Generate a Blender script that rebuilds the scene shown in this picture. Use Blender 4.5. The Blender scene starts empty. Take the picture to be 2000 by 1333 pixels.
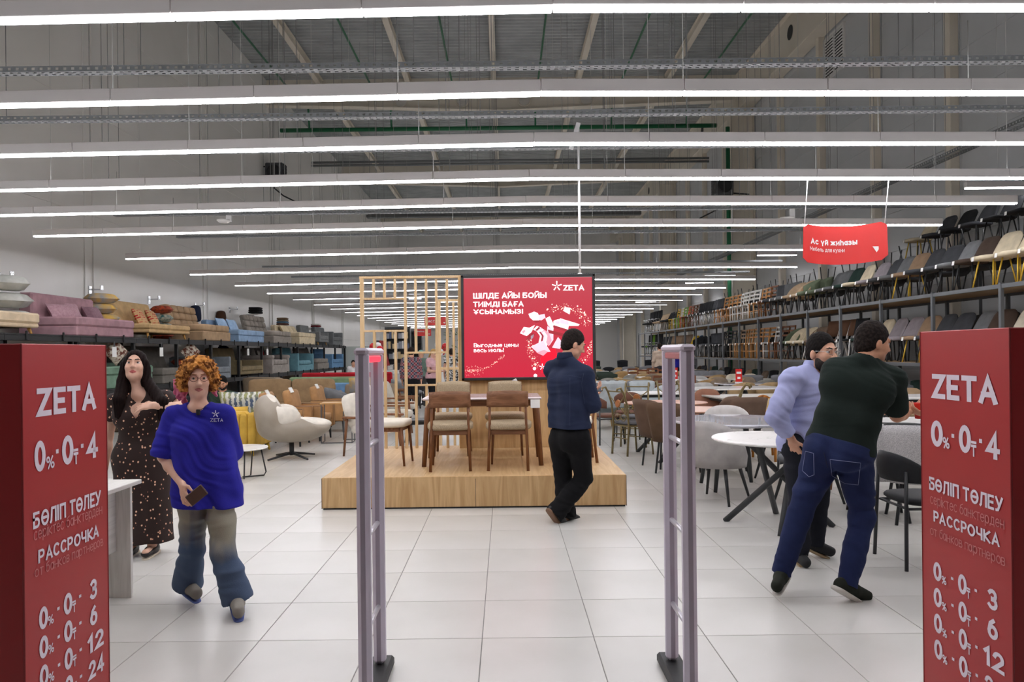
import bpy, bmesh, math, random
import numpy as np
from mathutils import Vector, Matrix

# ------------------------------------------------------------------ camera, world, exposure
S = bpy.context.scene
COL = S.collection
FPX, CX, CY, ROLL, EYE = 1444.0, 987.0, 688.0, 0.0115, 1.54   # camera read off the floor tiles (0.6 m)
cam = bpy.data.objects.new('camera', bpy.data.cameras.new('camera'))
COL.objects.link(cam)
cam.data.sensor_width = 36.0
cam.data.lens = FPX / 2000.0 * 36.0
cam.data.shift_x = (1000.0 - CX) / 2000.0
cam.data.shift_y = (CY - 666.5) / 2000.0
cam.data.clip_start, cam.data.clip_end = 0.05, 300.0
cam.matrix_world = Matrix.Translation((0, 0, EYE)) @ Matrix.Rotation(math.pi / 2, 4, 'X') @ Matrix.Rotation(-ROLL, 4, 'Z')
S.camera = cam
W = bpy.data.worlds.new('world'); S.world = W; W.use_nodes = True
W.node_tree.nodes['Background'].inputs[0].default_value = (0.80, 0.88, 1.0, 1)
W.node_tree.nodes['Background'].inputs[1].default_value = 0.25
S.view_settings.view_transform = 'Standard'
S.view_settings.look = 'None'
S.view_settings.gamma = 1.0
S.view_settings.exposure = 0.0
LAMP_POWER = 30.0
ROOF_FILL = 5.5  # strength of the added upward strips that brighten the roof

# ------------------------------------------------------------------ helpers
PI = math.pi
RNG = random.Random(7)
def ray(px, py):
    u, v = px - CX, CY - py
    c, s = math.cos(ROLL), math.sin(ROLL)
    return (u * c + v * s) / FPX, (-u * s + v * c) / FPX
def P(px, py, D):                      # point seen at a pixel, at distance D
    x, z = ray(px, py); return Vector((x * D, D, EYE + z * D))
def G(px, py, z0=0.0):                 # point seen at a pixel on the level z0
    x, z = ray(px, py); D = (z0 - EYE) / z; return Vector((x * D, D, z0))

def lin(h):
    h = h.lstrip('#'); o = []
    for i in (0, 2, 4):
        c = int(h[i:i+2], 16) / 255.0
        o.append(c / 12.92 if c <= 0.04045 else ((c + 0.055) / 1.055) ** 2.4)
    return (o[0], o[1], o[2], 1.0)

MATS = {}
def mat(name, col='#808080', rough=0.6, metal=0.0, kind=None, col2=None, scale=8.0, bump=0.0, emit=0.0, spec=None, coat=0.0, alpha=None):
    if name in MATS: return MATS[name]
    m = bpy.data.materials.new(name); m.use_nodes = True; MATS[name] = m
    nt = m.node_tree; N = nt.nodes; L = nt.links; b = N['Principled BSDF']
    c = lin(col)
    b.inputs['Base Color'].default_value = c
    b.inputs['Roughness'].default_value = rough
    b.inputs['Metallic'].default_value = metal
    if spec is not None: b.inputs['Specular IOR Level'].default_value = spec
    if coat: b.inputs['Coat Weight'].default_value = coat
    m.diffuse_color = c
    if emit:
        b.inputs['Emission Color'].default_value = c; b.inputs['Emission Strength'].default_value = emit
    if alpha is not None:
        b.inputs['Alpha'].default_value = alpha
    if kind:
        tc = N.new('ShaderNodeTexCoord'); mp = N.new('ShaderNodeMapping'); L.new(tc.outputs['Object'], mp.inputs[0])
        nz = N.new('ShaderNodeTexNoise'); L.new(mp.outputs[0], nz.inputs['Vector'])
        nz.inputs['Scale'].default_value = scale; nz.inputs['Detail'].default_value = 4.0
        rp = N.new('ShaderNodeValToRGB'); L.new(nz.outputs[0], rp.inputs[0])
        c2 = lin(col2) if col2 else tuple(x * 0.78 for x in c[:3]) + (1,)
        rp.color_ramp.elements[0].color = c2; rp.color_ramp.elements[1].color = c
        rp.color_ramp.elements[0].position = 0.35; rp.color_ramp.elements[1].position = 0.65
        hsrc = nz
        if kind == 'wood':          # grain along local z (or x for 'woodx')
            mp.inputs['Scale'].default_value = (9, 9, 0.7); nz.inputs['Distortion'].default_value = 1.5
        elif kind == 'woodx':
            mp.inputs['Scale'].default_value = (0.7, 9, 9); nz.inputs['Distortion'].default_value = 1.5
        elif kind == 'woody':
            mp.inputs['Scale'].default_value = (9, 0.7, 9); nz.inputs['Distortion'].default_value = 1.5
        elif kind == 'fabric':
            n2 = N.new('ShaderNodeTexNoise'); L.new(mp.outputs[0], n2.inputs['Vector']); n2.inputs['Scale'].default_value = 260; hsrc = n2
        elif kind == 'boucle':
            rp.color_ramp.elements[0].position = 0.42; rp.color_ramp.elements[1].position = 0.58
        elif kind == 'marble':
            nz.inputs['Distortion'].default_value = 3.0; nz.inputs['Detail'].default_value = 8
            e = rp.color_ramp.elements; e[0].position = 0.485; e[1].position = 0.515
            e[0].color = c; k = e.new(0.5); k.color = c2
        L.new(rp.outputs[0], b.inputs['Base Color'])
        if bump:
            bp = N.new('ShaderNodeBump'); bp.inputs['Strength'].default_value = bump; bp.inputs['Distance'].default_value = 0.01
            L.new(hsrc.outputs[0], bp.inputs['Height']); L.new(bp.outputs[0], b.inputs['Normal'])
    return m
def fab(col, rough=0.9, amt=None):
    return mat('fabric ' + col, col, rough, kind='fabric', scale=6, bump=0.15, spec=0.2, col2=amt)
def metal(col, rough=0.4, m=0.0):
    return mat('paint %s %.1f %.1f' % (col, rough, m), col, rough, m)
def wood(col, col2=None, ax=''):
    return mat('wood' + ax + col, col, 0.5, kind='wood' + ax, col2=col2, scale=3.0, spec=0.3)

class MB:
    def __init__(s): s.v = []; s.f = []; s.sm = []
    def add(s, vs, fs, smooth=False):
        o = len(s.v); s.v.extend([tuple(p) for p in vs]); s.f.extend([tuple(i + o for i in f) for f in fs]); s.sm.extend([smooth] * len(fs)); return s
    def box(s, c, d, b=0.0, rot=None):            # centre, full size, chamfer
        hx, hy, hz = d[0] / 2, d[1] / 2, d[2] / 2
        if b <= 0:
            vs = [(x, y, z) for x in (-hx, hx) for y in (-hy, hy) for z in (-hz, hz)]
            fs = [(0, 1, 3, 2), (4, 6, 7, 5), (0, 4, 5, 1), (2, 3, 7, 6), (0, 2, 6, 4), (1, 5, 7, 3)]
        else:
            b = min(b, hx * .98, hy * .98, hz * .98); vs = []; ix = {}
            for sx in (-1, 1):
                for sy in (-1, 1):
                    for sz in (-1, 1):
                        for a in range(3):
                            p = [sx * (hx - b), sy * (hy - b), sz * (hz - b)]
                            p[a] += (sx, sy, sz)[a] * b
                            ix[(sx, sy, sz, a)] = len(vs); vs.append(tuple(p))
            fs = []
            I = lambda sg, a: ix[(sg[0], sg[1], sg[2], a)]
            for a in range(3):
                b1, b2 = (a + 1) % 3, (a + 2) % 3
                for sg in (-1, 1):
                    q = []
                    for (s1, s2) in ((-1, -1), (1, -1), (1, 1), (-1, 1)):
                        g = [0, 0, 0]; g[a] = sg; g[b1] = s1; g[b2] = s2; q.append(I(g, a))
                    fs.append(tuple(q if sg > 0 else q[::-1]))
                for s1 in (-1, 1):
                    for s2 in (-1, 1):
                        g0 = [0, 0, 0]; g1 = [0, 0, 0]; g0[a] = -1; g1[a] = 1; g0[b1] = g1[b1] = s1; g0[b2] = g1[b2] = s2
                        q = [I(g0, b1), I(g1, b1), I(g1, b2), I(g0, b2)]
                        fs.append(tuple(q if s1 * s2 < 0 else q[::-1]))
            for sx in (-1, 1):
                for sy in (-1, 1):
                    for sz in (-1, 1):
                        g = (sx, sy, sz); q = [I(g, 0), I(g, 1), I(g, 2)]
                        fs.append(tuple(q if sx * sy * sz > 0 else q[::-1]))
        M = rot if rot is not None else Matrix.Identity(3)
        c = Vector(c); return s.add([M @ Vector(p) + c for p in vs], fs)
    def tube(s, pts, r, n=8, r1=None, cap=True, smooth=True, flat=1.0):
        pts = [Vector(p) for p in pts]; k = len(pts); vs = []; fs = []
        ref = None
        for i, p in enumerate(pts):
            t = (pts[min(i + 1, k - 1)] - pts[max(i - 1, 0)]).normalized()
            if ref is None:
                ref = Vector((0, 0, 1)) if abs(t.z) < 0.9 else Vector((0, 1, 0))
            a = t.cross(ref)
            if a.length < 1e-4: a = t.cross(Vector((1, 0, 0)))
            a.normalize(); b = a.cross(t).normalized(); ref = b
            rr = r if r1 is None else r + (r1 - r) * i / max(1, k - 1)
            for j in range(n):
                w = 2 * PI * (j + .5) / n
                vs.append(p + a * (math.cos(w) * rr) + b * (math.sin(w) * rr * flat))
        for i in range(k - 1):
            for j in range(n):
                fs.append((i * n + j, i * n + (j + 1) % n, (i + 1) * n + (j + 1) % n, (i + 1) * n + j))
        s.add(vs, fs, smooth and n > 4)
        if cap:
            o = len(s.v) - len(vs)
            s.f.append(tuple(o + j for j in range(n))[::-1]); s.sm.append(False)
            s.f.append(tuple(o + (k - 1) * n + j for j in range(n))); s.sm.append(False)
        return s
    def lathe(s, prof, n=24, c=(0, 0, 0), ex=1.0, ey=1.0, smooth=True):   # profile of (radius, z)
        vs = []; fs = []; k = len(prof)
        for (r, z) in prof:
            for j in range(n):
                w = 2 * PI * j / n; vs.append((c[0] + r * ex * math.cos(w), c[1] + r * ey * math.sin(w), c[2] + z))
        for i in range(k - 1):
            for j in range(n):
                fs.append((i * n + j, i * n + (j + 1) % n, (i + 1) * n + (j + 1) % n, (i + 1) * n + j))
        s.add(vs, fs, smooth); o = len(s.v) - len(vs)
        s.f.append(tuple(o + j for j in range(n))[::-1]); s.sm.append(False)
        s.f.append(tuple(o + (k - 1) * n + j for j in range(n))); s.sm.append(False)
        return s
    def soft(s, c, d, k=6.0, n=4, rot=None, fn=None):      # soft-edged block (superellipsoid)
        vs = []; fs = []; ix = {}
        def vert(p):
            key = (round(p[0], 4), round(p[1], 4), round(p[2], 4))
            if key not in ix:
                ix[key] = len(vs); q = sum(abs(t) ** k for t in p) ** (1.0 / k)
                w = Vector((p[0] / q * d[0] / 2, p[1] / q * d[1] / 2, p[2] / q * d[2] / 2))
                if fn: w = Vector(fn(w))
                if rot is not None: w = rot @ w
                vs.append(w + Vector(c))
            return ix[key]
        g = [math.sin((2.0 * i / n - 1) * PI / 2 * 0.8) / math.sin(PI / 2 * 0.8) for i in range(n + 1)]
        for a in range(3):
            for sg in (-1, 1):
                for i in range(n):
                    for j in range(n):
                        q = []
                        for (di, dj) in ((0, 0), (1, 0), (1, 1), (0, 1)):
                            p = [0, 0, 0]; p[a] = sg; p[(a + 1) % 3] = g[i + di]; p[(a + 2) % 3] = g[j + dj]; q.append(vert(p))
                        fs.append(tuple(q if sg > 0 else q[::-1]))
        return s.add(vs, fs, True)
    def prism(s, poly, z0, z1, M=None):           # polygon (x, y) extruded in z
        n = len(poly); a = sum(poly[i][0] * poly[(i + 1) % n][1] - poly[(i + 1) % n][0] * poly[i][1] for i in range(n))
        if a < 0: poly = poly[::-1]
        vs = [(x, y, z0) for x, y in poly] + [(x, y, z1) for x, y in poly]
        fs = [tuple(range(n))[::-1], tuple(range(n, 2 * n))] + [(i, (i + 1) % n, n + (i + 1) % n, n + i) for i in range(n)]
        if M is not None: vs = [M @ Vector(v) for v in vs]
        return s.add(vs, fs)
    def wrap(s, R, phi, z0, z1, drop=0.0, t=0.05, flare=0.0, off=0.0, nx=10, nz=5, pw=2.0, tap=0.0, bow=0.0):
        # padded back curved about the seat: radius R, half-angle phi, front opening towards +y
        vs = []; fs = []
        def ring(i, j, side):
            a = (2.0 * i / nx - 1); sj = j / nz
            an = a * phi * (1 - tap * sj)
            zt = z1 - drop * abs(a) ** pw
            e = min(1.0, 0.35 + 2.2 * min(sj, 1 - sj), 0.35 + 3.0 * (1 - abs(a)))
            r = R + flare * sj - bow * 4 * sj * (1 - sj) + side * t / 2 * e
            z = z0 + (zt - z0) * (0.5 + (sj - 0.5) * (1.0 if abs(side) else 1.0))
            return (r * math.sin(an), off + R - r * math.cos(an), z)
        o = []
        for side in (1, -1):
            o.append(len(vs))
            for i in range(nx + 1):
                for j in range(nz + 1): vs.append(ring(i, j, side))
        st = nz + 1
        for k, side in enumerate((1, -1)):
            for i in range(nx):
                for j in range(nz):
                    q = [o[k] + i * st + j, o[k] + (i + 1) * st + j, o[k] + (i + 1) * st + j + 1, o[k] + i * st + j + 1]
                    fs.append(tuple(q if side > 0 else q[::-1]))
        for i in range(nx):
            fs.append((o[0] + i * st, o[1] + i * st, o[1] + (i + 1) * st, o[0] + (i + 1) * st))
            fs.append((o[0] + i * st + nz, o[0] + (i + 1) * st + nz, o[1] + (i + 1) * st + nz, o[1] + i * st + nz))
        for j in range(nz):
            fs.append((o[0] + j, o[0] + j + 1, o[1] + j + 1, o[1] + j))
            e = nx * st
            fs.append((o[0] + e + j, o[1] + e + j, o[1] + e + j + 1, o[0] + e + j + 1))
        return s.add(vs, fs, True)
    def mesh(s, name, m):
        me = bpy.data.meshes.new(name); me.from_pydata(s.v, [], s.f)
        me.polygons.foreach_set('use_smooth', s.sm)
        if m is not None: me.materials.append(m)
        me.update(); return me

MESH = {}
def part(name, mb, m, parent=None, key=None, loc=None, rz=None, rot=None, label=None, scale=None):
    """one mesh object; mb may be an MB, a mesh, or a function that fills an MB (cached by key + material)"""
    if key is not None:
        kk = (key, m.name)
        if kk not in MESH:
            if callable(mb):
                q = MB(); mb(q); mb = q
            MESH[kk] = mb.mesh(name, m)
        me = MESH[kk]
    elif isinstance(mb, MB): me = mb.mesh(name, m)
    elif callable(mb):
        q = MB(); mb(q); me = q.mesh(name, m)
    else: me = mb
    o = bpy.data.objects.new(name, me); COL.objects.link(o)
    if parent is not None: o.parent = parent
    if loc is not None: o.location = loc
    if rz is not None: o.rotation_euler = (0, 0, rz)
    if rot is not None: o.rotation_euler = rot
    if scale is not None: o.scale = scale
    if label: o['label'] = label
    return o
def tag(o, label, cat, group=None):
    o['label'] = label; o['category'] = cat
    if group: o['group'] = group
    return o
def thing(name, label, cat, loc=(0, 0, 0), rz=0.0, group=None):
    o = bpy.data.objects.new(name, None); COL.objects.link(o); o.empty_display_size = 0.1
    o.location = loc; o.rotation_euler = (0, 0, rz)
    return tag(o, label, cat, group)
def struct(name, mb, m, parent=None, **k):
    o = part(name, mb, m, parent, **k)
    if parent is None: o['kind'] = 'structure'
    return o
ORD = ['first', 'second', 'third', 'fourth', 'fifth', 'sixth', 'seventh', 'eighth', 'ninth', 'tenth', 'eleventh', 'twelfth', 'thirteenth', 'fourteenth', 'fifteenth', 'sixteenth', 'seventeenth', 'eighteenth', 'nineteenth', 'twentieth']
def ordn(i):
    if i < 20: return ORD[i]
    i += 1; t = {2: 'twenty', 3: 'thirty', 4: 'forty', 5: 'fifty', 6: 'sixty', 7: 'seventy', 8: 'eighty'}[i // 10]
    return t + '-' + ORD[i % 10 - 1] if i % 10 else t[:-1] + 'ieth'

# lettering: text turned into flat meshes with the built-in font
TXT = {}
def lettering(s, m, parent, x0, x1, y0, y1, frame, bold=0.15, name='lettering', space=1.0, lift=0.0):
    """text stretched to the rectangle x0..x1, y0..y1 of a flat frame (4x4: local x right, y up, z out)"""
    me, bb = text_mesh(s, bold, m)
    sx = (x1 - x0) / (bb[1] - bb[0]); sy = (y1 - y0) / (bb[3] - bb[2])
    o = bpy.data.objects.new(name, me); COL.objects.link(o)
    o.parent = parent
    M = frame @ Matrix.Translation((x0 - bb[0] * sx, y0 - bb[2] * sy, 0.0015 + lift)) @ Matrix.Diagonal((sx, sy, 1, 1))
    o.matrix_local = M; LASTM[0] = M
    return o
LASTM = [None]
# ------------------------------------------------------------------ stroke alphabet for the printed words (centre lines in a unit box)
def arc(cx, cy, rx, ry, a0, a1, n=9):
    return [(cx + rx * math.cos(math.radians(a0 + (a1 - a0) * i / n)), cy + ry * math.sin(math.radians(a0 + (a1 - a0) * i / n))) for i in range(n + 1)]
def bowl(y0, y1, r=.42, w=1.0):
    h = (y1 - y0) / 2; return [(0, y1), (w - r, y1)] + arc(w - r, y0 + h, r, h, 90, -90, 8)[1:-1] + [(w - r, y0), (0, y0)]
RING = arc(.5, .5, .5, .5, 90, 450, 20)
GL = {
 'Z': (.56, [[(0, 1), (1, 1), (0, 0), (1, 0)]]), 'E': (.5, [[(1, 1), (0, 1), (0, 0), (1, 0)], [(0, .5), (.85, .5)]]),
 'T': (.58, [[(0, 1), (1, 1)], [(.5, 1), (.5, 0)]]), 'A': (.66, [[(0, 0), (.5, 1), (1, 0)], [(.17, .3), (.83, .3)]]),
 '0': (.54, [RING]), 'О': (.72, [RING]), 'Ө': (.72, [RING, [(.0, .5), (1, .5)]]), 'С': (.62, [arc(.55, .5, .55, .5, 50, 310, 14)]),
 'Б': (.58, [[(.92, 1), (0, 1), (0, 0)] + bowl(0, .58)[::-1][1:]]), 'В': (.58, [[(0, 0), (0, 1)], bowl(.52, 1, .3, .9), bowl(0, .52, .34)]),
 'Р': (.56, [[(0, 0), (0, 1)], bowl(.42, 1)]), 'Л': (.62, [[(0, 0), (.12, .08), (.25, 1), (1, 1), (1, 0)]]), 'П': (.6, [[(0, 0), (0, 1), (1, 1), (1, 0)]]),
 'І': (.06, [[(.5, 0), (.5, 1)]]), 'У': (.62, [[(0, 1), (.52, .36)], [(1, 1), (.52, .3), (.32, .03), (.05, 0)]]), 'К': (.6, [[(0, 0), (0, 1)], [(1, 1), (.08, .5), (1, 0)]]),
 'Ч': (.56, [[(0, 1), (0, .62)] + arc(.36, .62, .36, .22, 180, 270, 5) + [(1, .4)], [(1, 1), (1, 0)]]), 'Ш': (.85, [[(0, 1), (0, 0), (1, 0), (1, 1)], [(.5, 1), (.5, 0)]]),
 'Д': (.74, [[(.14, .1), (.3, .5), (.32, 1), (.86, 1), (.86, .1)], [(0, -.14), (0, .08), (1, .08), (1, -.14)]]), 'И': (.62, [[(0, 1), (0, 0), (1, 1), (1, 0)]]),
 'Й': (.62, [[(0, 1), (0, 0), (1, 1), (1, 0)], [(.28, 1.3), (.5, 1.2), (.72, 1.3)]]), 'Ы': (.8, [[(0, 1), (0, 0)] + bowl(0, .58, .3, .66)[::-1][1:], [(1, 0), (1, 1)]]),
 'М': (.76, [[(0, 0), (0, 1), (.5, .3), (1, 1), (1, 0)]]), 'Ғ': (.56, [[(1, 1), (.2, 1), (.2, 0)], [(0, .46), (.7, .46)]]), 'Ұ': (.66, [[(0, 1), (.5, .5), (1, 1)], [(.5, .5), (.5, 0)], [(.15, .28), (.85, .28)]]),
 'Н': (.62, [[(0, 0), (0, 1)], [(1, 0), (1, 1)], [(0, .5), (1, .5)]]), 'З': (.55, [arc(.42, .76, .48, .24, 150, -90, 8) + arc(.42, .27, .55, .27, 90, -150, 8)]), '!': (.05, [[(.5, .34), (.5, 1)], [(.5, 0), (.5, .1)]]),
 'Е': (.5, [[(1, 1), (0, 1), (0, 0), (1, 0)], [(0, .5), (.85, .5)]]), 'Т': (.58, [[(0, 1), (1, 1)], [(.5, 1), (.5, 0)]]), 'А': (.66, [[(0, 0), (.5, 1), (1, 0)], [(.17, .3), (.83, .3)]]),
 '1': (.34, [[(0, .78), (.7, 1), (.7, 0)]]), '2': (.54, [arc(.5, .7, .48, .3, 165, -25, 9) + [(0, 0), (1, 0)]]), '3': (.52, [arc(.45, .76, .48, .24, 150, -90, 8) + arc(.45, .27, .55, .27, 90, -150, 8)]),
 '4': (.56, [[(.74, 0), (.74, 1), (0, .28), (1, .28)]]), '6': (.54, [arc(.5, .32, .5, .32, 90, 450, 16), [(.03, .4), (.2, .8), (.62, 1)]]),
 '%': (.95, [arc(.2, .76, .2, .22, 0, 360, 12), arc(.8, .24, .2, .22, 0, 360, 12), [(.2, 0), (.8, 1)]]), '•': (.06, [[(.5, .3), (.5, .7)]]),
 'T.': (.6, [[(0, 1), (1, 1)], [(0, .72), (1, .72)], [(.5, .72), (.5, 0)]]),
}
def low(s): return [[(x, y * .72) for x, y in st] for st in s]
for a, b, w in (('о', 'О', .56), ('с', 'С', .5), ('в', 'В', .46), ('и', 'И', .5), ('й', 'Й', .5), ('к', 'К', .5), ('л', 'Л', .5), ('м', 'М', .62), ('н', 'Н', .5), ('п', 'П', .5), ('т', 'Т', .5), ('ы', 'Ы', .68), ('д', 'Д', .6), ('з', 'З', .46)):
    GL[a] = (w, low(GL[b][1]))
GL.update({'а': (.5, [arc(.46, .36, .46, .36, 0, 360, 14), [(1, .72), (1, 0)]]), 'е': (.54, [[(.04, .38), (.98, .38)] + arc(.5, .36, .5, .36, 8, 320, 12)]),
 'б': (.54, [arc(.5, .33, .5, .33, 90, 450, 14), [(.03, .36), (.15, .8), (.5, .92), (.9, 1)]]), 'г': (.4, [[(0, 0), (0, .72), (1, .72)]]), 'р': (.54, [arc(.52, .36, .48, .36, 0, 360, 14), [(0, .72), (0, -.26)]]),
 'у': (.52, [[(0, .72), (.52, .08)], [(1, .72), (.5, 0), (.3, -.24), (.02, -.26)]]), 'ц': (.54, [[(0, .72), (0, 0), (.86, 0)], [(.86, .72), (.86, 0), (1, 0), (1, -.2)]]), 'ь': (.46, [[(0, .72), (0, 0)] + [(x, y * .72) for x, y in bowl(0, .58)[::-1][1:]]]),
 'ю': (.74, [[(0, 0), (0, .72)], [(0, .36), (.38, .36)], arc(.68, .36, .32, .36, 0, 360, 14)]), 'ж': (.78, [[(.5, 0), (.5, .72)], [(0, .72), (.42, .36), (0, 0)], [(1, .72), (.58, .36), (1, 0)]]), 'ү': (.54, [[(0, .72), (.5, .1), (1, .72)], [(.5, .1), (.5, -.26)]]),
 'я': (.5, [[(1, .72), (.35, .72)] + arc(.35, .53, .33, .19, 90, 270, 6)[1:] + [(1, .34)], [(1, .72), (1, 0)], [(.5, .34), (0, 0)]]),
 'х': (.5, [[(0, .72), (1, 0)], [(1, .72), (0, 0)]]),
 'һ': (.5, [[(0, 1), (0, 0)], [(0, .4)] + arc(.5, .42, .5, .3, 180, 0, 8) + [(1, 0)]]), 'і': (.06, [[(.5, 0), (.5, .72)], [(.5, .9), (.5, 1)]])})
def text_mesh(s, t, m, space=1.0):
    """flat mesh of a word: caps 1 high, stroke width t"""
    key = (s, t, m.name)
    if key in TXT: return TXT[key]
    q = MB(); X = 0.0
    for ch in ([s] if s in GL else s):
        if ch == ' ': X += .32; continue
        w, st = GL[ch]; w = max(w - t * .5, .0)
        for line in st:
            pts = [Vector((X + t / 2 + x * w, t / 2 + y * (1 - t), 0)) for x, y in line]
            closed = (pts[0] - pts[-1]).length < 1e-5
            n = len(pts); vs = []
            for i in range(n):
                if closed: p0, p1, p2 = pts[(i - 1) % (n - 1)], pts[i % (n - 1)], pts[(i + 1) % (n - 1)]
                else: p0, p1, p2 = pts[max(i - 1, 0)], pts[i], pts[min(i + 1, n - 1)]
                d0 = (p1 - p0).normalized() if (p1 - p0).length > 1e-6 else (p2 - p1).normalized()
                d1 = (p2 - p1).normalized() if (p2 - p1).length > 1e-6 else d0
                n0, n1 = Vector((-d0.y, d0.x, 0)), Vector((-d1.y, d1.x, 0))
                mi = (n0 + n1); mi = mi.normalized() if mi.length > 1e-4 else n0
                k = 1.0 / max(.42, mi.dot(n0)); e = Vector((0, 0, 0))
                if not closed and i == 0: e = -d1 * (t / 2 if abs(d1.x) < .99 or True else 0)
                if not closed and i == n - 1: e = d0 * t / 2
                vs += [p1 + mi * (t / 2 * k) + e, p1 - mi * (t / 2 * k) + e]
            zz = .00025 * (len(q.f) % 7); vs = [v + Vector((0, 0, zz)) for v in vs]
            q.add(vs, [(2 * i + 1, 2 * i + 3, 2 * i + 2, 2 * i) for i in range(n - 1)])
        X += w + t + .085
    me = q.mesh('lettering', m)
    xs = [v[0] for v in q.v]; ys = [v[1] for v in q.v]
    TXT[key] = (me, (min(xs), max(xs), min(ys), max(ys))); return TXT[key]
# ------------------------------------------------------------------ the hall: floor, walls, roof
XL, XR, YN, YF, ZC = -9.41, 10.0, -7.0, 66.0, 12.5
def tile_mat():
    m = mat('floor tile', '#d2d0cb', 0.28, kind='plain', col2='#c8c6c0', scale=1.2)
    N = m.node_tree.nodes; L = m.node_tree.links; b = N['Principled BSDF']
    inf = N.new('ShaderNodeObjectInfo'); mx = N.new('ShaderNodeMix'); mx.data_type = 'RGBA'; mx.blend_type = 'MULTIPLY'
    mr = N.new('ShaderNodeMapRange'); mr.inputs[3].default_value = 0.95; mr.inputs[4].default_value = 1.0
    L.new(inf.outputs['Random'], mr.inputs[0])
    src = b.inputs['Base Color'].links[0].from_socket
    mx.inputs[0].default_value = 1.0
    L.new(src, mx.inputs[6]); L.new(mr.outputs[0], mx.inputs[7]); L.new(mx.outputs[2], b.inputs['Base Color'])
    return m
TILE = tile_mat()
GROUT = mat('grout', '#8f8d89', 0.9)
floor = struct('floor', MB().box(((XL + XR) / 2, (YN + YF) / 2, -0.104), (XR - XL + .4, YF - YN + .4, 0.2)), GROUT)
TX0, TY0 = -0.142, 3.98
def tile_fn(q): q.box((0, 0, -0.005), (0.595, 0.595, 0.01), 0.0012)
cells = []
for i in range(-16, 18):
    for j in range(-19, 104):
        x, y = TX0 + .6 * (i + .5), TY0 + .6 * (j + .5)
        if XL < x - .3 and x + .3 < XR and YN < y - .3 and y + .3 < YF: cells.append((x, y))
def seen(c): return c[1] > 3.0 and abs(c[0]) < 0.70 * c[1] + 0.45
near = sorted([c for c in cells if seen(c)], key=lambda c: c[1])[:290]
ns = set(near)
for (x, y) in near: part('tile', tile_fn, TILE, floor, key='tile', loc=(x, y, 0))
rest = MB()
for (x, y) in cells:
    if (x, y) not in ns:
        h = .2975; rest.add([(x - h, y - h, 0), (x + h, y - h, 0), (x + h, y + h, 0), (x - h, y + h, 0)], [(0, 1, 2, 3)])
o = part('tile_field', rest, TILE, floor); o['kind'] = 'stuff'

WHITE_PANEL = mat('white wall panel', '#e9e7e3', 0.32, kind='plain', col2='#e3e1dc', scale=0.5)
GREY_PANEL = mat('grey wall panel', '#c3c6c8', 0.30, kind='plain', col2='#babdbf', scale=0.5)
DARK_GAP = mat('wall backing', '#6b6a68', 0.9)
def wall_side(name, x, sgn, m, h, ln, y0):
    w = struct(name, MB().box((x + sgn * 0.15, (YN + YF) / 2, ZC / 2), (0.2, YF - YN + .6, ZC + .4)), DARK_GAP)
    y = y0
    while y > YN: y -= ln
    while y < YF:
        a, b = max(y, YN), min(y + ln, YF); z = 0.0
        while z < ZC - .05:
            hh = min(h, ZC - z)
            part('panel', MB().box((x + sgn * 0.025, (a + b) / 2, z + hh / 2), (0.05, b - a - .008, hh - .006), .002), m, w)
            z += h
        y += ln
    return w
wl = wall_side('wall_left', XL, -1, WHITE_PANEL, 2.38, 6.5, 10.1)
wr = wall_side('wall_right', XR, 1, GREY_PANEL, 1.0, 13.4, 16.1)
for k in range(8):
    y = 10.1 + 6.5 * k
    part('cover_strip', MB().box((XL + .012, y, 6.2), (.024, .09, 12.4), .004), WHITE_PANEL, wl)
    part('cover_strip', MB().box((XL + .016, y + .32, 6.2), (.032, .06, 12.4), .004), WHITE_PANEL, wl)
BEIGE = mat('beige painted steel', '#ddd5c6', 0.5, kind='plain', col2='#d3cbbb', scale=0.7)
for k in range(15):
    y = 16.3 + 3.35 * k
    part('stud', MB().box((XR - .10, y, ZC / 2), (.2, .22, ZC - .1), .01), BEIGE, wr)
for k, y in enumerate((29.5, 43.0, 56.5)):
    q = MB().box((9.5, y, 5.6), (.95, .02, 11.2)).box((9.04, y, 5.6), (.03, .42, 11.2), .004).box((9.96, y, 5.6), (.03, .42, 11.2), .004)
    o = struct('trim_%d' % (k + 1), q, BEIGE)
    o['label'] = 'beige steel column against the right wall, %s from the front' % ORD[k]
fw = struct('wall_far', MB().box((.3, YF + .1, ZC / 2), (20.4, .2, ZC)), mat('far wall', '#e4e2de', .6))
struct('wall_near', MB().box((.3, YN - .1, ZC / 2), (20.4, .2, ZC)), mat('near wall', '#9b9996', .7))
for k, (x, z) in enumerate(((-4.7, 7.7), (-8.0, 6.4))):
    w = struct('window_%d' % (k + 1), MB().box((x, YF - .02, z), (1.1, .04, .9)), mat('daylight pane', '#e8f0ff', .3, emit=1.5))
    part('window_frame', MB().box((x, YF - .05, z), (.04, .05, .9)).box((x, YF - .05, z + .45), (1.16, .06, .05)).box((x, YF - .05, z - .45), (1.16, .06, .05)), BEIGE, w)
dr = struct('door_1', MB().box((-3.0, YF - .05, 1.1), (1.0, .08, 2.2), .01), mat('door leaf', '#cfcdc8', .5))
part('handle', MB().tube([(-2.6, YF - .14, 1.0), (-2.6, YF - .14, 1.3)], .02), metal('#606060', .3), dr)

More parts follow.
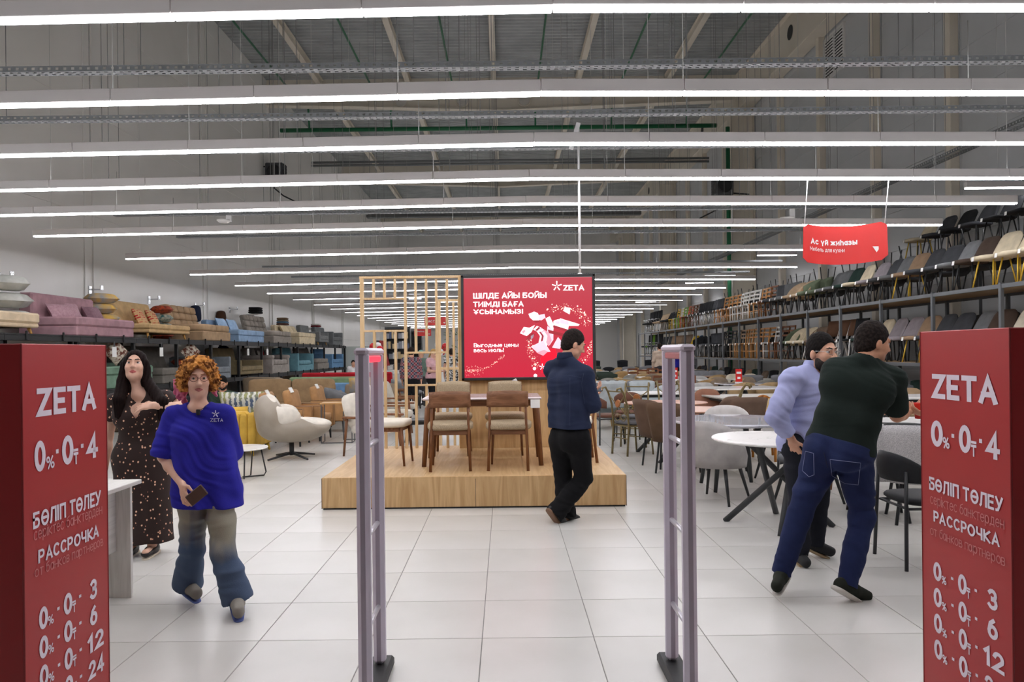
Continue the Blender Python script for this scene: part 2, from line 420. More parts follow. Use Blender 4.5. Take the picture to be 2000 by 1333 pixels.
# roof deck, corrugated across the hall
DECK = mat('galvanised deck', '#a9adac', 0.45, 0.1, kind='plain', col2='#989c9b', scale=1.3)
q = MB(); vs = []; y = YN; prof = []
while y < YF:
    prof += [(y, 0), (y + .09, 0), (y + .125, .07), (y + .215, .07)]; y += .25
for (yy, dz) in prof: vs += [(XL - .2, yy, ZC + dz), (XR + .2, yy, ZC + dz)]
q.add(vs, [(2 * i, 2 * i + 2, 2 * i + 3, 2 * i + 1) for i in range(len(prof) - 1)])
ceil = struct('ceiling', q, DECK)
struct('ceiling_slab', MB().box((.3, 29.5, ZC + .3), (20.6, 74, .2)), DARK_GAP)
for x in (-7.2, -3.7, -.33, 2.98, 6.5):
    part('purlin', MB().box((x, 29.5, ZC - .05), (.16, 73, .02)).box((x, 29.5, ZC - .2), (.02, 73, .30)).box((x, 29.5, ZC - .36), (.2, 73, .025), .004), BEIGE, ceil)
eb = part('edge_beam', MB().box((9.46, 29.5, 11.85), (.03, 73, 1.3)).box((9.72, 29.5, 11.2), (.5, 73, .04), .005).box((9.5, 29.5, ZC - .02), (.4, 73, .03)), BEIGE, ceil)
for y in (17.5, 24.2, 35.0, 48.0):
    q = MB().lathe([(.26, 0), (.26, .03), (.2, .03), (.2, 0)], 20)
    part('beam_opening', MB().add([(9.435, y + .24 * math.cos(a * PI / 10), 11.9 + .24 * math.sin(a * PI / 10)) for a in range(20)], [tuple(range(20))[::-1]]), mat('duct dark', '#3a3a38', .8), eb)
for k, y in enumerate((16.0, 29.5, 43.0, 56.5)):
    q = MB()
    xs = [XL, -4.7, .0, 4.6, 9.3]; zb = [11.49, 11.35, 11.18, 11.35, 11.49]
    for i in range(4):
        a, b = xs[i], xs[i + 1]
        q.add([(a, y, ZC), (b, y, ZC), (b, y, zb[i + 1]), (a, y, zb[i]), (a, y + .02, ZC), (b, y + .02, ZC), (b, y + .02, zb[i + 1]), (a, y + .02, zb[i])], [(0, 3, 2, 1), (4, 5, 6, 7)])
        for t in (0,):
            q.add([(a, y - .17, zb[i]), (b, y - .17, zb[i + 1]), (b, y + .19, zb[i + 1]), (a, y + .19, zb[i]),
                   (a, y - .17, zb[i] - .04), (b, y - .17, zb[i + 1] - .04), (b, y + .19, zb[i + 1] - .04), (a, y + .19, zb[i] - .04)],
                  [(0, 1, 2, 3), (4, 7, 6, 5), (0, 4, 5, 1), (3, 2, 6, 7)])
    rb = part('roof_beam', q, BEIGE, ceil)
    for x in (-4.05, -1.6, .87, 3.33):
        v = part('round_vent', MB().lathe([(.25, 0), (.27, .02), (.27, .05), (.22, .05), (.22, .02)], 24), BEIGE, rb, loc=(x, y - .01, 11.58), rot=(PI / 2, 0, 0))
    if k == 1:
        for x in (-4.05, -1.6, .87, 3.33):
            q = MB().lathe([(.21, 0), (.21, .01)], 20)
            for s in range(5):
                h = -.15 + .075 * s; q.box((0, h, .025), (2 * math.sqrt(.21 ** 2 - h * h), .03, .012))
            part('louvre', q, mat('louvre grey', '#d0ccc4', .6), rb, loc=(x, y - .05, 11.58), rot=(PI / 2, 0, 0))

# ventilation grille high on the right wall
g = thing('wall_vent', 'tall white louvred vent grille high on the grey right wall', 'vent', (XR - .03, 22.2, 9.75))
part('frame', MB().box((0, -.66, .65), (.06, .08, 1.3)).box((0, .66, .65), (.06, .08, 1.3)).box((0, 0, .03), (.06, 1.3, .07)).box((0, 0, 1.28), (.06, 1.3, .07)).box((0, 0, .65), (.05, .06, 1.3)), mat('vent white', '#d8d8d4', .5), g)
part('backing', MB().box((.02, 0, .65), (.01, 1.26, 1.24)), mat('vent dark', '#30302f', .9), g)
for s in range(13):
    for yy in (-.325, .325):
        part('slat', lambda q: q.box((0, 0, 0), (.035, .57, .012), rot=Matrix.Rotation(.6, 3, 'Y')), mat('vent white'), g, key='vslat', loc=(0, yy, .1 + s * .092))

# ------------------------------------------------------------------ linear lamps hung across the hall
HOUS = mat('lamp housing', '#d6d2d0', 0.45)
GLOW = mat('lamp diffuser', '#fcfaff', 0.4, emit=LAMP_POWER)
FILLG = mat('added roof fill', '#fcfaff', 0.4, emit=ROOF_FILL)  # glow added on the housing tops to lift the roof, unseen from below
CABLE = metal('#b9b9b6', .4)
LZ, KX, SLP = 3.70, 0.45, 0.0105
def lamp_z(x): return LZ - SLP * abs(x - KX)
def seg_h(q): q.box((0, 0, .052), (1.186, .084, .104), .004)
def seg_g(q): q.box((0, 0, -.009), (1.180, .066, .022), .003)
LY = [3.12, 4.64, 6.17, 7.66, 9.20, 10.76, 12.6, 15.66, 18.85, 22.0, 24.95] + [28.0 + 3.03 * k for k in range(12)]  # first row is out of view, added at the same spacing to brighten the near floor
x_end = [-8.01 + 1.19 * i for i in range(14)]
for n, y in enumerate(LY):
    t = thing('linear_lamp', 'white suspended linear lamp spanning the hall, %s row from the entrance' % ordn(n), 'lamp', (0, y, 0), 0, 'suspended linear lamps')
    if n < 11:
        for i in range(13):
            xm = (x_end[i] + x_end[i + 1]) / 2
            r = (0, SLP if xm > KX else -SLP, 0)
            h = part('housing', seg_h, HOUS, t, key='lh', loc=(xm, 0, lamp_z(xm)), rot=r)
            part('diffuser', seg_g, GLOW, h, key='lg')
            part('added_fill_strip', lambda q: q.box((0, 0, .1045), (1.15, .05, .002)), FILLG, h, key='lu')  # added strip facing the roof, hidden from the camera
        for i in range(0, 14, 2):
            xx = x_end[i] + (.3 if i == 0 else 0)
            part('suspension_cable', lambda q: q.tube([(0, 0, 0), (0, 0, 1.0)], .0035, 5), CABLE, t, key='lc', loc=(xx, 0, lamp_z(xx) + .1), scale=(1, 1, .5 if i % 4 else 8.3))
    else:
        for s in (-1, 1):
            a, b = (x_end[0], KX) if s < 0 else (KX, x_end[13])
            xm = (a + b) / 2
            h = part('housing', MB().box((0, 0, .052), (b - a, .084, .104)), HOUS, t, loc=(xm, 0, lamp_z(xm)), rot=(0, SLP * s, 0))
            part('diffuser', MB().box((0, 0, -.001), (b - a - .01, .064, .010)), GLOW, h)
            part('added_fill_strip', MB().box((0, 0, .1045), (b - a - .05, .05, .002)), FILLG, h)  # same added strip for the far rows
        for xx in (-7.2, -.33, 6.5): part('suspension_cable', lambda q: q.tube([(0, 0, 0), (0, 0, 1.0)], .0035, 5), CABLE, t, key='lc', loc=(xx, 0, lamp_z(xx) + .1), scale=(1, 1, (11.15 if abs(y - 43) < .4 else 12.10) - lamp_z(xx) - .1))
for n, (y, x) in enumerate(((13.3, 8.9), (22.5, 8.3), (25.5, 8.3), (28.5, 8.3), (31.5, 8.3), (34.5, 8.3), (40.5, 8.3), (43.5, 8.3))):
    t = thing('short_lamp', 'short linear lamp above the chair racks, %s from the entrance' % ORD[n], 'lamp', (x, y, 4.4), 0, 'short lamps over the racks')
    h = part('housing', seg_h, HOUS, t, key='lh'); part('diffuser', seg_g, GLOW, h, key='lg')
    part('suspension_cable', MB().tube([(0, 0, .1), (0, 0, 8.0)], .003, 5), CABLE, t)

# perforated cable trays and their hanging rods
TRAY = mat('galvanised tray', '#7e8182', 0.45, 0.3)
ROD = metal('#7b7c7b', .5, .3)
def tray_mb(x0, x1, hgt=.055, w=.105):
    q = MB(); L = x1 - x0; xm = (x0 + x1) / 2
    for yy in (-w / 2, w / 2):
        q.box((xm, yy, hgt - .007), (L, .003, .014)).box((xm, yy, .008), (L, .003, .016))
        x = x0 + .03
        while x < x1:
            q.box((x, yy, hgt / 2), (.045, .003, hgt - .02)); x += .075
    q.box((xm, -w / 2 + .006, .001), (L, .012, .002)).box((xm, 0, .001), (L, .03, .002)).box((xm, w / 2 - .006, .001), (L, .012, .002))
    x = x0 + .03
    while x < x1:
        q.box((x, 0, .001), (.04, w, .002)); x += .075
    return q
def rod_fn(q): q.tube([(0, 0, 0), (0, 0, 1.0)], .0045, 5)
TY = [7.04, 8.48, 9.85, 11.62, 14.25, 16.95, 19.9, 22.9, 26.0, 29.0, 32.0, 38.0]
tb = tray_mb(-7.5, 8.6)
for n, y in enumerate(TY):
    t = thing('cable_tray', 'grey perforated cable tray across the hall, %s from the entrance' % ORD[n], 'cable tray', (0, y, 4.24), 0, 'cross cable trays')
    part('channel', tb if n else tb, TRAY, t, key='tray')
    for x in ([-6.2, -3.6, -1.0, 1.6, 4.2, 6.8] if n < 7 else [-7.2, -.33, 6.48]):
        for dx in (0, .16):
            part('hanging_rod', rod_fn, ROD, t, key='rod', loc=(x + dx + (n % 3) * .35 if n < 7 else x + dx * .5, .0, .05), scale=(1, 1, 7.84))
t = thing('cable_tray', 'grey cable tray running lengthwise along the right wall', 'cable tray', (8.35, 10.0, 5.1), PI / 2)
part('channel', tray_mb(-4, 40, .06, .25), TRAY, t)
for y in range(-3, 40, 4): part('hanging_rod', rod_fn, ROD, t, key='rod', loc=(y, 0, .05), scale=(1, 1, 7.2))
t = thing('cable_tray', 'white perforated tray dropping to the screen pole', 'cable tray', (0, 0, 0))
a, b = P(1130, 240, 9.5), P(1115, 292, 9.5)
part('channel', MB().tube([a, b], .04, 4, flat=.3), mat('white tray', '#d8d8d8', .5), t)

# sprinkler pipes
GREENP = mat('green pipe', '#1d6b45', .45)
for n, x in enumerate((-8.2, -5.0, -1.9, 1.35, 4.5, 7.6)):
    t = thing('sprinkler_pipe', 'thin green sprinkler pipe under the roof, %s from the left' % ORD[n], 'pipe', (x, 0, 11.75), 0, 'roof sprinkler pipes')
    part('pipe', MB().tube([(0, 10, 0), (0, 29, 0)], .035, 8), GREENP, t)
    for y in (17, 20, 23, 26): part('hanger', rod_fn, ROD, t, key='rod', loc=(0, y, 0), scale=(1, 1, .75))
t = thing('sprinkler_main', 'green sprinkler main pipe crossing the hall behind the first beam', 'pipe', (0, 30.6, 10.82))
part('pipe', MB().tube([(-9.2, 0, 0), (8.85, 0, 0)], .09, 10), GREENP, t)
for x in (-8.0, -4.6, -1.5, 1.35, 4.5, 7.6): part('riser', MB().tube([(x, 0, 0), (x, -.3, 1.6)], .04, 8), GREENP, t)
t = thing('riser_pipe', 'green vertical pipe beside the beige steel column', 'pipe', (8.85, 29.1, 0))
part('pipe', MB().tube([(0, 0, 0), (0, 0, 10.3)], .08, 10), GREENP, t)
part('flange', MB().lathe([(.12, 0), (.12, .08)], 12, (0, 0, 5.6)).lathe([(.12, 0), (.12, .08)], 12, (0, 0, 2.2)), GREENP, t)

for n, z in enumerate((9.55, 9.42)):
    t = thing('conduit', 'thin grey conduit crossing the hall, %s of the pair' % ('upper', 'lower')[n], 'pipe', (0, 30.9, z), 0, 'grey conduits')
    part('pipe', MB().tube([(-8.0, 0, 0), (8.6, 0, 0)], .05, 8), TRAY, t)
t = thing('duct', 'dark air duct crossing the hall under the second roof beam', 'duct', (0, 44.5, 9.7))
part('duct_body', MB().box((0, 0, .17), (16.5, .4, .34), .02), mat('duct grey', '#5f6160', .6), t)
# fan heaters on the walls
BLK = metal('#1d1e1f', .55)
for nm, c, sx in (('grey fan heater on a bracket high on the left wall', P(538, 338, 29.0), 1), ('dark fan heater beside the beige column on the right', P(1412, 365, 28.2), -1)):
    t = thing('fan_heater', nm, 'heater', (c.x, c.y, c.z))
    part('casing', MB().box((0, 0, 0), (.7, .45, .72), .04), mat('heater grey', '#4b4d4f', .5), t)
    part('fan_grille', MB().lathe([(.27, 0), (.27, .05), (.22, .05)], 20), BLK, t, loc=(0, -.22, 0), rot=(PI / 2, 0, 0))
    for s in range(6): part('louvre', lambda q: q.box((0, 0, 0), (.04, .4, .10), .005), BLK, t, key='hl', loc=(sx * .37, 0, -.28 + s * .11))
    part('bracket', MB().tube([(-sx * .35, 0, .25), (-sx * 1.0, 0, .3)], .03, 6).tube([(-sx * .35, 0, -.25), (-sx * 1.0, 0, -.3)], .03, 6), BLK, t)
    part('hose', MB().tube([(0, 0, -.36), (-sx * .05, 0, -.6), (sx * .3, 0, -.9), (sx * .9, 0, -1.2)], .03, 6), BLK, t)
for nm, px, py, D in (('white access point under the tray on the left', 437, 433, 14.25), ('white access point by the hanging red sign', 1537, 428, 14.25)):
    c = P(px, py, D); t = thing('access_point', nm, 'access point', c)
    part('dome', MB().lathe([(.13, 0), (.125, -.02), (.09, -.05), (.02, -.06)], 16, (0, 0, .03)), mat('white plastic', '#e6e6e4', .4), t)
    part('mount', MB().box((.10, 0, (4.239 - c.z) / 2), (.10, .05, 4.239 - c.z), .005), mat('white plastic'), t)
# ------------------------------------------------------------------ red totems with lettering on their inner faces
RED = mat('totem red', '#b02428', 0.42, kind='plain', col2='#a92226', scale=1.5)
INK = mat('pale print', '#e6dbe6', 0.6)
INK2 = mat('faint print', '#cf7f80', 0.6)
def onX(px, py, X):
    x, z = ray(px, py); D = X / x; return D, EYE + z * D
def totem(label, X, sg, D0, D1, H, rows):
    # sg = +1: the lettered face looks towards +x (left totem); -1: towards -x
    t = thing('sign_totem', label, 'sign', (X, (D0 + D1) / 2, 0))
    w = .42; Ln = D1 - D0
    part('body', MB().box((-sg * w / 2, 0, H / 2), (w, Ln, H), .003), RED, t)
    part('base', MB().box((-sg * w / 2, 0, .012), (w + .03, Ln + .03, .024), .003), BLK, t)
    part('edge_trim', MB().box((-sg * .001, -Ln / 2 + .001, H / 2), (.006, .006, H), .002).box((-sg * .001, Ln / 2 - .001, H / 2), (.006, .006, H), .002), mat('totem edge', '#8f2023', .4), t)
    ym = (D0 + D1) / 2
    if sg > 0: fr = Matrix(((0, 0, 1, 0), (1, 0, 0, 0), (0, 1, 0, 0), (0, 0, 0, 1)))
    else: fr = Matrix(((0, 0, -1, 0), (-1, 0, 0, 0), (0, 1, 0, 0), (0, 0, 0, 1)))
    def lx(px): return sg * (onX(px, 900, X)[0] - ym)
    for (s, x0, x1, yt, yb, bold, m) in rows:          # x range in px, top and bottom read at pixel x0
        z1 = onX(x0, yt, X)[1]; z0 = onX(x0, yb, X)[1]
        lettering(s, m, t, lx(x0), lx(x1), z0, z1, fr, bold)
    return t
def prow(x, yt, yb, dg, o):
    # one "0% . 0T . n" row; x = pixel positions, per-piece tops follow the level line of the row
    r = []
    def lev(px):     # shift of a level line between x[0] and px
        return o(px)
    h = yb - yt
    for s, a, b, f0, f1, bold in (('0', 0, 1, 0, 1, .2), ('%', 2, 3, .55, 1.0, .15), ('•', 4, 5, .40, .54, .3), ('0', 6, 7, 0, 1, .2), ('T.', 8, 9, .52, 1.06, .17), ('•', 10, 11, .40, .54, .3), (dg, 12, 13, 0, 1, .19)):
        k, sh = lev(x[a]); hh = h * k
        top = sh(yt); bot = sh(yb)
        r.append((s, x[a], x[b], top + (bot - top) * f0, top + (bot - top) * f1, bold, INK))
    return r
def leveller(X, xr):
    def o(px):
        def sh(y):
            D, z = onX(xr, y, X); x, _ = ray(px, y); D2 = X / x
            # pixel row at px for the same height
            for _ in range(3):
                x, _z = ray(px, y); D2 = X / x
            lo, hi = 500.0, 1600.0
            for _ in range(40):
                mid = (lo + hi) / 2
                if onX(px, mid, X)[1] > z: lo = mid
                else: hi = mid
            return (lo + hi) / 2
        return 1.0, sh
    return o
XA, DA0 = -1.545, 2.36
DA1 = DA0 * 945 / 780.0
k = lambda v: v * .5197
o = leveller(XA, 66)
rows = [('ZETA', k(133), k(363), 752, 817, .2, INK)]
rows += prow([k(v) for v in (128, 170, 172, 202, 209, 219, 232, 275, 275, 293, 303, 313, 320, 367)], 863, 925, '4', o)
rows += [('БӨЛІП ТӨЛЕУ', k(120), k(376), 1002, 1037, .18, INK), ('серіктес банктерден', k(122), k(380), 1034, 1064, .085, INK2),
         ('РАССРОЧКА', k(138), k(367), 1073, 1104, .18, INK), ('от банков партнеров', k(124), k(382), 1109, 1136, .085, INK2)]
for i, dg in enumerate(('3', '6', '12', '24')):
    xs = [k(v) for v in (138, 172, 172, 192, 207, 216, 232, 264, 264, 277, 289, 298, 330 if i < 2 else 318, 358 if i < 2 else 380)]
    rows += prow(xs, 1192 + 58 * i, 1237 + 58 * i, dg, leveller(XA, 72))
totem('red totem sign beside the white desk, dark end towards the viewer', XA, 1, DA0, DA1, 1.585, rows)
XB = 1.61
DB0, DB1 = 2.36, 2.36 * 986 / 811.0
k = lambda v: 1750 + v * .5274
rows = [('ZETA', k(133), k(383), 724, 779, .2, INK)]
rows += prow([k(v) for v in (132, 176, 175, 202, 208, 218, 235, 280, 280, 300, 310, 321, 330, 387)], 820, 871, '4', leveller(XB, k(132)))
rows += [('БӨЛІП ТӨЛЕУ', k(123), k(398), 930, 957, .18, INK), ('серіктес банктерден', k(126), k(400), 963, 988, .085, INK2),
         ('РАССРОЧКА', k(138), k(383), 994, 1019, .18, INK), ('от банков партнеров', k(125), k(402), 1025, 1048, .085, INK2)]
for i, dg in enumerate(('3', '6', '12', '24')):
    xs = [k(v) for v in (135, 165, 165, 184, 200, 209, 226, 258, 258, 271, 287, 296, 333 if i < 2 else 315, 372 if i < 2 else 395)]
    rows += prow(xs, 1094 + 49.5 * i, 1130 + 50 * i, dg, leveller(XB, k(135)))
totem('red totem sign beside the man in the dark green shirt', XB, -1, DB0, DB1, 1.60, rows)

# ------------------------------------------------------------------ anti-theft gates
ALU = mat('satin aluminium', '#cdc6d4', 0.4, 0.15)
CAPW = mat('gate cap', '#c3b9c6', 0.4)
def gate(label, X, red):
    t = thing('security_gate', label, 'security gate', (X, 3.38, 0))
    w = .058
    for y in (-.18, .18):
        part('post', MB().box((0, y, .80), (w, .062, 1.50), .018), ALU, t)
        part('groove', MB().box((0, y - .0312, .80), (.02, .003, 1.46)), mat('gate groove', '#b8b1c0', .5), t)
    part('top_cap', MB().box((0, 0, 1.5475), (.064, .425, .035), .012), CAPW, t)
    part('signal_lamp', MB().box((0, 0, 1.515), (.05, .297, .03), .005), mat('signal red', '#f0354a', .3, emit=1.2) if red else mat('signal off', '#b06a6c', .4), t)
    for z in (1.125, .73, .33): part('rung', MB().tube([(0, -.17, z), (0, .17, z)], .012, 10), mat('rung steel', '#c9c6cc', .3, .5), t)
    part('base', MB().box((0, 0, .025), (.11, .56, .05), .012), BLK, t)
    return t
gate('grey security gate with a red signal lamp beside the low stage', -.62, True)
gate('grey security gate near the brown dining chairs', .785, False)

# ------------------------------------------------------------------ white desk behind the left totem
DESK = mat('white oak desk', '#e2e0da', .55, kind='woody', col2='#d3d1ca', scale=3)
t = thing('desk', 'white wooden desk half hidden by the red totem', 'desk', (-2.68, 4.07, 0))
UPR = mat('white oak upright', '#dcdad4', .55, kind='wood', col2='#cbc9c2', scale=3)
part('desk_top', MB().box((0, 0, .735), (.66, 1.38, .026), .003), DESK, t)
part('side_panel', MB().box((-.01, .652, .36), (.58, .028, .72), .002), UPR, t)
part('side_panel', MB().box((-.01, -.652, .36), (.58, .028, .72), .002), UPR, t)
part('front_panel', MB().box((.18, 0, .50), (.02, 1.27, .40), .002), DESK, t)

# ------------------------------------------------------------------ display stage with screen wall
OAK = mat('oak front', '#d6b484', .5, kind='wood', col2='#bd9868', scale=1.6, spec=.3)
OAKT = mat('oak top', '#cdae82', .45, kind='woody', col2='#bb9869', scale=1.6, spec=.3)
X0, X1, Y0, Y1, ZP = -1.828, 1.178, 7.30, 9.75, .315
t = thing('display_stage', 'low oak display stage carrying the dining set and screen', 'stage', ((X0 + X1) / 2, (Y0 + Y1) / 2, 0))
cx, cy = (X0 + X1) / 2, (Y0 + Y1) / 2
part('plinth', MB().box((0, 0, .008), (X1 - X0 - .02, Y1 - Y0 - .02, .016)), BLK, t)  # plinth in black, its colour drawing the shadow line under the stage
xj = -.31
for a, b in ((X0, xj), (xj, X1)):
    part('front_panel', MB().box(((a + b) / 2 - cx, Y0 - cy + .009, .155), (b - a - .004, .018, .278), .002), OAK, t)
part('front_edge', MB().box((0, Y0 - cy + .012, .303), (X1 - X0, .024, .024), .002), OAK, t)
for x in (X0 + .009, X1 - .009): part('side_panel', MB().box((x - cx, .009, .155), (.018, Y1 - Y0 - .022, .278), .002), OAK, t)
nb = 3
for i in range(nb):
    a = X0 + (X1 - X0) * i / nb; b = X0 + (X1 - X0) * (i + 1) / nb
    part('top_board', MB().box(((a + b) / 2 - cx, .011, ZP - .009), (b - a - .002, Y1 - Y0 - .026, .018), .0015), OAKT, t)
for x in (X0, X1): part('corner_trim', MB().box((x - cx, Y0 - cy, .16), (.006, .006, .30)), mat('dark edge', '#6b4f2c', .6), t)

YW = 9.46
wa, wb = P(898, 877, YW).x, P(1166, 875, YW).x
wt = P(1030, 538, YW).z
t = thing('screen_wall', 'oak panelled upright wall standing on the stage', 'partition', ((wa + wb) / 2, YW + .08, ZP))
part('panel', MB().box((0, -.07, (wt - ZP) / 2), (wb - wa, .02, wt - ZP), .002), OAK, t)
part('side_board', MB().box((-(wb - wa) / 2 + .011, 0, (wt - ZP) / 2), (.022, .12, wt - ZP), .002), OAK, t)
part('side_board', MB().box(((wb - wa) / 2 - .011, 0, (wt - ZP) / 2), (.022, .12, wt - ZP), .002), OAK, t)
part('panel', MB().box((0, .07, (wt - ZP) / 2), (wb - wa, .02, wt - ZP), .002), OAK, t)
# pole from the screen up to the tray
a = P(1134, 537, YW); b = P(1137, 240, YW)
t = thing('cable_pole', 'thin white pole rising from the screen to the cable tray', 'pole', (a.x, YW + .08, wt))
part('shaft', MB().tube([(0, 0, 0), (0, 0, b.z - wt)], .016, 8), mat('white metal', '#eeeeee', .35), t)
part('collar', MB().lathe([(.03, 0), (.03, .02), (.018, .03)], 10), mat('white metal'), t)

# the screen
YS = YW - .10
a, b = P(902, 744, YS), P(1162, 535, YS)
sw, sh = b.x - a.x, b.z - a.z
t = thing('advertising_screen', 'large lit red advertising screen in a black frame', 'screen', ((a.x + b.x) / 2, YS, a.z))
fr_ = mat('screen frame', '#2b2a2b', .45)
e = .034
part('frame', MB().box((0, .05, e / 2), (sw, .1, e), .004).box((0, .05, sh - e / 2), (sw, .1, e), .004).box((-sw / 2 + e / 2, .05, sh / 2), (e, .1, sh), .004).box((sw / 2 - e / 2, .05, sh / 2), (e, .1, sh), .004), fr_, t)
sm = mat('screen picture', '#e0283c', .25)
N = sm.node_tree.nodes; L = sm.node_tree.links; bs = N['Principled BSDF']
tc = N.new('ShaderNodeTexCoord'); sx = N.new('ShaderNodeSeparateXYZ'); L.new(tc.outputs['Generated'], sx.inputs[0])
rp = N.new('ShaderNodeValToRGB'); L.new(sx.outputs['Z'], rp.inputs[0])
for i, (p, cc) in enumerate(((0, '#de2c46'), (.45, '#e02138'), (1.0, '#cb4653'))):
    el = rp.color_ramp.elements[0] if i == 0 else (rp.color_ramp.elements[1] if i == 2 else rp.color_ramp.elements.new(p)); el.position = p; el.color = lin(cc)
L.new(rp.outputs[0], bs.inputs['Emission Color']); bs.inputs['Emission Strength'].default_value = .92
bs.inputs['Base Color'].default_value = (.02, .005, .005, 1)
pic = part('picture', MB().box((0, .045, sh / 2), (sw - 2 * e, .01, sh - 2 * e)), sm, t)
FS = Matrix(((1, 0, 0, 0), (0, 0, -1, .0395), (0, 1, 0, 0), (0, 0, 0, 1)))
def sl(zx, zy):
    p = P(890 + zx * .18, 520 + zy * .18, YS + .04); return p.x - (a.x + b.x) / 2, p.z - a.z
def glow(col, e=1.0):
    return mat('screen ' + col, col, .3, emit=e)
WH = glow('#ffffff', 1.0)
for s, x0, x1, y0, y1, bo in (('ШІЛДЕ АЙЫ БОЙЫ', 190, 985, 268, 362, .17), ('ТИІМДІ БАҒА', 190, 738, 375, 452, .17), ('ҰСЫНАМЫЗ!', 190, 730, 460, 525, .17),
                             ('Выгодные цены', 197, 680, 833, 890, .12), ('весь июль!', 197, 520, 888, 940, .12), ('ZETA', 1163, 1395, 198, 268, .17)):
    xa, zb_ = sl(x0, y1); xb, zt_ = sl(x1, y0)
    lettering(s, WH, pic, xa, xb, zb_, zt_, FS, bo, lift=.002)
def poly(pts, m, lay, nm='print'):
    q = [sl(*p) for p in pts]
    area = sum(q[i][0] * q[(i + 1) % len(q)][1] - q[(i + 1) % len(q)][0] * q[i][1] for i in range(len(q)))
    if area < 0: q = q[::-1]
    mb = MB().add([(x, z, 0) for x, z in q], [tuple(range(len(q)))])
    o = part(nm, mb, m, pic); o.matrix_local = FS @ Matrix.Translation((0, 0, .001 + .0004 * lay)); return o
def star(cx_, cy_, r, nm='logo_mark'):
    q = MB(); x, z = sl(cx_, cy_); rr = (sl(cx_ + r, cy_)[0] - x)
    for i in range(5):
        an = PI / 2 + 2 * PI * i / 5; M = Matrix.Rotation(an, 3, 'Z'); w = rr * .13
        q.add([M @ Vector(p) + Vector((x, z, 0)) for p in ((rr * .18, -w * .6, 0), (rr, -w, 0), (rr * 1.06, 0, 0), (rr, w, 0), (rr * .18, w * .6, 0))], [(0, 1, 2, 3, 4)])
    o = part(nm, q, WH, pic); o.matrix_local = FS @ Matrix.Translation((0, 0, .003))
star(1097, 217, 52); star(940, 1095, 34)
LAV, PALE, MAR, PNK, GRY = glow('#cdb9c6', .9), glow('#f2eaf0', .95), glow('#8d2731', .8), glow('#e78f9d', .9), glow('#8f7f8c', .8)
poly([(790, 520), (850, 495), (890, 510), (915, 560), (900, 600), (840, 590), (805, 560)], PALE, 1, 'armchair_picture')
poly([(905, 530), (965, 520), (975, 560), (930, 590), (900, 585)], LAV, 2, 'armchair_picture')
poly([(835, 590), (900, 590), (930, 605), (870, 620)], MAR, 2, 'armchair_picture')
poly([(975, 570), (1020, 545), (1065, 640), (1060, 700), (1000, 640)], PALE, 1, 'table_picture')
poly([(1060, 600), (1080, 585), (1130, 575), (1135, 568), (1345, 632), (1330, 650), (1225, 650), (1220, 690), (1060, 650)], PALE, 2, 'sofa_picture')
poly([(1060, 640), (1220, 690), (1215, 715), (1055, 665)], MAR, 3, 'sofa_picture')
poly([(1080, 590), (1130, 600), (1125, 640), (1075, 625)], LAV, 3, 'sofa_picture')
poly([(1135, 572), (1232, 602), (1222, 645), (1130, 622)], LAV, 3, 'sofa_picture')
poly([(697, 730), (740, 660), (800, 670), (860, 640), (820, 720), (770, 760)], PALE, 1, 'cloth_picture')
poly([(715, 715), (745, 690), (760, 705), (735, 735)], PNK, 2, 'cloth_picture')
poly([(760, 800), (810, 725), (860, 740), (810, 825)], MAR, 2, 'box_picture')
poly([(815, 760), (850, 740), (840, 780), (815, 800)], GRY, 3, 'box_picture')
for i in range(5):
    w0 = 20 * i
    poly([(840 + w0, 690 + 8 * i), (880 + w0, 650 + 10 * i), (930 + w0, 670 + 14 * i), (960 + w0, 740 + 16 * i), (930 + w0, 850 + 6 * i), (900 + w0, 830), (915 + w0, 760), (880 + w0, 710)], (PALE, MAR, LAV, PALE, PNK)[i], 3 + i, 'cloth_picture')
poly([(1000, 690), (1180, 735), (1175, 768), (1010, 728)], MAR, 4, 'table_picture')
poly([(995, 650), (1060, 690), (1060, 800), (1020, 860), (985, 800)], LAV, 2, 'cloth_picture')
poly([(815, 875), (950, 808), (1030, 930), (890, 945)], LAV, 9, 'cushion_picture')
poly([(1045, 885), (1110, 770), (1160, 830), (1130, 900)], LAV, 8, 'cushion_picture')
poly([(875, 940), (960, 910), (1000, 930), (950, 975)], PNK, 10, 'cushion_picture')
poly([(1165, 485), (1185, 445), (1245, 455), (1235, 525)], PALE, 2, 'lamp_picture')
poly([(920, 1000), (1000, 900), (1080, 900), (1160, 1150), (930, 1160)], glow('#e8142c', .95), 1, 'box_picture')
for (x, y, r) in ((855, 1113, 18), (865, 1190, 20)):
    poly([(x + r * math.cos(2 * PI * j / 12), y + r * math.sin(2 * PI * j / 12)) for j in range(12)], PALE, 4, 'ornament_picture')
rg = random.Random(3); q = MB()
def spk(n, fx):
    for _ in range(n):
        x, y, r = fx(); u, z = sl(x, y); rr = r * .18 * YS / FPX
        q.add([(u + rr * math.cos(PI * j / 3), z + rr * math.sin(PI * j / 3), 0) for j in range(6)], [tuple(range(6))])
def arc(a0, a1, cx_, cy_, ra, rb, sp, rmax):
    def f():
        w = rg.uniform(a0, a1); s_ = rg.gauss(1, sp); return cx_ + ra * s_ * math.cos(w), cy_ + rb * s_ * math.sin(w), rmax * rg.random() ** 3 + 1.5
    return f
spk(170, arc(-2.3, .1, 1180, 640, 250, 190, .12, 7)); spk(130, arc(1.7, 3.3, 920, 830, 130, 250, .12, 6)); spk(70, arc(-.2, .9, 1230, 860, 230, 230, .08, 5))
spk(150, lambda: (lambda w: (110 + 420 * w, 1110 + 80 * math.sin(2.6 * w + .3) - 160 * w + rg.gauss(0, 9), 1 + 2.5 * rg.random()))(rg.random()))
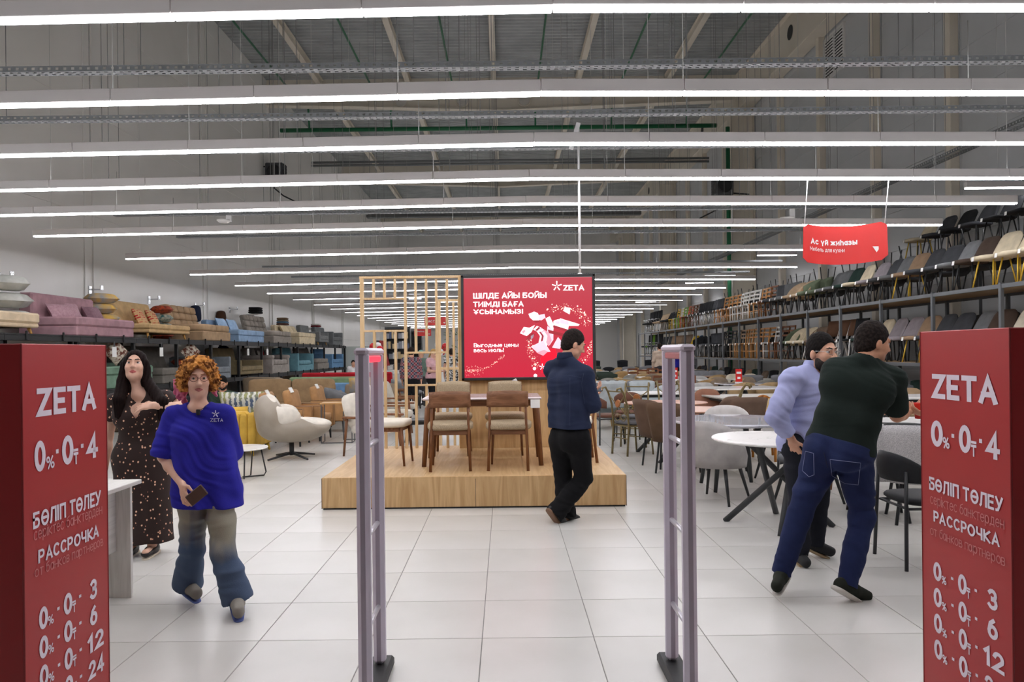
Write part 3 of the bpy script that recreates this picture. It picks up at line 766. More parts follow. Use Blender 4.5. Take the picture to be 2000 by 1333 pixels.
spk(60, lambda: (rg.uniform(105, 300), rg.uniform(1080, 1200), 1 + 2 * rg.random()))
o = part('sparkle_print', q, glow('#ffd9c8', 1.0), pic); o.matrix_local = FS @ Matrix.Translation((0, 0, .006)); o['kind'] = 'stuff'

# slatted partitions
PINE = mat('pale oak batten', '#d8bd95', .5, kind='wood', col2='#c9a87a', scale=2.0, spec=.3)
def lattice(name, label, D, z0, bars, off=(700, 500, .25)):
    c0 = P(bars[0][1] * off[2] + off[0], 700, D)
    t = thing(name, label, 'partition', (c0.x, D, z0))
    for (kd, a, b, c, w) in bars:
        f = lambda x, y: P(off[0] + x * off[2], off[1] + y * off[2], D)
        if kd == 'v':
            p, r = f(a, b), f(a, c); zz0 = max(r.z, z0) if c < 1285 else z0
            part('batten', MB().box((p.x - c0.x, 0, (p.z + zz0) / 2 - z0), (w, .05, p.z - zz0), .003), PINE, t)
        else:
            p, r = f(b, a), f(c, a)
            part('rail', MB().box(((p.x + r.x) / 2 - c0.x, 0, p.z - z0), (r.x - p.x, .052, w), .003), PINE, t)
    return t
lattice('slat_partition', 'tall oak slatted partition standing beside the screen wall', 9.52, ZP,
        [('v', 26, 165, 1290, .05), ('h', 172, 8, 805, .03), ('v', 118, 185, 335, .032), ('v', 202, 185, 335, .032), ('v', 284, 185, 335, .032), ('v', 364, 185, 1290, .036),
         ('v', 445, 185, 758, .032), ('v', 528, 185, 758, .032), ('v', 607, 185, 758, .032), ('v', 690, 185, 1012, .034), ('v', 792, 165, 1290, .05),
         ('h', 338, 30, 360, .026), ('h', 590, 30, 362, .026), ('h', 758, 366, 694, .026), ('h', 1012, 366, 705, .026),
         ('v', 125, 590, 1290, .032), ('v', 207, 590, 1290, .032), ('v', 290, 590, 1290, .032), ('v', 452, 1012, 1290, .032), ('v', 533, 1012, 1290, .032), ('v', 612, 1012, 1290, .032), ('v', 694, 1012, 1290, .032)])
lattice('slat_partition', 'smaller oak slatted frame standing behind the screen wall', 12.2, 0.0,
        [('v', 620, 345, 1290, .09), ('h', 350, 610, 790, .04), ('v', 742, 365, 1290, .04), ('h', 882, 630, 790, .04), ('v', 786, 345, 1290, .05)])

# ------------------------------------------------------------------ dining set on the stage
WAL = mat('walnut', '#8a5c3c', .45, kind='wood', col2='#6a4228', scale=3, spec=.35)
WALX = mat('walnut across', '#8a5f42', .45, kind='woodx', col2='#6b452b', scale=3, spec=.35)
BOU = mat('beige boucle', '#bfad92', .95, kind='boucle', col2='#9d8c72', scale=230, bump=.5, spec=.1)
CRM = mat('cream cloth', '#e9e2d3', .9, kind='fabric', col2='#ddd5c4', scale=6, bump=.15, spec=.2)
TAGW = mat('price tag white', '#f2f2ef', .6)
def dining_chair(label, loc, rz, cloth, back_pad=False, group='dining chairs on the stage'):
    t = thing('dining_chair', label, 'chair', loc, rz, group)     # faces +y
    for s in (-1, 1):
        part('leg', lambda q, s=s: q.tube([(s * .205, -.25, 0), (s * .19, -.205, .45), (s * .185, -.255, .74)], .017, 8, .013), WAL, t, key='dcr%d' % s)
        part('leg', lambda q, s=s: q.tube([(s * .20, .215, .0), (s * .18, .18, .42)], .012, 8, .018), WAL, t, key='dcf%d' % s)
    part('apron', lambda q: q.box((0, .16, .395), (.36, .02, .05), .004).box((0, -.19, .395), (.36, .02, .05), .004).box((-.18, -.02, .395), (.02, .36, .05), .004).box((.18, -.02, .395), (.02, .36, .05), .004), WALX, t, key='dca')
    part('seat', lambda q: q.soft((0, 0, .455), (.48, .46, .085), 5, 6), cloth, t, key='dcs')
    part('backrest', lambda q: q.wrap(.75, .29, .66, .83, .012, .022, -.01, -.29, 12, 4), WALX, t, key='dcb')
    if back_pad: part('back_pad', lambda q: q.wrap(.72, .29, .65, .87, .015, .05, -.01, -.255, 12, 5), cloth, t, key='dcp')
    return t
ca, cb = G(882, 905, ZP), G(991, 905, ZP)
dining_chair('walnut dining chair with beige boucle seat, left of the two backed to the viewer', (ca.x + .02, 7.85, ZP), 0.05, BOU)
dining_chair('walnut dining chair with beige boucle seat, backed to the viewer, nearer the navy man', (cb.x + .02, 7.85, ZP), -.05, BOU)
dining_chair('boucle dining chair across the table, left side, facing the viewer', (P(884, 850, 8.95).x, 8.93, ZP), PI, BOU, True)
dc = dining_chair('boucle dining chair across the table with a paper tag on its back', (P(987, 850, 8.95).x, 8.93, ZP), PI, BOU, True)
part('price_tag', MB().box((-.12, -.30, .86), (.07, .012, .045), rot=Matrix.Rotation(.5, 3, 'Y')), TAGW, dc)
dining_chair('cream seated walnut chair at the left end of the table', (P(760, 870, 8.2).x, 8.22, ZP), -PI / 2 - .1, CRM, True)
dining_chair('cream seated walnut chair at the right end, mostly behind the navy man', (P(1118, 870, 8.3).x, 8.3, ZP), PI / 2, CRM, True)
tl, tr = P(824, 783, 7.9).x, P(1058, 783, 7.9).x
t = thing('dining_table', 'walnut dining table with pale glossy stone top on the stage', 'table', ((tl + tr) / 2, 8.28, ZP))
hw = (tr - tl) / 2
part('table_top', MB().box((0, 0, .727), (2 * hw, .78, .026), .01), mat('pale stone top', '#cdbfc0', .15, kind='marble', col2='#b7a4a6', scale=2), t)
for sx_ in (-1, 1):
    for sy in (-1, 1):
        part('leg', MB().tube([(sx_ * (hw - .01), sy * .33, 0), (sx_ * (hw - .05), sy * .29, .62), (sx_ * (hw - .12), sy * .24, .71)], .026, 10, .036), WAL, t)
part('apron', MB().box((0, -.27, .675), (2 * hw - .2, .025, .07), .004).box((0, .27, .675), (2 * hw - .2, .025, .07), .004).box((-hw + .1, 0, .675), (.025, .5, .07), .004).box((hw - .1, 0, .675), (.025, .5, .07), .004), WALX, t)
part('price_tag', MB().box((hw - .07, -.395, .67), (.10, .004, .09)), TAGW, t)

# ------------------------------------------------------------------ hanging red sign
D = 9.32
tl_, tr_, bl_, br_ = P(1573, 436, D), P(1736, 431, D), P(1562, 510, D), P(1729, 507, D)
zt, zb_ = (tl_.z + tr_.z) / 2, (bl_.z + br_.z) / 2
cxs = (tl_.x + br_.x) / 2; hw = (tr_.x - tl_.x) / 2; hh = zt - zb_
t = thing('hanging_sign', 'red hanging kitchen furniture sign with a white arrow', 'sign', (cxs, D, zb_))
q = MB(); n = 16
def bow(x): return .10 * (1 - (x / hw) ** 2)
def sgz(x): return -.045 * (1 - (x / hw) ** 2) + .012 * x / hw
vs = []; R = .05
for i in range(n + 1):
    x = -hw + 2 * hw * i / n
    e_ = max(0.0, abs(x) - (hw - R)); cut = R - math.sqrt(max(0, R * R - e_ * e_))
    for (zz, yy) in ((cut, -.004), (hh - cut, -.004), (cut, .004), (hh - cut, .004)): vs.append((x * (1.0 if zz > hh / 2 else 1.02), bow(x) + yy, zz + sgz(x)))
fs = []
for i in range(n):
    o_ = 4 * i; fs += [(o_, o_ + 4, o_ + 5, o_ + 1), (o_ + 2, o_ + 3, o_ + 7, o_ + 6), (o_ + 1, o_ + 5, o_ + 7, o_ + 3), (o_, o_ + 2, o_ + 6, o_ + 4)]
q.add(vs, fs, False)
pn = part('panel', q, mat('sign red', '#dd2a26', .4, kind='plain', col2='#d82824', scale=1), t)
F2 = Matrix(((1, 0, 0, 0), (0, 0, -1, .02), (0, 1, 0, 0), (0, 0, 0, 1)))
def bend(o, dz=0.0):        # lay lettering on the curved panel
    me = o.data.copy(); o.data = me; M = LASTM[0]
    for v in me.vertices:
        w = M @ v.co; v.co = (w.x, bow(w.x) - .0065 - .004, w.z + sgz(w.x))
    o.matrix_local = Matrix.Identity(4)
def sgn_xy(px, py): w = P(px, py, D); return w.x - cxs, w.z - zb_ + .02
for s, x0, x1, y0, y1, bo in (('Ас үй жиһазы', 1585, 1680, 461, 477, .19), ('Мебель для кухни', 1583.5, 1656, 478.5, 490, .11)):
    xa, za = sgn_xy(x0, y1); xb, zb2 = sgn_xy(x1, y0)
    bend(lettering(s, TAGW, t, xa, xb, za, zb2, F2, bo))
x_, z_ = sgn_xy(1714.5, 488); q = MB().add([(x_ - .052, bow(x_) - .0105, z_ + .035 + sgz(x_)), (x_, bow(x_) - .0105, z_ - .04 + sgz(x_)), (x_ + .052, bow(x_) - .0105, z_ + .035 + sgz(x_))], [(0, 1, 2)])
part('arrow_print', q, TAGW, t)
for sx_ in (-1, 1): part('suspension_cable', MB().tube([(sx_ * (hw - .02), .01, hh - .02), (sx_ * (hw - .02), -.1, P(1575, 346, 9.2).z - zb_)], .006, 6), mat('white metal'), t)
# ------------------------------------------------------------------ furniture kit (everything faces +y)
BLKL = metal('#26282a', .45)
GOLD = mat('brass paint', '#d8b43c', .35, .35)
CHR = mat('chrome', '#c9cbcd', .25, .8)
WHT = metal('#eceae6', .45)
BRZ = mat('antique bronze', '#7d6f4c', .4, .5)
def legs4(t, m, h, sx, sy, fx, fy, r=.013, r0=None, key='', n=8):
    r0 = r if r0 is None else r0
    for a in (-1, 1):
        for b in (-1, 1):
            part('leg', lambda q, a=a, b=b: q.tube([(a * fx, b * fy, 0), (a * sx, b * sy, h)], r0, n, r), m, t, key='lg%s%d%d%.3f%.3f%.3f%.3f%.3f%.3f' % (key, a, b, h, sx, fx, sy, fy, r))
def shop_chair(label, loc, rz, cloth, leg, style='scoop', group=None, tagged=True, flip=False, nm='upholstered_chair'):
    t = thing(nm, label, 'chair', loc, rz, group)
    if flip: t.rotation_euler = (PI, 0, rz); t.location.z += .86
    if style == 'scoop':
        part('seat', lambda q: q.soft((0, .04, .455), (.46, .49, .08), 4.5, 4), cloth, t, key='sc_s')
        part('backrest', lambda q: q.wrap(.38, .66, .42, .87, .09, .05, .16, -.19, 10, 6, 4.0, .36), cloth, t, key='sc_b')
        legs4(t, leg, .42, .15, .14, .21, .20, .012)
    elif style == 'square':
        part('seat', lambda q: q.soft((0, .03, .46), (.47, .46, .10), 7, 4), cloth, t, key='sq_s')
        part('backrest', lambda q: q.wrap(.55, .43, .40, .90, .03, .07, .10, -.25, 10, 6, 5.0, -.04), cloth, t, key='sq_b')
        legs4(t, leg, .42, .17, .16, .20, .20, .013)
    elif style == 'tub':
        part('seat', lambda q: q.soft((0, .02, .45), (.48, .47, .09), 4, 5), cloth, t, key='tb_s')
        part('backrest', lambda q: q.wrap(.285, 1.75, .36, .83, .36, .04, .015, -.275, 18, 6, 2.6), cloth, t, key='tb_b')
        legs4(t, leg, .42, .15, .14, .24, .23, .021, .012)
    elif style == 'arm':
        part('seat', lambda q: q.soft((0, .02, .46), (.50, .48, .10), 5, 4), cloth, t, key='ar_s')
        part('backrest', lambda q: q.wrap(.29, 1.55, .50, .82, .16, .06, .02, -.28, 14, 5, 2.0), cloth, t, key='ar_b')
        legs4(t, leg, .43, .19, .18, .22, .21, .014)
    elif style == 'round':
        part('seat', lambda q: q.soft((0, .02, .465), (.46, .45, .07), 3.2, 5), cloth, t, key='rd_s')
        part('backrest', lambda q: q.wrap(.26, 1.15, .60, .80, .09, .055, .0, -.25, 14, 5, 2.4), cloth, t, key='rd_b')
        for a in (-1, 1):
            part('leg', lambda q, a=a: q.tube([(a * .22, -.22, 0), (a * .19, -.20, .68)], .013, 8), leg, t, key='rdl%d' % a)
            part('leg', lambda q, a=a: q.tube([(a * .22, .22, 0), (a * .19, .19, .44)], .013, 8), leg, t, key='rdm%d' % a)
        part('seat_rail', lambda q: q.tube([(-.19, -.19, .42), (.19, -.19, .42)], .01, 6).tube([(-.19, .19, .42), (.19, .19, .42)], .01, 6).tube([(-.19, -.19, .42), (-.19, .19, .42)], .01, 6).tube([(.19, -.19, .42), (.19, .19, .42)], .01, 6), leg, t, key='rdr')
    elif style == 'slat':
        part('seat', lambda q: q.box((0, .01, .455), (.42, .41, .03), .008), cloth, t, key='sl_s')
        for a in (-1, 1):
            part('leg', lambda q, a=a: q.tube([(a * .185, -.20, 0), (a * .185, -.18, .44), (a * .18, -.26, .92)], .02, 6), leg, t, key='sll%d' % a)
            part('leg', lambda q, a=a: q.tube([(a * .185, .18, 0), (a * .185, .18, .44)], .02, 6), leg, t, key='slm%d' % a)
        for k, z in enumerate((.66, .78, .90)): part('back_slat', lambda q, z=z: q.box((0, -.20 - (z - .44) * .13, z), (.34, .016, .055), .004), leg, t, key='slb%d' % k)
        for k, yy in enumerate((.18, -.19)): part('stretcher', lambda q, yy=yy: q.box((0, yy, .22), (.36, .02, .025)), leg, t, key='sls%d' % k)
    elif style == 'sled':
        part('seat', lambda q: q.soft((0, .03, .465), (.44, .44, .05), 6, 4), cloth, t, key='sd_s')
        part('backrest', lambda q: q.wrap(1.2, .17, .56, .94, .0, .035, .10, -.24, 6, 4, 4.0), cloth, t, key='sd_b')
        for a in (-1, 1):
            part('side_frame', lambda q, a=a: q.tube([(a * .205, -.34, .93), (a * .205, -.22, .50), (a * .205, -.21, .44), (a * .21, .19, .43), (a * .22, .24, 0)], .011, 6).tube([(a * .205, -.15, .43), (a * .22, -.26, 0)], .011, 6), leg, t, key='sdf%d' % a)
    elif style == 'office':
        part('seat', lambda q: q.soft((0, .02, .48), (.48, .46, .09), 5, 4), cloth, t, key='of_s')
        part('backrest', lambda q: q.wrap(.5, .45, .58, 1.12, .03, .04, .05, -.24, 8, 5), cloth, t, key='of_b')
        part('column', lambda q: q.tube([(0, 0, .08), (0, 0, .44)], .025, 8), leg, t, key='of_c')
        part('star_base', lambda q: [q.tube([(0, 0, .1), (.29 * math.cos(k * 1.2566), .29 * math.sin(k * 1.2566), .05)], .022, 6, .014) for k in range(5)], leg, t, key='of_x')
        for a in (-1, 1): part('armrest', lambda q, a=a: q.tube([(a * .23, -.1, .46), (a * .27, -.05, .66), (a * .27, .16, .67)], .018, 6), leg, t, key='of_a%d' % a)
    if tagged: part('price_tag', lambda q: q.box((.10, .288, .44), (.05, .004, .065), rot=Matrix.Rotation(.15, 3, 'X')), TAGW, t, key='ptag')
    return t
def round_table(label, loc, R, h, top, leg, base='cross', ex=1.0, rz=0.0, group=None, cat='table', thick=.03):
    t = thing('round_table', label, cat, loc, rz, group)
    part('table_top', MB().lathe([(R * .9, h - thick), (R * .985, h - thick * .7), (R, h - thick * .3), (R * .99, h)], 40, (0, 0, 0), ex, 1.0, False), top, t)
    if base == 'cross':
        for k in range(4):
            w = PI / 4 + k * PI / 2 + .25; c, s = math.cos(w), math.sin(w); s2 = .10
            part('leg', MB().tube([(c * R * .78 - s * s2, s * R * .78 + c * s2, 0), (-c * R * .55 - s * s2, -s * R * .55 + c * s2, h - thick)], .026, 10), leg, t)
    elif base == 'pedestal':
        part('pedestal', MB().lathe([(R * .55, 0), (R * .5, .03), (.07, .06), (.05, .4), (.08, h - thick)], 20), leg, t)
    elif base == 'cone':
        for k in range(4):
            w = PI / 4 + k * PI / 2; c, s = math.cos(w), math.sin(w)
            part('leg', MB().tube([(c * R * .62, s * R * .62, 0), (c * R * .42, s * R * .42, h - thick)], .02, 8, .034), leg, t)
    return t
def rect_table(label, loc, rz, w, d, h, top, leg, group=None, base='legs'):
    t = thing('dining_table', label, 'table', loc, rz, group)
    part('table_top', MB().box((0, 0, h - .015), (w, d, .03), .006), top, t)
    if base == 'legs':
        for a in (-1, 1):
            for b in (-1, 1): part('leg', MB().tube([(a * (w / 2 - .05), b * (d / 2 - .05), 0), (a * (w / 2 - .1), b * (d / 2 - .09), h - .03)], .022, 8, .03), leg, t)
        part('apron', MB().box((0, 0, h - .06), (w - .2, d - .2, .05), .004), leg, t)
    else:
        for a in (-1, 1): part('leg', MB().tube([(a * w * .36, -d * .38, 0), (a * w * .12, d * .1, h - .03)], .03, 8).tube([(a * w * .36, d * .38, 0), (a * w * .12, -d * .1, h - .03)], .03, 8), leg, t)
    return t
def pillow_mb(w, h, t, n=8):
    q = MB(); vs = []; fs = []
    for side in (1, -1):
        for i in range(n + 1):
            for j in range(n + 1):
                x, y = 2 * i / n - 1, 2 * j / n - 1
                z = side * t / 2 * ((1 - x ** 4) * (1 - y ** 4)) ** .55
                k = 1 - .10 * (1 - abs(x * y)) * (abs(x) ** 3 + abs(y) ** 3) / 2
                vs.append((x * w / 2 * k, y * h / 2 * k, z))
    N1 = n + 1
    for s in (0, 1):
        for i in range(n):
            for j in range(n):
                b = s * N1 * N1; f = (b + i * N1 + j, b + (i + 1) * N1 + j, b + (i + 1) * N1 + j + 1, b + i * N1 + j + 1)
                fs.append(f if s == 0 else f[::-1])
    return q.add(vs, fs, True)
def pillow(label, loc, rot, w, h, t, m, group=None):
    o = part('cushion', pillow_mb(w, h, t), m, None, loc=loc, rot=rot); return tag(o, label, 'cushion', group)
def sofa(label, loc, rz, W_, Dp, cloth, seat=.40, back=.80, arm=None, arm_h=.58, arm_w=.12, leg=None, leg_h=0.0, back_t=.20, style='plain', lean=.08, n_seat=1, group=None, box=True, nm='sofa', cat='sofa'):
    """faces +y; origin under its middle"""
    t = thing(nm, label, cat, loc, rz, group)
    x = W_ / 2; aw = arm_w if arm else 0.0; iw = W_ - 2 * aw
    cush = .17 if seat - leg_h > .24 else (seat - leg_h) * .6
    if leg_h > 0:
        for a in (-1, 1):
            for b in (-1, 1): part('leg', MB().tube([(a * (x - .08), b * (Dp / 2 - .08), 0), (a * (x - .11), b * (Dp / 2 - .11), leg_h)], .018, 8, .03), leg, t)
    bh = seat - cush - leg_h
    part('base', MB().box((0, 0, leg_h + bh / 2), (W_ if not arm else W_ - .01, Dp, bh), .02), cloth, t)
    sd = Dp - back_t
    for i in range(n_seat):
        w = iw / n_seat; cx_ = -iw / 2 + w * (i + .5)
        if style == 'plain': part('seat_cushion', MB().box((cx_, back_t / 2 * .0 + .005, seat - cush / 2 + .002), (w - .002 + (.02 if not arm else 0), Dp + .02, cush), .03), cloth, t)
        else: part('seat_cushion', MB().soft((cx_, back_t / 2, seat - cush / 2 + .005), (w - .008, sd + .01, cush + .02), 9 if style != 'puffy' else 5, 5), cloth, t)
    M = Matrix.Rotation(lean, 3, 'X')
    yb = -Dp / 2 + back_t / 2; hb = back - seat + .06
    cb = Vector((0, yb - math.sin(lean) * hb * .5, seat - .06 + hb / 2))
    if style == 'plain': part('backrest', MB().box(cb, (iw - .01, back_t, hb), .035, rot=M), cloth, t)
    elif style == 'puffy':
        part('backrest', MB().soft(cb, (iw - .01, back_t, hb), 9, 5, rot=M), cloth, t)
    elif style == 'tuft':
        nx, nz = max(3, int(iw / .36)), 3
        part('backrest', MB().box(cb - Vector((0, .03, 0)), (iw - .02, back_t * .6, hb - .02), .03, rot=M), cloth, t)
        for i in range(nx):
            for j in range(nz):
                part('tufted_pad', MB().soft(cb + M @ Vector((-iw / 2 + iw / nx * (i + .5), .02, -hb / 2 + hb / nz * (j + .5))), (iw / nx - .004, back_t * .8, hb / nz - .002), 6, 3, rot=M), cloth, t)
    elif style == 'channel':
        nx = max(4, int(iw / .16))
        part('backrest', MB().box(cb - Vector((0, .03, 0)), (iw - .02, back_t * .6, hb - .02), .03, rot=M), cloth, t)
        for i in range(nx):
            part('channel_pad', MB().soft(cb + M @ Vector((-iw / 2 + iw / nx * (i + .5), .02, 0)), (iw / nx - .002, back_t * .8, hb), 6, 3, rot=M), cloth, t)
    elif style == 'loose':
        part('backrest', MB().box(cb - Vector((0, .04, .06)), (iw - .02, back_t * .5, hb - .12), .03, rot=M), cloth, t)
        for i in (-1, 1): part('back_cushion', MB().soft(cb + Vector((i * iw / 4, .04, .02)), (iw / 2 - .012, back_t, hb), 8, 6, rot=M), cloth, t)
    if arm:
        for a in (-1, 1):
            if arm == 'box': q = MB().box((a * (x - aw / 2), 0, leg_h + (arm_h - leg_h) / 2), (aw, Dp + .01, arm_h - leg_h), .018)
            else: q = MB().box((a * (x - aw / 2), 0, (leg_h + arm_h) / 2 - .05), (aw, Dp - .02, arm_h - leg_h - .1), .01).soft((a * (x - aw / 2), .01, arm_h - .06), (aw + .05, Dp + .04, .15), 5, 4)
            part('armrest', q, cloth, t)
    return t
# ------------------------------------------------------------------ people: smooth distance fields turned into meshes
def V3(v): return np.array((v[0], v[1], v[2]), dtype=np.float32)
def unit(v):
    v = V3(v); return v / max(1e-9, np.linalg.norm(v))
class Field:
    """ordered list of blended shapes; 'sub' shapes cut, 'cut' planes trim"""
    def __init__(s): s.ops = []; s.lo = np.full(3, 1e9); s.hi = np.full(3, -1e9)
    def _bb(s, c, r): s.lo = np.minimum(s.lo, V3(c) - r); s.hi = np.maximum(s.hi, V3(c) + r)
    def cone(s, a, b, ra, rb=None, k=.02, sub=False, n=None, fl=1.0):
        rb = ra if rb is None else rb; a, b = V3(a), V3(b)
        if not sub: s._bb(a, ra + .03); s._bb(b, rb + .03)
        n = None if n is None else unit(n); ba = b - a; L = max(1e-9, float(ba @ ba))
        def f(p):
            q = p - a
            if n is not None: q = q + np.outer(q @ n, n) * (1 / fl - 1)
            bb = ba if n is None else ba + n * (ba @ n) * (1 / fl - 1)
            h = np.clip(q @ bb / max(1e-9, float(bb @ bb)), 0, 1)
            return np.sqrt(((q - h[:, None] * bb) ** 2).sum(1)) - (ra + (rb - ra) * h)
        s.ops.append((f, k, sub)); return s
    def ell(s, c, r, ax=None, k=.02, sub=False):
        c = V3(c); r = V3(r); R = np.eye(3, dtype=np.float32) if ax is None else np.stack([unit(x) for x in ax], 1)
        if not sub: s._bb(c, float(r.max()) + .02)
        def f(p):
            q = (p - c) @ R / r; k0 = np.sqrt((q * q).sum(1)) + 1e-9; q = q / r; return k0 * (k0 - 1) / (np.sqrt((q * q).sum(1)) + 1e-9)
        s.ops.append((f, k, sub)); return s
    def cut(s, c, n, k=.006):                     # keep the side away from n
        c = V3(c); n = unit(n); s.ops.append((lambda p: (p - c) @ n, k, 'cut')); return s
    def wave(s, fn): s.ops.append((fn, 0, 'add')); return s
    def ev(s, p):
        d = np.full(len(p), 1e3, dtype=np.float32)
        for f, k, m in s.ops:
            e = f(p)
            if m == 'add': d = d + e; continue
            if m is True or m == 'cut':
                e = -e if m is True else e
                h = np.clip(.5 - .5 * (d - e) / k, 0, 1) if k > 0 else (e > d).astype(np.float32)
                d = d * (1 - h) + e * h + k * h * (1 - h)
            else:
                h = np.clip(.5 + .5 * (d - e) / k, 0, 1); d = d * (1 - h) + e * h - k * h * (1 - h)
        return d
    def mesh(s, name, m, step, org):
        B = 4; cs = step * B
        lo = s.lo - cs; n = np.ceil((s.hi + cs - lo) / cs).astype(int) + 1
        ax = [lo[i] + (np.arange(n[i]) + .5) * cs for i in range(3)]
        gx = np.stack(np.meshgrid(*ax, indexing='ij'), -1).reshape(-1, 3).astype(np.float32)
        dc = s.ev(gx).reshape(n)
        act = np.abs(dc) < cs * 2.0
        d = np.repeat(np.repeat(np.repeat(np.where(dc < 0, -1, 1).astype(np.float32), B, 0), B, 1), B, 2)
        idx = np.argwhere(act); sub = np.stack(np.meshgrid(*[np.arange(B)] * 3, indexing='ij'), -1).reshape(-1, 3)
        pi = (idx[:, None, :] * B + sub[None]).reshape(-1, 3)
        pts = (lo + (pi + .5) * step).astype(np.float32)
        vals = np.concatenate([s.ev(pts[i:i + 400000]) for i in range(0, len(pts), 400000)])
        d[pi[:, 0], pi[:, 1], pi[:, 2]] = vals
        neg = d < 0
        c8 = sum(neg[i:neg.shape[0] - 1 + i, j:neg.shape[1] - 1 + j, k:neg.shape[2] - 1 + k].astype(np.int8) for i in (0, 1) for j in (0, 1) for k in (0, 1))
        cells = np.argwhere((c8 > 0) & (c8 < 8))
        ids = np.full(c8.shape, -1, dtype=np.int64); ids[cells[:, 0], cells[:, 1], cells[:, 2]] = np.arange(len(cells))
        acc = np.zeros((len(cells), 3)); cnt = np.zeros(len(cells))
        cor = [(i, j, k) for i in (0, 1) for j in (0, 1) for k in (0, 1)]
        for a in cor:
            for b in cor:
                if sum(b) - sum(a) == 1 and all(y >= x for x, y in zip(a, b)):
                    da = d[cells[:, 0] + a[0], cells[:, 1] + a[1], cells[:, 2] + a[2]]; db = d[cells[:, 0] + b[0], cells[:, 1] + b[1], cells[:, 2] + b[2]]
                    mk = (da < 0) != (db < 0); t = np.where(mk, da / np.where(mk, da - db, 1), 0)
                    acc += np.where(mk[:, None], np.array(a) + t[:, None] * (np.array(b) - np.array(a)), 0); cnt += mk
        vs = lo + (cells + acc / np.maximum(cnt, 1)[:, None] + .5) * step - np.array(org)
        faces = []
        for a in range(3):
            u, w = (a + 1) % 3, (a + 2) % 3
            sl0 = [slice(1, -1)] * 3; sl0[a] = slice(0, d.shape[a] - 1); sl1 = list(sl0); sl1[a] = slice(1, d.shape[a])
            s0 = neg[tuple(sl0)]; s1 = neg[tuple(sl1)]; e = np.argwhere(s0 != s1)
            if not len(e): continue
            sg = s0[e[:, 0], e[:, 1], e[:, 2]]
            e = e.copy(); e[:, u] += 1; e[:, w] += 1
            q = []
            for (du, dw) in ((-1, -1), (0, -1), (0, 0), (-1, 0)):
                c = e.copy(); c[:, u] += du; c[:, w] += dw; q.append(ids[c[:, 0], c[:, 1], c[:, 2]])
            q = np.stack(q, 1); q[~sg] = q[~sg][:, ::-1]; faces.append(q)
        faces = np.concatenate(faces)
        me = bpy.data.meshes.new(name); nf = len(faces)
        me.vertices.add(len(vs)); me.vertices.foreach_set('co', vs.astype(np.float32).ravel())
        me.loops.add(nf * 4); me.loops.foreach_set('vertex_index', faces.astype(np.int32).ravel())
        me.polygons.add(nf); me.polygons.foreach_set('loop_start', np.arange(nf, dtype=np.int32) * 4); me.polygons.foreach_set('loop_total', np.full(nf, 4, dtype=np.int32))
        me.polygons.foreach_set('use_smooth', np.ones(nf, dtype=bool)); me.materials.append(m); me.update(calc_edges=True); me.validate()
        return me
def fold(amp, fz, ph=0.0, ax=(0, 0, 1)):
    ax = unit(ax)
    def f(p):
        x, y, z = p[:, 0], p[:, 1], p[:, 2]
        t = p @ ax + .045 * np.sin(9 * x + 6 * y + ph) + .03 * np.sin(15 * z - 11 * x + 2 * ph)
        m = .35 + .65 * np.clip(np.sin(5.3 * x + 3.1 * z + ph) + np.sin(7.1 * y - 4.2 * z + 2 * ph), 0, 1)
        return amp * m * (np.sin(fz * t + 4 * x + ph) + .5 * np.sin(fz * 1.7 * t - 9 * y + ph * 2))
    return f
def curls(amp, s):
    return lambda p: amp * (np.sin(p[:, 0] * s) * np.sin(p[:, 1] * s * 1.1 + 1) * np.sin(p[:, 2] * s * .9 + 2) * 1.6 + .5 * np.sin(p[:, 0] * s * 1.9 + p[:, 2] * s * 1.3) * np.sin(p[:, 1] * s * 1.7))
def skin(col, c2): return mat('skin ' + col, col, .5, kind='plain', col2=c2, scale=14, spec=.35)
def frame_of(fwd, up=(0, 0, 1)):
    F = unit(fwd); U = V3(up) - F * float(V3(up) @ F); U = unit(U); R = np.cross(F, U); return R, F, U
def head_field(f, c, hf, up, s, female=False, neck=None):
    R, F, U = frame_of(hf, up); c = V3(c)
    L = lambda r, fw, u: c + (R * r + F * fw + U * u) * s
    e = lambda r: tuple(x * s for x in r)
    f.ell(L(0, -.012, .02), e((.074, .094, .094)), (R, F, U), .02)
    f.ell(L(0, .024, -.045), e((.059 if not female else .056, .066, .084)), (R, F, U), .03)
    f.ell(L(0, .052, -.104), e((.030 if not female else .024, .030, .024)), (R, F, U), .03)
    for a in (-1, 1):
        f.ell(L(a * .037, .060, -.035), e((.024, .024, .026)), (R, F, U), .02)
        f.ell(L(a * (.050 if not female else .040), .01, -.080), e((.015 if not female else .012, .034, .022)), (R, F, U), .03)
        f.ell(L(a * .078, -.008, -.022), e((.010, .020, .032)), (R, F, U), .008)
    f.cone(L(-.032, .080, .022), L(.032, .080, .022), .011 * s, k=.012)
    f.cone(L(0, .090, .008), L(0, .109, -.034), .006 * s, .0115 * s, k=.012)
    for a in (-1, 1): f.ell(L(a * .011, .098, -.038), e((.009, .010, .008)), (R, F, U), .006)
    for a in (-1, 1): f.ell(L(a * .031, .103, .0), e((.016, .018, .011)), (R, F, U), .014, True)
    for a in (-1, 1): f.cone(L(a * .018, .084, .0115), L(a * .045, .079, .0105), .0050 * s, .0045 * s, .004).cone(L(a * .019, .083, -.0125), L(a * .044, .078, -.0115), .0036 * s, k=.004)
    return L, (R, F, U)
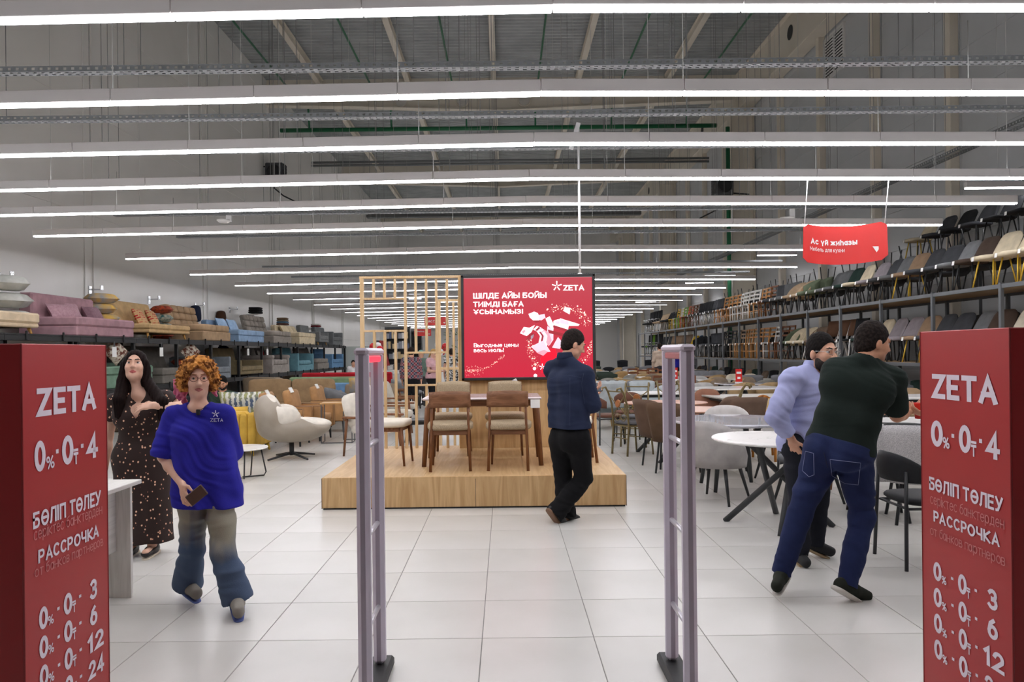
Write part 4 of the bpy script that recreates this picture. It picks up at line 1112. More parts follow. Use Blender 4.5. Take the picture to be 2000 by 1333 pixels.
def hand_field(f, w, hd, palm, th, s=1.0, curl=.5, spread=.012):
    """w wrist, hd finger direction, palm = direction the palm faces, th = thumb side"""
    D = unit(hd); N = V3(palm) - D * float(V3(palm) @ D); N = unit(N); T = np.cross(D, N); T = T if float(T @ V3(th)) > 0 else -T
    w = V3(w); c = w + D * .045 * s
    f.ell(c, (.020 * s + .02 * s, .050 * s, .016 * s), (T, D, N), .02)
    for i, ln in enumerate((.072, .080, .074, .058)):
        o = c + D * .035 * s + T * (.030 - .020 * i) * s
        d1 = unit(D + T * (spread * (1.5 - i)) * 8 + N * curl * .6); m = o + d1 * ln * .5 * s
        d2 = unit(D * (1 - curl) + N * curl * 1.6); e = m + d2 * ln * .5 * s
        f.cone(o, m, .0095 * s, .0085 * s, .006).cone(m, e, .0085 * s, .007 * s, .004)
    o = c - D * .015 * s + T * .030 * s; m = o + unit(T + D * .8 + N * .3) * .032 * s; e = m + unit(D + T * .2 + N * curl) * .032 * s
    f.cone(o, m, .013 * s, .010 * s, .01).cone(m, e, .010 * s, .008 * s, .004)
FIELDS = {}
def hit(f, px, py, lift=.002):                 # where the line of sight through a pixel meets a garment
    x, z = ray(px, py); d = unit((x, 1, z)); p = np.array([[0, 0, EYE]], dtype=np.float32) + d * 2.0
    for _ in range(160):
        e = float(f.ev(p)[0])
        if e < .0008: break
        p = p + d * max(.0006, e * .6)
    return Vector((p[0] - d * lift).tolist()) if float(f.ev(p)[0]) < .01 else None
def trail(f, pts, lift=.002):
    return [h_ for h_ in (hit(f, x, y, lift) for x, y in pts) if h_ is not None]
def person(label, J, o):
    """J: joint positions; o: look. Builds body (one mesh) plus clothing, hair and shoes as parts"""
    org = Vector((float(J['pel'][0]), float(J['pel'][1]), o.get('floor', 0.0)))
    t = thing('person', label, 'person', org)
    st = o.get('step', .006); fem = o.get('female', False); sc = o.get('hs', 1.0); wd = o.get('wide', 1.0)
    tf = unit(o['fwd']); up = unit(V3(J['neck']) - V3(J['pel'])); R = np.cross(tf, up); tfn = np.cross(up, R)
    pel, neck, head = V3(J['pel']), V3(J['neck']), V3(J['head'])
    chest = pel + (neck - pel) * .66; waist = pel + (neck - pel) * .30
    cw = (.135 if not fem else .115) * wd; ww = (.125 if not fem else .105) * wd * o.get('belly', 1.0); pw = (.135 if not fem else .14) * wd
    def torso(f, g=0.0, k=.05):
        f.cone(chest - R * (cw * .5), chest + R * (cw * .5), cw * .82 + g, k=k, n=tfn, fl=.80)
        f.cone(waist - R * (ww * .35), waist + R * (ww * .35), ww * .88 + g, k=k, n=tfn, fl=.85)
        f.cone(pel - R * (pw * .45), pel + R * (pw * .45), pw * .78 + g, k=k, n=tfn, fl=.9)
        for a in ('L', 'R'): f.cone(neck - up * .03, V3(J['sh' + a]), .050 + g * .6, .058 + g * .8, k=.05)
        if fem and not o.get('flat'):
            for a in (-1, 1): f.ell(chest + R * (a * .07 * wd) + tfn * .062 * wd - up * .02, (.066 + g * .7,) * 3, None, .10)
    body = Field(); torso(body, -.012)
    L, (HR, HF, HU) = head_field(body, head, o['hfwd'], o.get('hup', (0, 0, 1)), sc, fem)
    body.cone(neck - up * .02, head - HU * .07 * sc - HF * .015, .056 * (.86 if fem else 1.0) * wd ** .3, .050 * (.86 if fem else 1.0), k=.03)
    am = o.get('arm', 1.0) * (.88 if fem else 1.0)
    for a in ('L', 'R'):
        if 'el' + a not in J: continue
        sh, el, wr = V3(J['sh' + a]), V3(J['el' + a]), V3(J['wr' + a])
        body.cone(sh, el, .050 * am, .040 * am, .03).cone(el, el + (wr - el) * .35, .040 * am, .041 * am, .02).cone(el + (wr - el) * .35, wr, .041 * am, .026 * am, .02)
        hd, pl, th, cu = o['hand' + a]; hand_field(body, wr, hd, pl, th, o.get('handscale', 1.0), cu)
    for a in ('L', 'R'):
        hp, kn, an, to = [V3(J[x + a]) for x in ('hip', 'kn', 'an', 'to')]
        body.cone(hp, kn, .080 * wd, .052, .04).cone(kn, kn + (an - kn) * .3, .052, .054, .03).cone(kn + (an - kn) * .3, an, .054, .034, .03)
        fd = unit(to - an); body.cone(an + (to - an) * .12 - np.array((0, 0, .03)), to, .034, .026, .02)
    b = part('body', body.mesh('body', skin(*o['skin']), st, org), None, t)
    # eyes, brows, lips
    for a in (-1, 1):
        c = Vector(L(a * .031, .0745, .0)) - org
        e = part('eye', MB().lathe([(.0118 * sc * math.sin(PI * i / 8), -.0118 * sc * math.cos(PI * i / 8)) for i in range(1, 8)], 12), mat('eye white', '#c9c2bc', .3), t, loc=c)
        g = Vector(o.get('gaze', HF)).normalized()
        part('iris', MB().lathe([(.0066 * sc, 0), (.0052 * sc, .0015), (.001, .002)], 12), mat('iris dark', '#2a1d16', .3), e, rot=g.to_track_quat('Z', 'Y').to_euler(), loc=g * .0108 * sc)
        f = Field().cone(L(a * .014, .0935, .022), L(a * .034, .090, .027), .0038 * sc, .0035 * sc, .004).cone(L(a * .034, .090, .027), L(a * .050, .077, .020), .0035 * sc, .002 * sc, .004)
        part('eyebrow', f.mesh('eyebrow', mat('brow ' + o['brow'], o['brow'], .8), .0025, org), None, t)
    f = Field()
    for a in (-1, 1):
        f.cone(L(a * .021, .0815, -.0705), L(a * .005, .0895, -.0655), .0028 * sc, .0056 * sc, .003)
        f.cone(L(a * .019, .0815, -.0735), L(0, .0885, -.0775), .0030 * sc, .0068 * sc, .003)
    part('lips', f.mesh('lips', mat('lips ' + o.get('lips', '#b0655a'), o.get('lips', '#b0655a'), .45), .002, org), None, t)
    # hair
    h = o.get('hair', 'short'); hm = mat('hair ' + o['haircol'], o['haircol'], .8, kind='boucle', col2=o.get('hair2', o['haircol']), scale=60, bump=.15, spec=.12)
    if h == 'long': hm = mat('straight ' + o['haircol'], o['haircol'], .75, kind='wood', col2=o.get('hair2', o['haircol']), scale=9, bump=.1, spec=.08)
    if h == 'curly': hm = mat('curls ' + o['haircol'], o['haircol'], .8, kind='boucle', col2=o.get('hair2', o['haircol']), scale=26, bump=.3, spec=.1)
    f = Field()
    if h == 'short':
        f.ell(L(0, -.018, .028), [x * sc for x in (.0805, .102, .106)], (HR, HF, HU), .02)
        f.ell(L(0, -.055, -.03), [x * sc for x in (.070, .055, .07)], (HR, HF, HU), .03)
        f.wave(curls(.0016, 170)); f.ell(L(0, .085, -.055), [x * sc for x in (.088, .080, .118)], (HR, HF, HU), .01, True)
        f.cut(L(0, 0, -.085), -HU); f.ell(L(.085, .035, -.075), [x * sc for x in (.03, .05, .07)], (HR, HF, HU), .01, True).ell(L(-.085, .035, -.075), [x * sc for x in (.03, .05, .07)], (HR, HF, HU), .01, True)
    elif h == 'curly':
        f.ell(L(0, -.02, .035), [x * sc for x in (.112, .120, .110)], (HR, HF, HU), .03)
        f.ell(L(-.085, -.01, -.02), [x * sc for x in (.045, .06, .075)], (HR, HF, HU), .03).ell(L(.085, -.01, -.02), [x * sc for x in (.045, .06, .07)], (HR, HF, HU), .03)
        f.wave(curls(.0085, 150)); f.ell(L(0, .10, -.045), [x * sc for x in (.066, .085, .112)], (HR, HF, HU), .012, True)
    elif h == 'long':
        f.ell(L(0, -.018, .028), [x * sc for x in (.084, .104, .100)], (HR, HF, HU), .02)
        lo_ = o['hairlow']
        for a in (-1, 1):
            f.cone(L(a * .070, -.015, .01), L(a * .085, -.02, -.12), .034 * sc, .038 * sc, .02)
            f.cone(L(a * .085, -.02, -.12), V3(lo_[a]), .040 * sc, .044 * sc, .02).cone(V3(lo_[a]), V3(lo_[a]) - np.array((0, 0, .12)), .044 * sc, .028 * sc, .02)
        f.cone(L(0, -.07, -.02), L(0, -.085, -.25), .07 * sc, .07 * sc, .05)
        f.cone(L(0, .07, -.125), V3(neck) + tfn * .20 - up * .22, .050, .050, .012, True)
        f.wave(lambda p: .0022 * np.sin((p @ HR.astype(np.float32)) * 260 + 2 * np.sin(p[:, 2] * 9)))
        f.ell(L(0, .10, -.035), [x * sc for x in (.064, .09, .108)], (HR, HF, HU), .010, True)
    elif h == 'tail':
        f.ell(L(0, -.018, .028), [x * sc for x in (.082, .101, .099)], (HR, HF, HU), .02).cone(L(0, -.10, .0), L(0, -.13, -.16), .03, .02, .03)
        f.ell(L(0, .085, -.055), [x * sc for x in (.088, .080, .118)], (HR, HF, HU), .01, True)
    elif h == 'cap':
        f.ell(L(0, -.01, .04), [x * sc for x in (.088, .108, .090)], (HR, HF, HU), .02).cut(L(0, 0, .02), -HU)
        f.ell(L(0, .10, .03), [x * sc for x in (.07, .06, .010)], (HR, HF, HU), .01)
    part('cap' if h == 'cap' else 'hair', f.mesh('hair', hm, max(.004, st * .75), org), None, t)
    if 'hairtips' in o:
        q = Field()
        for a_, b_ in o['hairtips'][1]: q.cone(a_, b_, .026, .012, .02)
        q.wave(curls(.006, 130)); part('hair_tips', q.mesh('hair_tips', mat('hair ' + o['hairtips'][0], o['hairtips'][0], .6), .006, org), None, t)
    if o.get('beard'):
        f = Field().ell(L(0, .028, -.075), [x * sc for x in (.0610, .0665, .068)], (HR, HF, HU), .02).ell(L(0, .056, -.106), [x * sc for x in (.036, .034, .028)], (HR, HF, HU), .02)
        for a in (-1, 1): f.ell(L(a * .054, .012, -.075), [x * sc for x in (.017, .036, .038)], (HR, HF, HU), .02)
        f.wave(curls(.0012, 200)); f.ell(L(0, .09, -.035), [x * sc for x in (.046, .05, .045)], (HR, HF, HU), .008, True).ell(L(0, .105, -.072), [x * sc for x in (.024, .03, .014)], (HR, HF, HU), .004, True)
        f.cut(L(0, 0, -.028), HU)
        f.cut(L(0, -.005, 0), -HF, .02)
        part('beard', f.mesh('beard', mat('hair ' + o['beard'], o['beard'], .8), .004, org), None, t)
    if o.get('glasses'):
        q = MB()
        for a in (-1, 1):
            q.tube([Vector(L(a * (.031 + .0) + .024 * math.cos(w) * 1.0, .104, .0 + .019 * math.sin(w))) - org for w in [2 * PI * k / 14 for k in range(15)]], .0014, 5)
            q.tube([Vector(L(a * .055, .102, .004)) - org, Vector(L(a * .078, .02, .004)) - org, Vector(L(a * .080, -.01, -.004)) - org], .0015, 5)
        q.tube([Vector(L(-.008, .106, .003)) - org, Vector(L(.008, .106, .003)) - org], .0015, 5)
        part('glasses', q, mat('frame ' + o['glasses'], o['glasses'], .25, .6), t)
    # clothing
    for cl in o['clothes']:
        f = Field(); kd = cl[0]; m = cl[1]; c = cl[2]
        if kd == 'shirt':
            g = c.get('g', .012); torso(f, g, .06)
            if c.get('boxy'):
                for a in (-1, 1): f.cone(chest + R * (a * .075), pel - up * .14 + R * (a * .085), c['boxy'], c['boxy'] + .016, k=.06, n=tfn, fl=1.22)
            if c.get('hem_flare'):
                f.cone(pel - R * (pw * .5) + up * .05, pel + R * (pw * .5) + up * .05, pw * .8 + g + c['hem_flare'], k=.06, n=tfn, fl=.85)
                f.cone(pel - R * (pw * .5) - up * .08, pel + R * (pw * .5) - up * .08, pw * .8 + g + c['hem_flare'], k=.06, n=tfn, fl=.85)
            cuffs = []
            for a in ('L', 'R'):
                if 'el' + a not in J: continue
                sh, el, wr = V3(J['sh' + a]), V3(J['el' + a]), V3(J['wr' + a]); sl = c.get('sleeve' + a, c.get('sleeve', 1.0)); sg = c.get('sg', .016); fl = c.get('sfl', .0)
                if sl <= 1: e = sh + (el - sh) * sl; f.cone(sh, e, .054 * am + sg, .046 * am + sg + fl, c.get('sk', .04)); cuffs.append((e, el - sh, .10))
                else:
                    e = el + (wr - el) * (sl - 1); f.cone(sh, el, .054 * am + sg, .048 * am + sg, .04).cone(el, e, .048 * am + sg, .036 * am + sg * .8, .02); cuffs.append((e, wr - el, .08))
            if c.get('fold', 1): f.wave(fold(.003 * c.get('fold', 1), 30, 1.0)); f.wave(fold(.0025 * c.get('fold', 1), 90, 3.0, (.5, .3, 1)))
            if c.get('vfold'): f.wave(lambda p, vf=c['vfold']: vf * np.sin((p @ R.astype(np.float32)) * 46 + 3 * np.sin(p[:, 2] * 5)) * np.clip((chest[2] - p[:, 2]) * 2.5, 0, 1))
            # trims: cuffs (small sphere cut past the sleeve end), hem and neck
            for (e, dr, rr) in cuffs:
                n = unit(dr); f.ell(e + n * (rr + .0), (rr * 1.0, rr * 1.0, rr * 1.0), None, .004, True)
            hem = c['hem']; f.cut(hem, c.get('hemn', (0, 0, -1)))
            f.cone(neck + tfn * c.get('vneck', .015) - up * c.get('vdepth', .0), neck + up * .2 + tfn * .03, c.get('neckr', .068), .12, .008, True)
        elif kd == 'collar':
            f.cone(neck - R * .0 - up * .005, neck + up * .045 + tfn * .012, .079, .071, .01); f.cone(neck - up * .05, neck + up * .15 + tfn * .02, .060, .064, .004, True).cut(neck + up * .042, up).cut(neck - up * .02, -up)
            f.ell(neck + tfn * .09 + up * .02, (.028, .05, .06), (R, tfn, up), .006, True)
        elif kd == 'pants':
            g = c.get('g', .012)
            f.cone(pel - R * (pw * .45), pel + R * (pw * .45), pw * .80 + g, k=.05, n=tfn, fl=.92)
            f.cone(waist - R * (ww * .35), waist + R * (ww * .35), ww * .88 + g - .004, k=.05, n=tfn, fl=.86)
            if not fem or True:
                for a in (-1, 1): f.ell(pel + R * (a * .07) - tfn * .06 - up * .04, (.085 * wd + g, .075 * wd + g, .09 * wd + g), (R, tfn, up), .04)
            for a in ('L', 'R'):
                hp, kn, an = [V3(J[x + a]) for x in ('hip', 'kn', 'an')]; fl = c.get('flare', .0); e = an + (an - kn) * c.get('ext', .0)
                f.cone(hp, kn, .092 * wd + g, .062 + g, .03).cone(kn, kn + (e - kn) * .4, .062 + g, .060 + g + fl * .3, .03).cone(kn + (e - kn) * .4, e, .060 + g + fl * .3, .050 + g + fl, .02)
            f.wave(fold(.0055 * c.get('fold', 1), 30, 2.0)); f.wave(fold(.003 * c.get('fold', 1), 75, 5.0, (.4, .2, 1)))
            f.cut(c.get('top', pel + up * .12), up)
            for a in ('L', 'R'):
                kn, an = V3(J['kn' + a]), V3(J['an' + a]); e = an + (an - kn) * c.get('ext', .0); n = unit(an - kn); f.ell(e + n * .122, (.13, .13, .13), None, .004, True)
        elif kd == 'dress':
            torso(f, .014, .05)
            for a in ('L', 'R'):
                if 'el' + a in J:
                    sh, el = V3(J['sh' + a]), V3(J['el' + a]); e = sh + (el - sh) * .42; f.cone(sh, e, .062, .066, .03); 
            k0 = pel + np.array((0, 0, .0)); k1 = V3(c['hem'])
            f.cone(k0 - R * .05, k1 - R * .07, .150, .150, .06, n=tfn, fl=.85).cone(k0 + R * .05, k1 + R * .07, .150, .150, .06, n=tfn, fl=.85)
            f.wave(lambda p: .012 * np.sin((p @ R.astype(np.float32)) * 42 + 2 * np.sin(p[:, 2] * 4)) * np.clip((pel[2] + .05 - p[:, 2]) * 1.6, 0, 1))
            f.cut(k1, (0, 0, -1))
            for a in ('L', 'R'):
                if 'el' + a in J:
                    sh, el = V3(J['sh' + a]), V3(J['el' + a]); n = unit(el - sh); f.ell(sh + (el - sh) * .42 + n * .085, (.085,) * 3, None, .004, True)
            f.cone(neck + tfn * .12 - up * .22, neck + up * .1 + tfn * .09, .014, .115, .008, True)
        part(c.get('name', kd), f.mesh(kd, m, c.get('step', st), org), None, t); FIELDS[c.get('name', kd)] = f
    for a in ('L', 'R'):
        if 'shoe' not in o: break
        sm_, so = o['shoe']; an, to = V3(J['an' + a]), V3(J['to' + a]); fd = unit(to - an); upn = unit(np.array((0, 0, 1.0)) - fd * fd[2]) if abs(fd[2]) < .9 else unit(tfn)
        h0 = an - fd * .05; sd = np.cross(fd, upn); b0 = h0 - upn * .055 * o.get('ankle', 1.0); b1 = to - upn * .018
        f = Field().cone(b0 + upn * .03, b1 + upn * .02, .040, .034, .02, n=upn, fl=1.15).cone(an - upn * .02, b0 + (b1 - b0) * .45 + upn * .03, .042, .036, .03)
        f.cut(b0 + upn * .004, -upn); f.cut(an + upn * .035 * (0.0 if o.get('lowshoe') else 1.0), upn)
        s = part('shoe', f.mesh('shoe', sm_, .005, org), None, t)
        f = Field().cone(b0, b1 - upn * .004, .045, .040, .02).cut(b0 + upn * .010, upn).cut(b0 - upn * .014, -upn); 
        part('sole', f.mesh('sole', so, .005, org), None, s)
    return t, L
# ------------------------------------------------------------------ sofa rack along the left wall
ZU, ZD, XS = 1.93, .90, -7.80
rk = thing('sofa_rack', 'long black two-level sofa display rack along the white wall', 'rack', (XS - .65, 23.0, 0))
RB = metal('#0d0d0e', .6)
yy = 9.4; bays = []
while yy < 37.5: bays.append(yy); yy += 2.05
for z in (ZU, ZD):
    for i in range(len(bays) - 1):
        part('deck', lambda q: q.box((0, 0, 0), (1.42, 2.046, .03), .004), RB, rk, key='rkd', loc=(-.02, (bays[i] + bays[i + 1]) / 2 - 23, z - .016))
        part('front_beam', lambda q: q.box((0, 0, 0), (.05, 2.046, .085), .004), RB, rk, key='rkb', loc=(.67, (bays[i] + bays[i + 1]) / 2 - 23, z - .074))
        for dy in (-.5, .5): part('clip', lambda q: q.box((0, 0, 0), (.03, .035, .15), .008), RB, rk, key='rkc', loc=(.70, (bays[i] + bays[i + 1]) / 2 - 23 + dy, z - .03))
for y in bays:
    for x in (.62, -.70): part('post', lambda q: q.box((0, 0, ZU / 2), (.07, .07, ZU - .03), .004), RB, rk, key='rkp', loc=(x, y - 23, 0))
def on_rack(label, y0, y1, z, cloth, Dp=1.0, **k):
    return sofa(label, (XS - Dp / 2 + .02, (y0 + y1) / 2, z), -PI / 2, y1 - y0, Dp, cloth, **k)
OAKL = wood('#d9a55c', '#c18c45')
c_sand, c_pink, c_bei, c_tan, c_blue, c_grey, c_crm, c_dgr = [fab(c) for c in ('#d8c4a6', '#b58f97', '#d2b282', '#b79a79', '#8fabc9', '#958d84', '#d6c6a6', '#6d7070')]
g = 'sofas on the upper rack level'
on_rack('sand coloured sofa bed on oak legs, leftmost on the upper rack', 10.35, 12.35, ZU, c_sand, seat=.34, back=.85, leg=OAKL, leg_h=.10, lean=.25, group=g)
on_rack('dusty pink sofa bed with box base on the upper rack', 13.45, 15.5, ZU, c_pink, 1.08, seat=.35, back=.80, lean=.02, back_t=.26, group=g)
on_rack('beige sofa bed on pale tapered legs, upper rack between pink and tan', 16.2, 18.25, ZU, c_bei, 1.0, seat=.33, back=.88, leg=OAKL, leg_h=.13, lean=.28, back_t=.16, group=g)
on_rack('tan sofa bed with tufted tall back on the upper rack', 19.05, 20.95, ZU, c_tan, 1.05, seat=.42, back=.95, lean=.25, style='tuft', n_seat=2, group=g)
on_rack('light blue velvet sofa bed on the upper rack', 21.6, 23.85, ZU, c_blue, 1.1, seat=.36, back=.66, lean=.05, group=g)
on_rack('grey tufted sofa bed with waterfall seat on the upper rack', 24.9, 26.95, ZU, c_grey, 1.05, seat=.42, back=.98, lean=.25, style='tuft', n_seat=2, group=g)
on_rack('cream box sofa with loose cushions on the upper rack', 28.0, 30.3, ZU, c_crm, 1.1, seat=.45, back=.74, lean=.05, group=g)
on_rack('grey armchair on wooden legs on the upper rack', 31.0, 32.6, ZU, fab('#7c7e7d'), 1.0, seat=.40, back=.85, arm='box', arm_w=.14, arm_h=.55, leg=OAKL, leg_h=.12, group=g, nm='armchair', cat='armchair')
on_rack('charcoal box armchair at the far end of the upper rack', 33.4, 35.4, ZU, c_dgr, 1.0, seat=.38, back=.85, arm='box', arm_w=.16, arm_h=.62, group=g, nm='armchair', cat='armchair')
g = 'sofas on the lower rack level'
on_rack('green velvet bench sofa on the lower rack behind the woman', 13.9, 16.3, ZD, fab('#7d9c86'), 1.0, seat=.44, back=.50, group=g)
on_rack('grey sofa with slanted back on the lower rack behind the woman', 16.8, 18.9, ZD, fab('#7f7a72'), 1.0, seat=.36, back=.88, lean=.3, back_t=.16, group=g)
on_rack('blue-grey daybed with bolster on the lower rack', 19.3, 20.95, ZD, fab('#8b9299'), 1.0, seat=.32, back=.62, arm='box', arm_h=.60, arm_w=.09, group=g)
on_rack('olive settee with button back and thin arms on the lower rack', 21.75, 23.75, ZD, fab('#8c7e60'), 1.0, seat=.30, back=.86, arm='box', arm_h=.48, arm_w=.08, leg=RB, leg_h=.06, lean=.2, group=g)
on_rack('grey channelled sofa with rolled arms on the lower rack', 24.7, 26.65, ZD, fab('#a29b94'), 1.05, seat=.46, back=.88, arm='roll', arm_h=.62, arm_w=.18, style='channel', lean=.25, group=g)
on_rack('teal armchair on the lower rack', 27.75, 30.0, ZD, fab('#6f9ba6'), 1.0, seat=.40, back=.90, arm='box', arm_h=.68, arm_w=.14, lean=.12, style='puffy', group=g, nm='armchair', cat='armchair')
on_rack('slim grey armless chair bed on the lower rack', 30.7, 32.6, ZD, fab('#8d8780'), 1.0, seat=.44, back=.90, lean=.2, style='channel', group=g, nm='armchair', cat='armchair')
on_rack('denim blue armchair at the far end of the lower rack', 33.2, 35.5, ZD, fab('#6e97bd'), 1.0, seat=.40, back=.88, arm='box', arm_h=.64, arm_w=.16, group=g, nm='armchair', cat='armchair')
g = 'sofas under the rack'
for i, (a, b, c, n_) in enumerate(((15.0, 17.0, '#6b5a4c', 'dark brown'), (20.0, 22.0, '#565250', 'charcoal'), (24.4, 26.6, '#6a6866', 'grey quilted'), (28.0, 30.0, '#8b7b69', 'taupe'), (32.0, 34.2, '#7a3a36', 'brick red'))):
    on_rack('%s sofa on the floor under the rack' % n_, a, b, 0, fab(c), .95, seat=.40, back=.78, style='channel', group=g)

# cushions and throws on the rack
LP = mat('dusty pink plush', '#c39ea6', .9, kind='fabric', col2='#b08892', scale=20, bump=.3)
DP = mat('mauve plush', '#93727c', .9, kind='fabric', col2='#82626c', scale=20, bump=.3)
GRYP = mat('pale grey satin', '#bfc0ba', .45, kind='fabric', col2='#aeb0aa', scale=9, bump=.2)
def rackp(px, py, D): return P(px, py, D)
c = P(125, 603, 13.9); pillow('long pink plush bolster on the pink sofa', (XS - .62, 14.15, ZU + .45), (PI / 2 - .5, 0, PI / 2), .95, .36, .22, LP)
pillow('patterned pink cushion behind the bolster on the pink sofa', (XS - .80, 14.65, ZU + .50), (PI / 2 - .3, 0, PI / 2), .5, .4, .16, LP)
pillow('round mauve cushion at the end of the pink sofa', (XS - .62, 15.1, ZU + .46), (PI / 2 - .5, 0, PI / 2), .5, .38, .22, DP)
for i in range(3):
    p = P(55, 620 - i * 31, 12.7); pillow('pale grey satin cushion, %s in the stack beside the sand sofa' % ('bottom', 'middle', 'top')[i], (XS - .75, 12.75, ZU + .30 + i * .30), (.05, .04, .3 * i), .62, .62, .27, GRYP, 'grey satin cushion stack')
YS1 = mat('yellow grey striped', '#d3a94c', .8, kind='fabric', col2='#9a9c9c', scale=5)
for i in range(3): pillow('yellow and grey cushion, %s in the stack beyond the pink sofa' % ('bottom', 'middle', 'top')[i], (XS - .85, 15.85, ZU + .42 + i * .22), (.06, 0, .4 * i), .58, .55, .22, YS1, 'yellow cushion stack')
# patchwork cushions: blocks of colour over beige
def patch_mat():
    m = mat('patchwork cushion', '#cfae7c', .9); nt = m.node_tree; N = nt.nodes; L = nt.links
    tc = N.new('ShaderNodeTexCoord'); br = N.new('ShaderNodeTexBrick'); L.new(tc.outputs['Object'], br.inputs['Vector'])
    br.inputs['Scale'].default_value = 4.5; br.inputs['Color1'].default_value = lin('#b92a2b'); br.inputs['Color2'].default_value = lin('#cfae7c'); br.inputs['Mortar'].default_value = lin('#cfae7c'); br.inputs['Mortar Size'].default_value = .05; br.inputs['Bias'].default_value = -.1
    L.new(br.outputs[0], N['Principled BSDF'].inputs['Base Color']); return m
PM = patch_mat()
for i in range(2): pillow('beige cushion with red patchwork, %s on the beige sofa' % ('nearer one', 'farther one')[i], (XS - .60, 17.0 + .62 * i, ZU + .50), (PI / 2 - .45, 0, PI / 2 + .1), .45, .45, .15, PM, 'patchwork cushions')
OR = mat('orange brocade', '#b8451f', .7, kind='fabric', col2='#5d2a1c', scale=14); TEAL = mat('teal brocade', '#2f6a6c', .7, kind='fabric', col2='#c9c3b0', scale=14)
for i, m in enumerate((OR, TEAL, TEAL, OR)): pillow('%s brocade cushion, %s in the stack between beige and tan sofas' % (('orange', 'teal', 'teal', 'orange')[i], ('bottom', 'second', 'third', 'top')[i]), (XS - .85, 18.65, ZU + .12 + i * .22), (.05, 0, .3), .5, .5, .2, m, 'brocade cushion stack')
BV = mat('blue velvet cushion', '#9db8d3', .6, kind='fabric', col2='#7f9fc0', scale=8, bump=.2)
for i in range(2): pillow('blue velvet cushion on the light blue sofa, %s' % ('nearer', 'farther')[i], (XS - .70, 22.2 + .85 * i, ZU + .52), (PI / 2 - .4, 0, PI / 2), .62, .45, .18, BV, 'blue velvet cushions')
for i in range(3): pillow('%s cream cushion on the cream box sofa' % ORD[i], (XS - .70, 28.5 + .55 * i, ZU + .56), (PI / 2 - .5, 0, PI / 2), .6, .42, .2, c_crm, 'cream sofa cushions')
for i in range(2): pillow('grey cushion leaning in the rolled arm sofa, %s' % ('nearer', 'farther')[i], (XS - .60, 25.2 + .9 * i, ZD + .62), (PI / 2 - .35, 0, PI / 2 + .25), .42, .42, .15, fab('#8c857e'), 'grey sofa cushions')
o = part('bolster', MB().tube([(0, -.5, 0), (0, .5, 0)], .12, 16), fab('#868d95'), None, loc=(XS - .35, 20.0, ZD + .46)); tag(o, 'blue-grey bolster lying on the daybed', 'cushion')
MOS = mat('mosaic cushion', '#d9cfbd', .9, kind='boucle', col2='#6d3a2a', scale=16)
pillow('patterned diamond cushion hung under the upper rack deck', (XS - .1, 18.55, ZD + .74), (PI / 2, PI / 4, PI / 2 - .5), .42, .42, .12, MOS)
pillow('mosaic patterned cushion behind the red totem under the rack', (XS - .1, 15.0, ZU - .30), (PI / 2, PI / 4, PI / 2 - .5), .40, .40, .12, MOS)
pillow('rust orange brocade cushion on the grey slanted sofa', (XS - .3, 18.5, ZD + .46), (.2, 0, .8), .42, .42, .17, OR)
def stack(label, y, z, cols, w=.55, x=-8.9):
    for i, c in enumerate(cols):
        o = part('folded_throw', MB().soft((0, 0, 0), (.42, w, .08), 5, 4), fab(c), None, loc=(x, y, z + i * .075), rz=.05 * i); tag(o, '%s, %s from the bottom' % (label, ORD[i]), 'throw', label)
    bk = thing('wall_bracket', 'white wall bracket holding ' + label.replace('folded ', 'the '), 'bracket', (x - .2, y, z - .12))
    part('shelf_plate', MB().box((.15, 0, .055), (.42, .5, .015)), WHT, bk); part('arm', MB().box((-.1, 0, 0), (.5, .03, .1)), WHT, bk)
stack('folded black throws on the wall', 26.4, 3.05, ['#1b1b1c'] * 3)
stack('folded brown and blue throws on the wall', 29.6, 2.75, ['#6b4a40', '#5d7a92', '#84745f', '#7a6450'])
stack('folded patterned throws at the rack end', 34.8, 2.85, ['#7d2f35', '#d8d4cc'])
for i, (px, py) in enumerate(((8, 540), (186, 566), (300, 585), (389, 597), (455, 605))):
    c = P(px, py, 9.3 * 1444 / (987 - px)); b = thing('wall_bracket', 'small white metal bracket on the left wall, %s from the front' % ORD[i], 'bracket', (-9.41, c.y, c.z), 0, 'wall brackets')
    part('arm', MB().box((.14, 0, 0), (.28, .03, .03)), CHR, b); part('plate', MB().box((.01, 0, -.02), (.02, .12, .2)), CHR, b); part('hook', MB().box((.27, 0, .04), (.02, .1, .1)), CHR, b)
for i, (y, z, col, n_) in enumerate(((22.2, 2.8, '#232a3f', 'navy'), (24.2, 2.75, '#4a3122', 'brown'))):
    o = part('hanging_throw', MB().soft((0, 0, 0), (.25, .35, .5), 4, 5, fn=lambda w: (w.x, w.y * (1.15 - w.z), w.z)), fab(col), None, loc=(-9.29, y, z)); tag(o, '%s throw hung on the wall above the sofas' % n_, 'throw')
for i, (y, z, c, n_) in enumerate(((23.6, 1.55, '#1d2b63', 'royal blue'), (27.0, 1.45, '#b01f2b', 'red'))):
    o = part('hanging_throw', MB().soft((0, 0, 0), (.3, .6, .6), 4, 5, fn=lambda w: (w.x, w.y * (.8 - .6 * w.z), w.z)), fab(c), None, loc=(-9.0, y, z)); tag(o, '%s throw hung between the rack levels' % n_, 'throw')
def ptag(y, z):
    pass
for i, (px, py, D) in enumerate(((174, 670, 14.6), (305, 672, 16.6), (478, 675, 22.2), (513, 672, 24.0))):
    c = P(px, py, D); t = thing('price_card', 'white price card hung from the upper rack edge, %s from the left' % ORD[i], 'price tag', (XS + .08, c.y, ZU - .30), 0, 'rack price cards')
    part('card', MB().box((0, 0, 0), (.006, .16, .2)), TAGW, t); part('hanger', MB().box((0, 0, .15), (.005, .05, .12)), BLKL, t)

